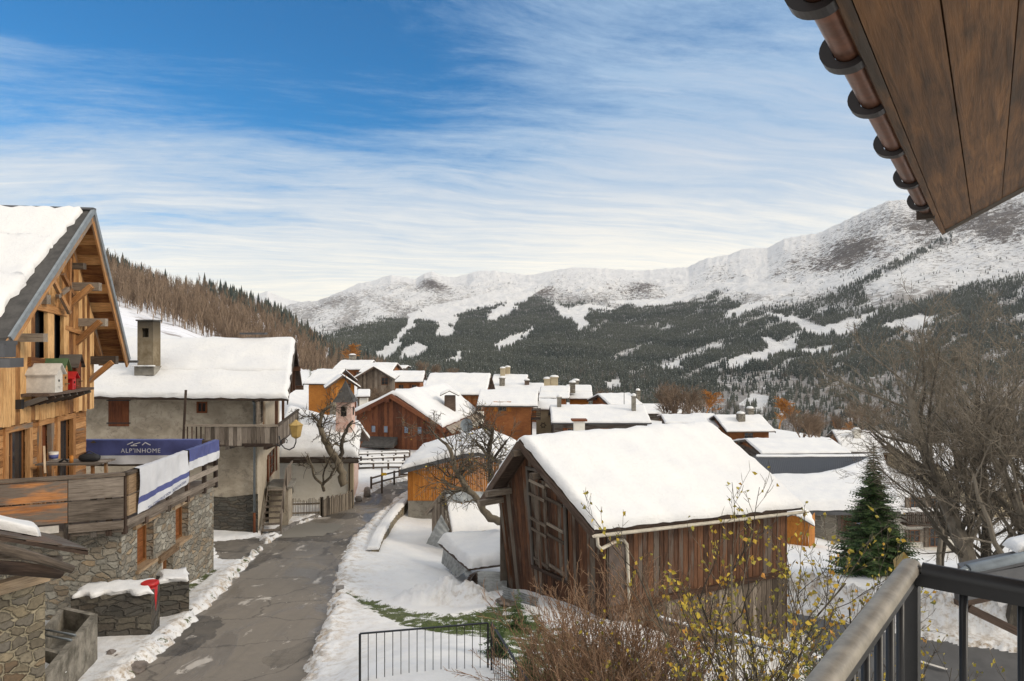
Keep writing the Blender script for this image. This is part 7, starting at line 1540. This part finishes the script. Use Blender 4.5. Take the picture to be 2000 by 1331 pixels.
# neighbouring carport roof at the right edge
cpn = empty('carport', P(1950, 1150, 9), 'dark timber carport roof with grey gutter at the right edge', 'carport')
g0, g1 = P(1890, 1112, 8.6), P(2150, 1055, 8.9); up = Vector((.6, .2, .0))
mb = MB(); slab(mb, [g0 + Vector((-.02, .06, -.02)), g1 + Vector((0, .06, -.02)), g1 + Vector((.1, .35, -.04)), g0 + Vector((.1, .35, -.04))], .12); rf = mb.build('roof', M['dark_roof'], cpn)
mb = MB(); mb.tube([g0, g1], .062, 12); mb.tube([g0 + Vector((0, 0, 0)), g0 + Vector((-.09, 0, -.05)), g0 + Vector((-.11, 0, -.14))], .05, 10); mb.build('gutter', M['gutter_grey'], cpn)
mb = MB(); a, b = P(1868, 1150, 8.7), P(2150, 1098, 9.0); mb.beam(a, b, .10, .30); mb.build('fascia_beam', M['dark_roof'], cpn)
mb = MB(); mb.beam(P(1870, 1178, 8.8), P(2100, 1128, 9.1), .12, .07); mb.build('lower_beam', M['wood_dark'], cpn)
mb = MB(); mb.beam(P(1888, 1186, 8.8), P(2060, 1270, 8.9), .10, .10); mb.build('brace', M['wood_dark'], cpn)
s = MB(); a, b = P(1985, 1080, 8.9), P(2160, 1040, 9.1); s.grid(snow_sheet([a, a + Vector((.05, .3, 0))], [b, b + Vector((.05, .3, 0))], .10, .15, 98)); s.build('snow', M['snow'], rf)
mb = MB(); p = P(1765, 1092, 24); rows = [[p + Vector((math.cos(a * math.pi / 2 + .8) * r_, math.sin(a * math.pi / 2 + .8) * r_, z)) for a in range(4)] for z, r_ in ((-.35, .30), (-.12, .34), (.0, .26), (.16, .08), (.24, .02))]; mb.grid(rows, 0, False, .5, True); mb.tube([p + Vector((0, 0, -1.9)), p + Vector((0, 0, -.3))], .07, 8); thing(mb, 'street_lamp', M['brass'], 'cream lantern top just showing behind the balcony railing corner', 'street lamp')
# satellite dish in the orchard
ds = empty('satellite_dish', P(911, 832, 41), 'grey satellite dish on a pole above the orange garage roof', 'satellite dish'); p = P(911, 832, 41)
rows = [[p + Vector((r_ * .38 * math.cos(a * math.pi / 8), -.12 + r_ * r_ * .14, r_ * .45 * math.sin(a * math.pi / 8))) for a in range(16)] for r_ in (.02, .4, .75, 1)]
for r0_ in rows:
    for v in r0_: v.y = p.y + .1 - (v.y - p.y)
mb = MB(); mb.grid(rows, 0, True, .5, True); mb.build('dish', M['gutter_grey'], ds); mb = MB(); mb.tube([p + Vector((0, .1, 0)), p + Vector((0, .15, -2.4))], .04, 6); mb.build('pole', M['gutter_grey'], ds)
# ================================================================ trees and shrubs
def tree_thing(name, base, label, cat, group, tb, fb=None, tips=None, fol=None, bm='bark', fm='twig'):
    root = empty(name, base, label, cat, group)
    tb.build('trunk', M[bm], root)
    if fol is not None: fol.build('foliage', M[fm], root)
    return root
def big_tree(name, base, label, stems, mx_, kids, seed, **kw):
    rng = random.Random(seed); mb = MB(); 
    for (dx_, dy_, d_, L, r) in stems: grow(mb, base + Vector((dx_, dy_, -.2)), d_, L, r, 0, mx_, rng, kids=kids, mi=0, **kw)
    # thick wood first, thin twigs as their own part
    root = empty(name, base, label, 'tree', kw.get('group')); a, b = MB(), MB()
    for f_, mi, u, r, s_ in zip(mb.f, mb.m, mb.u, mb.r, mb.s):
        sz = (Vector(mb.v[f_[0]]) - Vector(mb.v[f_[1]])).length; t = a if sz > .022 else b; i0 = len(t.v); t.v.extend([mb.v[i] for i in f_]); t.f.append(list(range(i0, i0 + len(f_)))); t.m.append(0); t.u.append(u); t.r.append(r); t.s.append(s_)
    a.build('trunk', M['bark'], root); b.build('twigs', M['twig'], root); return root
b1_ = gpt(1925, 23.5); b1_.z = -9.9
big_tree('bare_tree', b1_, 'tall many stemmed bare tree beyond the balcony railing on the right', [(0, 0, (-.04, 0, 1), 8.8, .36), (.4, .25, (.05, 0, 1), 8.4, .22)], 4, (24, 9, 6, 4), 12, rf=.34, spread=.78, up=.10, ratio=.50, wob=.11, seg=6, minr=.0055, start=.18, taper=.3)
b2_ = gpt(1975, 21.5); b2_.z = -9.6
big_tree('bare_tree', b2_, 'leaning bare tree with low wide limbs at the right edge of the view', [(0, 0, (.05, 0, 1), 7.6, .28), (.2, .1, (.35, 0, 1), 7, .2)], 4, (16, 7, 5, 4), 31, rf=.42, spread=.8, up=.07, ratio=.58, wob=.15, seg=6, minr=.0055, start=.25)
b3_ = gpt(1835, 28.5)
big_tree('bare_tree', b3_, 'slim bare tree left of the tall many stemmed one', [(0, 0, (-.12, 0, 1), 6.4, .11), (.1, 0, (.1, 0, 1), 5.6, .09)], 4, (8, 5, 4, 3), 77, rf=.42, spread=.6, up=.12, ratio=.55, wob=.12, seg=6, minr=.009, start=.25)
# gnarled tree behind the picket fence
def fruit_tree(base, label, limbs, mx_, kids, seed, leaves=0, **kw):
    rng = random.Random(seed); root = empty('fruit_tree', base, label, 'tree'); mb = MB(); tw = MB(); lf = MB(); tips = []
    for (pts, r0_, r1_, subs) in limbs:
        ps = [Vector(p) for p in pts]; n = len(ps); fine = []
        for i in range(n - 1):
            for j in range(3): t = j / 3; fine.append(lerp(ps[i], ps[i + 1], t) + Vector((rng.gauss(0, r0_ * .25), rng.gauss(0, r0_ * .25), 0)))
        fine.append(ps[-1]); m_ = len(fine); mb.tube(fine, [lerp(r0_, r1_, i / (m_ - 1)) * rng.uniform(.88, 1.15) for i in range(m_)], 8, 0, True)
        for k_ in range(subs):
            t = rng.uniform(.35, 1); i = min(int(t * (m_ - 1)), m_ - 2); d_ = (fine[i + 1] - fine[i]).normalized(); o = Matrix.Rotation(rng.uniform(0, 6.28), 3, d_) @ d_.orthogonal().normalized(); grow(tw, fine[i], (d_ * .5 + o).normalized(), kw.get('L', 1.0) * rng.uniform(.6, 1.2), r1_ * .55, 0, mx_, rng, kids=kids, spread=.8, up=.06, ratio=.62, wob=.28, seg=5, minr=kw.get('minr', .006), tips=tips)
    mb.build('trunk', M['bark_fruit'], root); tw.build('twigs', M['bark_fruit'], root)
    if leaves:
        for k_ in range(leaves): p, d_ = rng.choice(tips); leaf(lf, p + Vector((rng.gauss(0, .05), rng.gauss(0, .05), rng.gauss(0, .05))), rng, .05)
        lf.build('leaves', M['leaf_yellow'], root)
    return root
D = 37.0; q = lambda x, y, dd=0: P(x, y, D + dd)
fruit_tree(q(671, 945), 'gnarled leaning bare tree behind the picket fence before the chapel', [
    ([q(672, 948), q(666, 925), q(658, 900), q(645, 872), q(632, 858), q(630, 840), (q(624, 825)), q(628, 806)], .24, .09, 9), ([q(660, 905), q(668, 885), q(672, 850), q(678, 836), q(690, 822)], .13, .06, 7),
    ([q(630, 842), q(620, 822), q(608, 808)], .10, .05, 6), ([q(628, 806), q(640, 795), q(652, 792)], .07, .04, 5)], 2, (4, 4, 3), 3, 30, L=1.1, minr=.012)
D = 36.6
fruit_tree(q(632, 958), 'low forked bare shrub tree in front of the gnarled tree', [([q(632, 960), q(628, 945), q(612, 930), q(608, 905), q(600, 890)], .09, .04, 6), ([q(630, 948), q(645, 932), q(656, 912), q(655, 890)], .08, .04, 6), ([q(632, 945), q(632, 922), q(640, 905), q(632, 890)], .06, .03, 5)], 1, (4, 3), 8, 0, L=.8, minr=.012)
D = 27.0
fruit_tree(q(965, 1018), 'orchard tree leaning left between the small plank shed and the old barn', [([q(985, 1020), q(958, 1012), q(940, 990), q(925, 965), q(905, 948), q(893, 925), q(886, 895), q(872, 868)], .17, .07, 12), ([q(925, 965), q(900, 955), q(880, 950), q(862, 935)], .08, .04, 8), ([q(893, 925), q(905, 905), q(925, 885)], .07, .035, 8), ([q(872, 868), q(850, 850), q(835, 832)], .06, .02, 6), ([q(940, 990), q(955, 965), q(965, 945)], .06, .03, 7)], 2, (5, 4, 3), 14, 90, L=1.2, minr=.008)
D = 31.0
fruit_tree(q(960, 960), 'upright orchard tree with mossy branches in front of the brown plank house', [([q(962, 960), q(958, 920), q(955, 885), q(958, 855), q(962, 835)], .15, .07, 10), ([q(958, 905), q(975, 880), q(990, 860)], .08, .04, 8), ([q(956, 895), q(940, 875), q(928, 862)], .08, .04, 8), ([q(958, 855), q(945, 838), q(935, 825)], .06, .03, 6)], 2, (5, 4, 3), 21, 50, L=1.2, minr=.008)

# conifers
rng = random.Random(9)
def conifer(base, h, rad, label, group=None, seed=0, nwh=26, per=9, nl=14, name='conifer', mat_='needles'):
    tr, nd = conifer_mesh(name, h, rad, random.Random(seed), nwh, per, nl); root = empty(name, base, label, 'conifer', group)
    a = tr.mesh('trunk', [M['bark']]); o = bpy.data.objects.new('trunk', a); col.objects.link(o); o.parent = root
    b = nd.mesh('foliage', [M[mat_]]); o = bpy.data.objects.new('foliage', b); col.objects.link(o); o.parent = root
    return root
p = gpt(1706, 29.5); p.z -= .3
conifer(p, 6.1, 2.05, 'dense green spruce in the snowfield behind the balcony railing', None, 5, 50, 20, 16)
p = P(1590, 1260, 17.5); conifer(Vector((p.x, p.y, G(p.x, p.y))), 2.6, .7, 'young green pine beside the right corner of the old barn', None, 6, 18, 7, 9)
p = gpt(1012, 17.2); conifer(p + Vector((0, 0, -.1)), 1.15, .45, 'small bushy green pine by the stone heap at the barn corner', None, 7, 14, 9, 10)
p = gpt(972, 13.6); conifer(p + Vector((0, 0, -.1)), 1.25, .5, 'dark green juniper behind the corner of the garden railing', None, 8, 14, 9, 10)
p = gpt(1030, 12.2); conifer(p + Vector((0, 0, -.1)), .9, .55, 'low green juniper right of the railing that runs toward the viewer', None, 18, 12, 9, 10)
for i, (px, ytop, yb, D_, lb) in enumerate([(661, 672, 722, 150, 'narrow dark spruce left of the orange larch'), (625, 703, 738, 110, 'small green spruce above the orange plank chalet'), (871, 712, 745, 125, 'snow dusted spruce behind the left end of the big square snow roof'), (1085, 735, 762, 110, 'small green spruce among the chimneys of the middle row'), (1436, 782, 815, 125, 'lone spruce in the clearing above the brown house'), (1398, 800, 835, 105, 'green spruce left of the brown house with two chimneys'), (1550, 770, 815, 135, 'spruce just right of the orange larch'), (606, 712, 740, 108, 'short green spruce at the edge of the grey house roof'), (1560, 790, 822, 128, 'small spruce beside the bare clump right of the orange larch'), (1515, 800, 830, 115, 'small spruce above the ridge of the brown house')]):
    b = P(px, yb, D_); h_ = (yb - ytop) / F * D_; conifer(b, h_, h_ * .24, lb, 'spruces among the village houses', 30 + i, 14, 7, 4, 'conifer', 'conifer_mid' if i in (0, 2, 4) else 'needles')

# shared bare tree shapes for the middle distance
def bare_mesh(seed, h, mx_=3, kids=(9, 6, 4), spread=.55, r=.02, minr=.012, up=.16, ratio=.52, stems=1):
    rng = random.Random(seed); mb = MB()
    for i in range(stems): a = rng.uniform(0, 6.28); t = 0 if stems == 1 else .28; grow(mb, (0, 0, -.2), (math.cos(a) * t, math.sin(a) * t, 1), h * .8, h * r, 0, mx_, rng, kids=kids, spread=spread, up=up, ratio=ratio, wob=.10, seg=5, minr=minr, start=.25)
    return mb
def place_tree(me, base, s_, rz, name, label, group, wide=1.0):
    o = bpy.data.objects.new(name, me); col.objects.link(o); o.location = base; o.scale = (s_ * wide, s_ * wide, s_); o.rotation_euler = (0, 0, rz); return tag(o, label, 'tree', group)
mids = [bare_mesh(100 + i, 9, 3, (9, 7, 5), .6, .014, .020, stems=4).mesh('bare_tree', [M['twig_far']]) for i in range(3)]
orange = [bare_mesh(120 + i, 10, 3, (24, 9, 5), .85, .014, .055, .05, .40).mesh('larch', [M['larch']]) for i in range(2)]
VT = 'bare trees among the village houses'
for i, (px, yt, yb, D_, k_, lb) in enumerate([(1322, 727, 832, 105, 0, 'round crowned bare tree clump right of the lone snow roofed house'), (1300, 742, 826, 108, 1, 'left hand bushy bare tree of the clump right of the lone house'), (1350, 752, 832, 103, 2, 'right hand snow flecked bare tree of the clump behind the old barn ridge'), (1565, 782, 862, 100, 0, 'tall bare tree right of the orange larch'), (1600, 795, 866, 100, 1, 'smaller bare tree between the orange larch and the white chimney house'), (1585, 800, 866, 96, 2, 'thin bare tree in front of the two right of the orange larch'), (822, 700, 735, 170, 1, 'brown bare thicket behind the big square snow roof, left part'), (850, 706, 738, 165, 2, 'brown bare thicket behind the big square snow roof, middle part'), (885, 712, 742, 165, 0, 'brown bare thicket behind the big square snow roof, right part'), (1180, 755, 800, 125, 2, 'brown bare bush left of the lone snow roofed house'), (735, 745, 800, 90, 0, 'thin bare tree before the grey brown barn fronted chalet'), (710, 760, 805, 82, 1, 'small bare tree beside the low white walled shed'), (760, 755, 800, 88, 2, 'bare tree right of the grey brown barn fronted chalet'), (1690, 770, 850, 110, 0, 'bare tree rising left of the big tree crown behind the white chimney house'), (1640, 800, 852, 112, 1, 'low bare tree above the long roof with skylights')]):
    h_ = (yb - yt) / F * D_; place_tree(mids[k_], P(px, yb, D_), h_ / 11.5, i * 1.3, 'bare_tree', lb, VT, 1.75)
for i, (px, yt, yb, D_, lb) in enumerate([(682, 664, 712, 150, 'orange larch above the left houses of the village'), (1522, 765, 836, 120, 'large orange larch right of the brown house with two chimneys'), (1378, 752, 812, 125, 'orange larch half behind the bare clump in the centre right'), (1642, 815, 850, 150, 'small rust orange larch below the wooded slope'), (1665, 820, 850, 155, 'small dull orange larch right of the rust coloured one')]):
    h_ = (yb - yt) / F * D_; place_tree(orange[i % 2], P(px, yb, D_), h_ / 11.0, i * 2.1, 'larch', lb, 'larches with orange needles', 1.7)

# wood on the left hill: nearer trees one by one, the rest as one mass
rs = np.random.RandomState(5)
pro = [bare_mesh(200 + i, 9, 2, (13, 6), .42, .011, .035, .22, .42).mesh('bare_tree', [M['twig_far']]) for i in range(3)]
cfm = []
for i in range(2): tr, nd = conifer_mesh('c', 10, 2.4, random.Random(300 + i), 12, 6, 3); cfm.append(nd.mesh('conifer', [M['conifer_mid']]))
cnt = 0
for i in range(400):
    if cnt >= 210: break
    px = rs.uniform(195, 640); v = .36 + rs.uniform(0, .5) ** 1.3
    vmin = np.interp(px, [190, 250, 400, 560, 640], [.48, .38, .32, .20, .15])
    if v < vmin: continue
    x, y, z = [float(a) for a in hill_xyz(np.array([px]), np.array([v]))]; cnt += 1
    s_ = rs.uniform(.75, 1.2); place_tree(pro[i % 3], Vector((x, y, z - .3)), s_, rs.uniform(0, 6), 'bare_tree', 'leafless brown trunked tree in the wood on the left hill', 'leafless trees of the hill wood')
cnt = 0
for i in range(60):
    t = i / 59; px = 205 + 430 * t ** .85 + rs.uniform(-4, 4); 
    if 300 < px < 375: continue
    v = rs.uniform(.90, 1.0); x, y, z = [float(a) for a in hill_xyz(np.array([px]), np.array([v]))]; s_ = rs.uniform(.7, 1.25) * (y / 520)
    o = place_tree(cfm[i % 2], Vector((x, y, z - 1)), s_, rs.uniform(0, 6), 'conifer', 'dark conifer standing along the crest of the left hill', 'conifers along the crest of the left hill'); o['category'] = 'conifer'
def arr(me):
    v = np.empty(len(me.vertices) * 3, np.float32); me.vertices.foreach_get('co', v); f = [tuple(p.vertices) for p in me.polygons if len(p.vertices) == 4]; return v.reshape(-1, 3), np.array(f)
lowp = bare_mesh(210, 9, 2, (11, 4), .42, .012, .05, .22, .42).mesh('t', [M['twig_far']]); pv, pf = arr(lowp)
N = 5200; px = rs.uniform(-100, 760, N); v = rs.uniform(.2, 1.0, N); vmin = np.interp(px, [-100, 190, 250, 400, 560, 700], [.6, .52, .42, .34, .15, .1]); ok = v > vmin + rs.uniform(0, .04, N); px, v = px[ok], v[ok]
x, y, z = hill_xyz(px, v); n_ = len(x); sz = rs.uniform(.7, 1.15, n_) * (.75 + .25 * y / 400)
Vv, Ff, rr = tile(pv, pf, np.stack([x, y, z - .4], 1), np.stack([sz, sz], 1), rs.uniform(0, 6.28, n_), rs.uniform(0, 1, n_))
tag(link('hill_wood', npmesh('hill_wood', Vv, Ff, [M['twig_far']], None, {'rnd': ('FACE', rr)})), 'dense leafless brown wood covering the left hill', 'forest', kind='stuff')
N = 900; px = rs.uniform(-100, 720, N); dn_ = np.interp(px, [200, 280, 300, 380, 420, 720], [1, .6, .05, .05, 1, 1]); ok = rs.uniform(0, 1, N) < dn_; px = px[ok]; lim = np.interp(px, [200, 420, 600, 720], [.10, .10, .25, .5]); v = 1 - rs.uniform(0, 1, len(px)) ** 1.3 * lim
x, y, z = hill_xyz(px, v); n_ = len(x); hh = rs.uniform(7, 14, n_) * y / 520
Vv, Ff, rr = tile(cv, cf, np.stack([x, y, z - .4], 1), np.stack([hh * 1.1, hh], 1), rs.uniform(0, 6.28, n_), rs.uniform(0, 1, n_))
tag(link('hill_conifers', npmesh('hill_conifers', Vv, Ff, [M['conifer_mid']], None, {'rnd': ('FACE', rr)})), 'dark band of conifers running down the ridge of the left hill', 'forest', kind='stuff')

# ---------------------------------------------------------------- foreground shrubs
rng = random.Random(44)
def shrub(name, base, label, n, h0, h1, rad, mx_, kids, m, seed, leaves=0, lsz=.03, spread=.55, ratio=.5, minr=.0022, up=.10, lean_=.35, r0=.012):
    rng = random.Random(seed); root = empty(name, base, label, 'shrub'); mb = MB(); tips = []
    for i in range(n):
        a = rng.uniform(0, 6.28); rr = rad * math.sqrt(rng.random()) * .45; b = Vector(base) + Vector((math.cos(a) * rr, math.sin(a) * rr, 0)); d_ = Vector((math.cos(a) * lean_ * rng.uniform(.2, 1.4), math.sin(a) * lean_ * rng.uniform(.2, 1.4), 1))
        grow(mb, b, d_, rng.uniform(h0, h1), r0 * rng.uniform(.7, 1.2), 0, mx_, rng, kids=kids, spread=spread, up=up, ratio=ratio, wob=.14, seg=6, minr=minr, tips=tips, start=.22)
    mb.build('branches', M[m], root)
    if leaves:
        lf = MB()
        for k_ in range(leaves):
            p, d_ = tips[int(rng.random() * len(tips))]; leaf(lf, p + Vector((rng.gauss(0, .02), rng.gauss(0, .02), rng.gauss(0, .02))), rng, lsz)
        lf.build('leaves', M['leaf_yellow'], root)
    return root
shrub('dense_shrub', Vector((1.5, 10.5, -6.7)), 'dense brown twiggy shrub without leaves in front of the old barn gable', 58, 1.7, 2.8, 1.6, 3, (8, 5, 4), 'twig_shrub', 1, 30, .03, .5, .42, .0034, .08, .34)
shrub('dense_shrub', Vector((2.15, 9.2, -6.6)), 'brown twiggy shrub low in the foreground with scattered yellow leaves', 46, 1.5, 2.4, 1.6, 3, (8, 5, 4), 'twig_shrub', 2, 200, .03, .5, .42, .0033, .08, .42)
shrub('dense_shrub', Vector((1.15, 11.4, -6.5)), 'small brown shrub beside the railing at the left end of the hedge', 30, 1.2, 1.9, 1.2, 3, (7, 5, 4), 'twig_shrub', 4, 10, .026, .5, .45, .0033, .08, .45)
shrub('leafy_shrub', Vector((2.9, 8.2, -6.2)), 'tall open shrub with yellow autumn leaves in front of the old barn wall', 14, 2.5, 4.0, .9, 3, (8, 5, 3), 'bark_fruit', 3, 1700, .046, .55, .38, .0028, .10, .28, .02)
shrub('leafy_shrub', Vector((4.0, 8.3, -6.6)), 'spreading yellow leaved shrub left of the balcony railing', 14, 2.1, 3.4, 1.1, 3, (8, 5, 3), 'bark_fruit', 6, 1500, .046, .6, .42, .0026, .08, .34, .018)
shrub('leafy_shrub', Vector((2.1, 8.6, -6.4)), 'low yellowing shrub at the bottom edge between the brown ones', 14, 1.6, 2.5, .9, 3, (7, 4, 3), 'bark_fruit', 7, 420, .044, .6, .42, .0026, .08, .34, .014)
# snow covered rail pipe among the shrubs
mb = MB(); a, b = P(1285, 1212, 12), P(1640, 1300, 11.2); mb.tube([a, b], .035, 8); o_ = thing(mb, 'handrail_pipe', M['gutter_grey'], 'grey pipe rail with a line of snow behind the yellow leaved shrubs', 'rail'); s = MB(); s.grid(snow_sheet([a + Vector((0, -.03, .03)), a + Vector((0, .03, .03))], [b + Vector((0, -.03, .03)), b + Vector((0, .03, .03))], .05, .1, 9)); s.build('snow', M['snow'], o_)
# grass tufts
rng = random.Random(2); gm_ = MB(); XX = rng
n_ = 0
for k_ in range(26000):
    px, D_ = rng.uniform(640, 1300), rng.uniform(13, 22.5); x, y = (px - CX) / F * D_, D_
    if n_ > 7000: break
    p = (x, y)
    if k_ % 4000 == 0: xs = np.array([((rng.uniform(640, 1350) - CX) / F, rng.uniform(12.5, 22.5)) for _ in range(4000)]); xa = xs[:, 0] * xs[:, 1]; ya = xs[:, 1]; sdv = np.minimum(seg_dist(xa, ya, GR), seg_dist(xa, ya, GR2)); nzv = fbm(xa * 2.2, ya * 2.2, 5); gzv = ground_np(xa, ya)
    j = k_ % 4000
    if sdv[j] > -.02 + nzv[j] * .5: continue
    n_ += 1; b = Vector((xa[j], ya[j], gzv[j] + .02)); r = rng.random()
    for q_ in range(3):
        a = rng.uniform(0, 6.28); d_ = Vector((math.cos(a), math.sin(a), 0)); s_ = Vector((-d_.y, d_.x, 0)) * .012; h_ = rng.uniform(.05, .13); gm_.face([b - s_, b + s_, b + d_ * h_ * .7 + Vector((0, 0, h_))], 0, (0, 0, 1), r)
tag(gm_.build('grass', M['grass']), 'green grass showing through the thawed snow below the barn', 'grass', kind='stuff')
# ================================================================ air between here and the mountains
hm = bpy.data.materials.new('haze'); hm.use_nodes = True; nt = hm.node_tree; nt.nodes.clear()
vo = nt.nodes.new('ShaderNodeVolumePrincipled'); vo.inputs['Color'].default_value = (.86, .90, .96, 1); vo.inputs['Density'].default_value = 2.8e-5; vo.inputs['Anisotropy'].default_value = .2
ou = nt.nodes.new('ShaderNodeOutputMaterial'); nt.links.new(vo.outputs[0], ou.inputs['Volume'])
mb = MB(); x0, x1, y0, y1, z0, z1 = -9000, 9000, -60, 10500, -420, 900
mb.hexa([(x0, y0, z0), (x1, y0, z0), (x1, y1, z0), (x0, y1, z0), (x0, y0, z1), (x1, y0, z1), (x1, y1, z1), (x0, y1, z1)])
me = mb.mesh('haze', [hm]); hz_ = link('haze', me); tag(hz_, 'thin pale mountain air between the village and the far slopes', 'haze', kind='stuff')
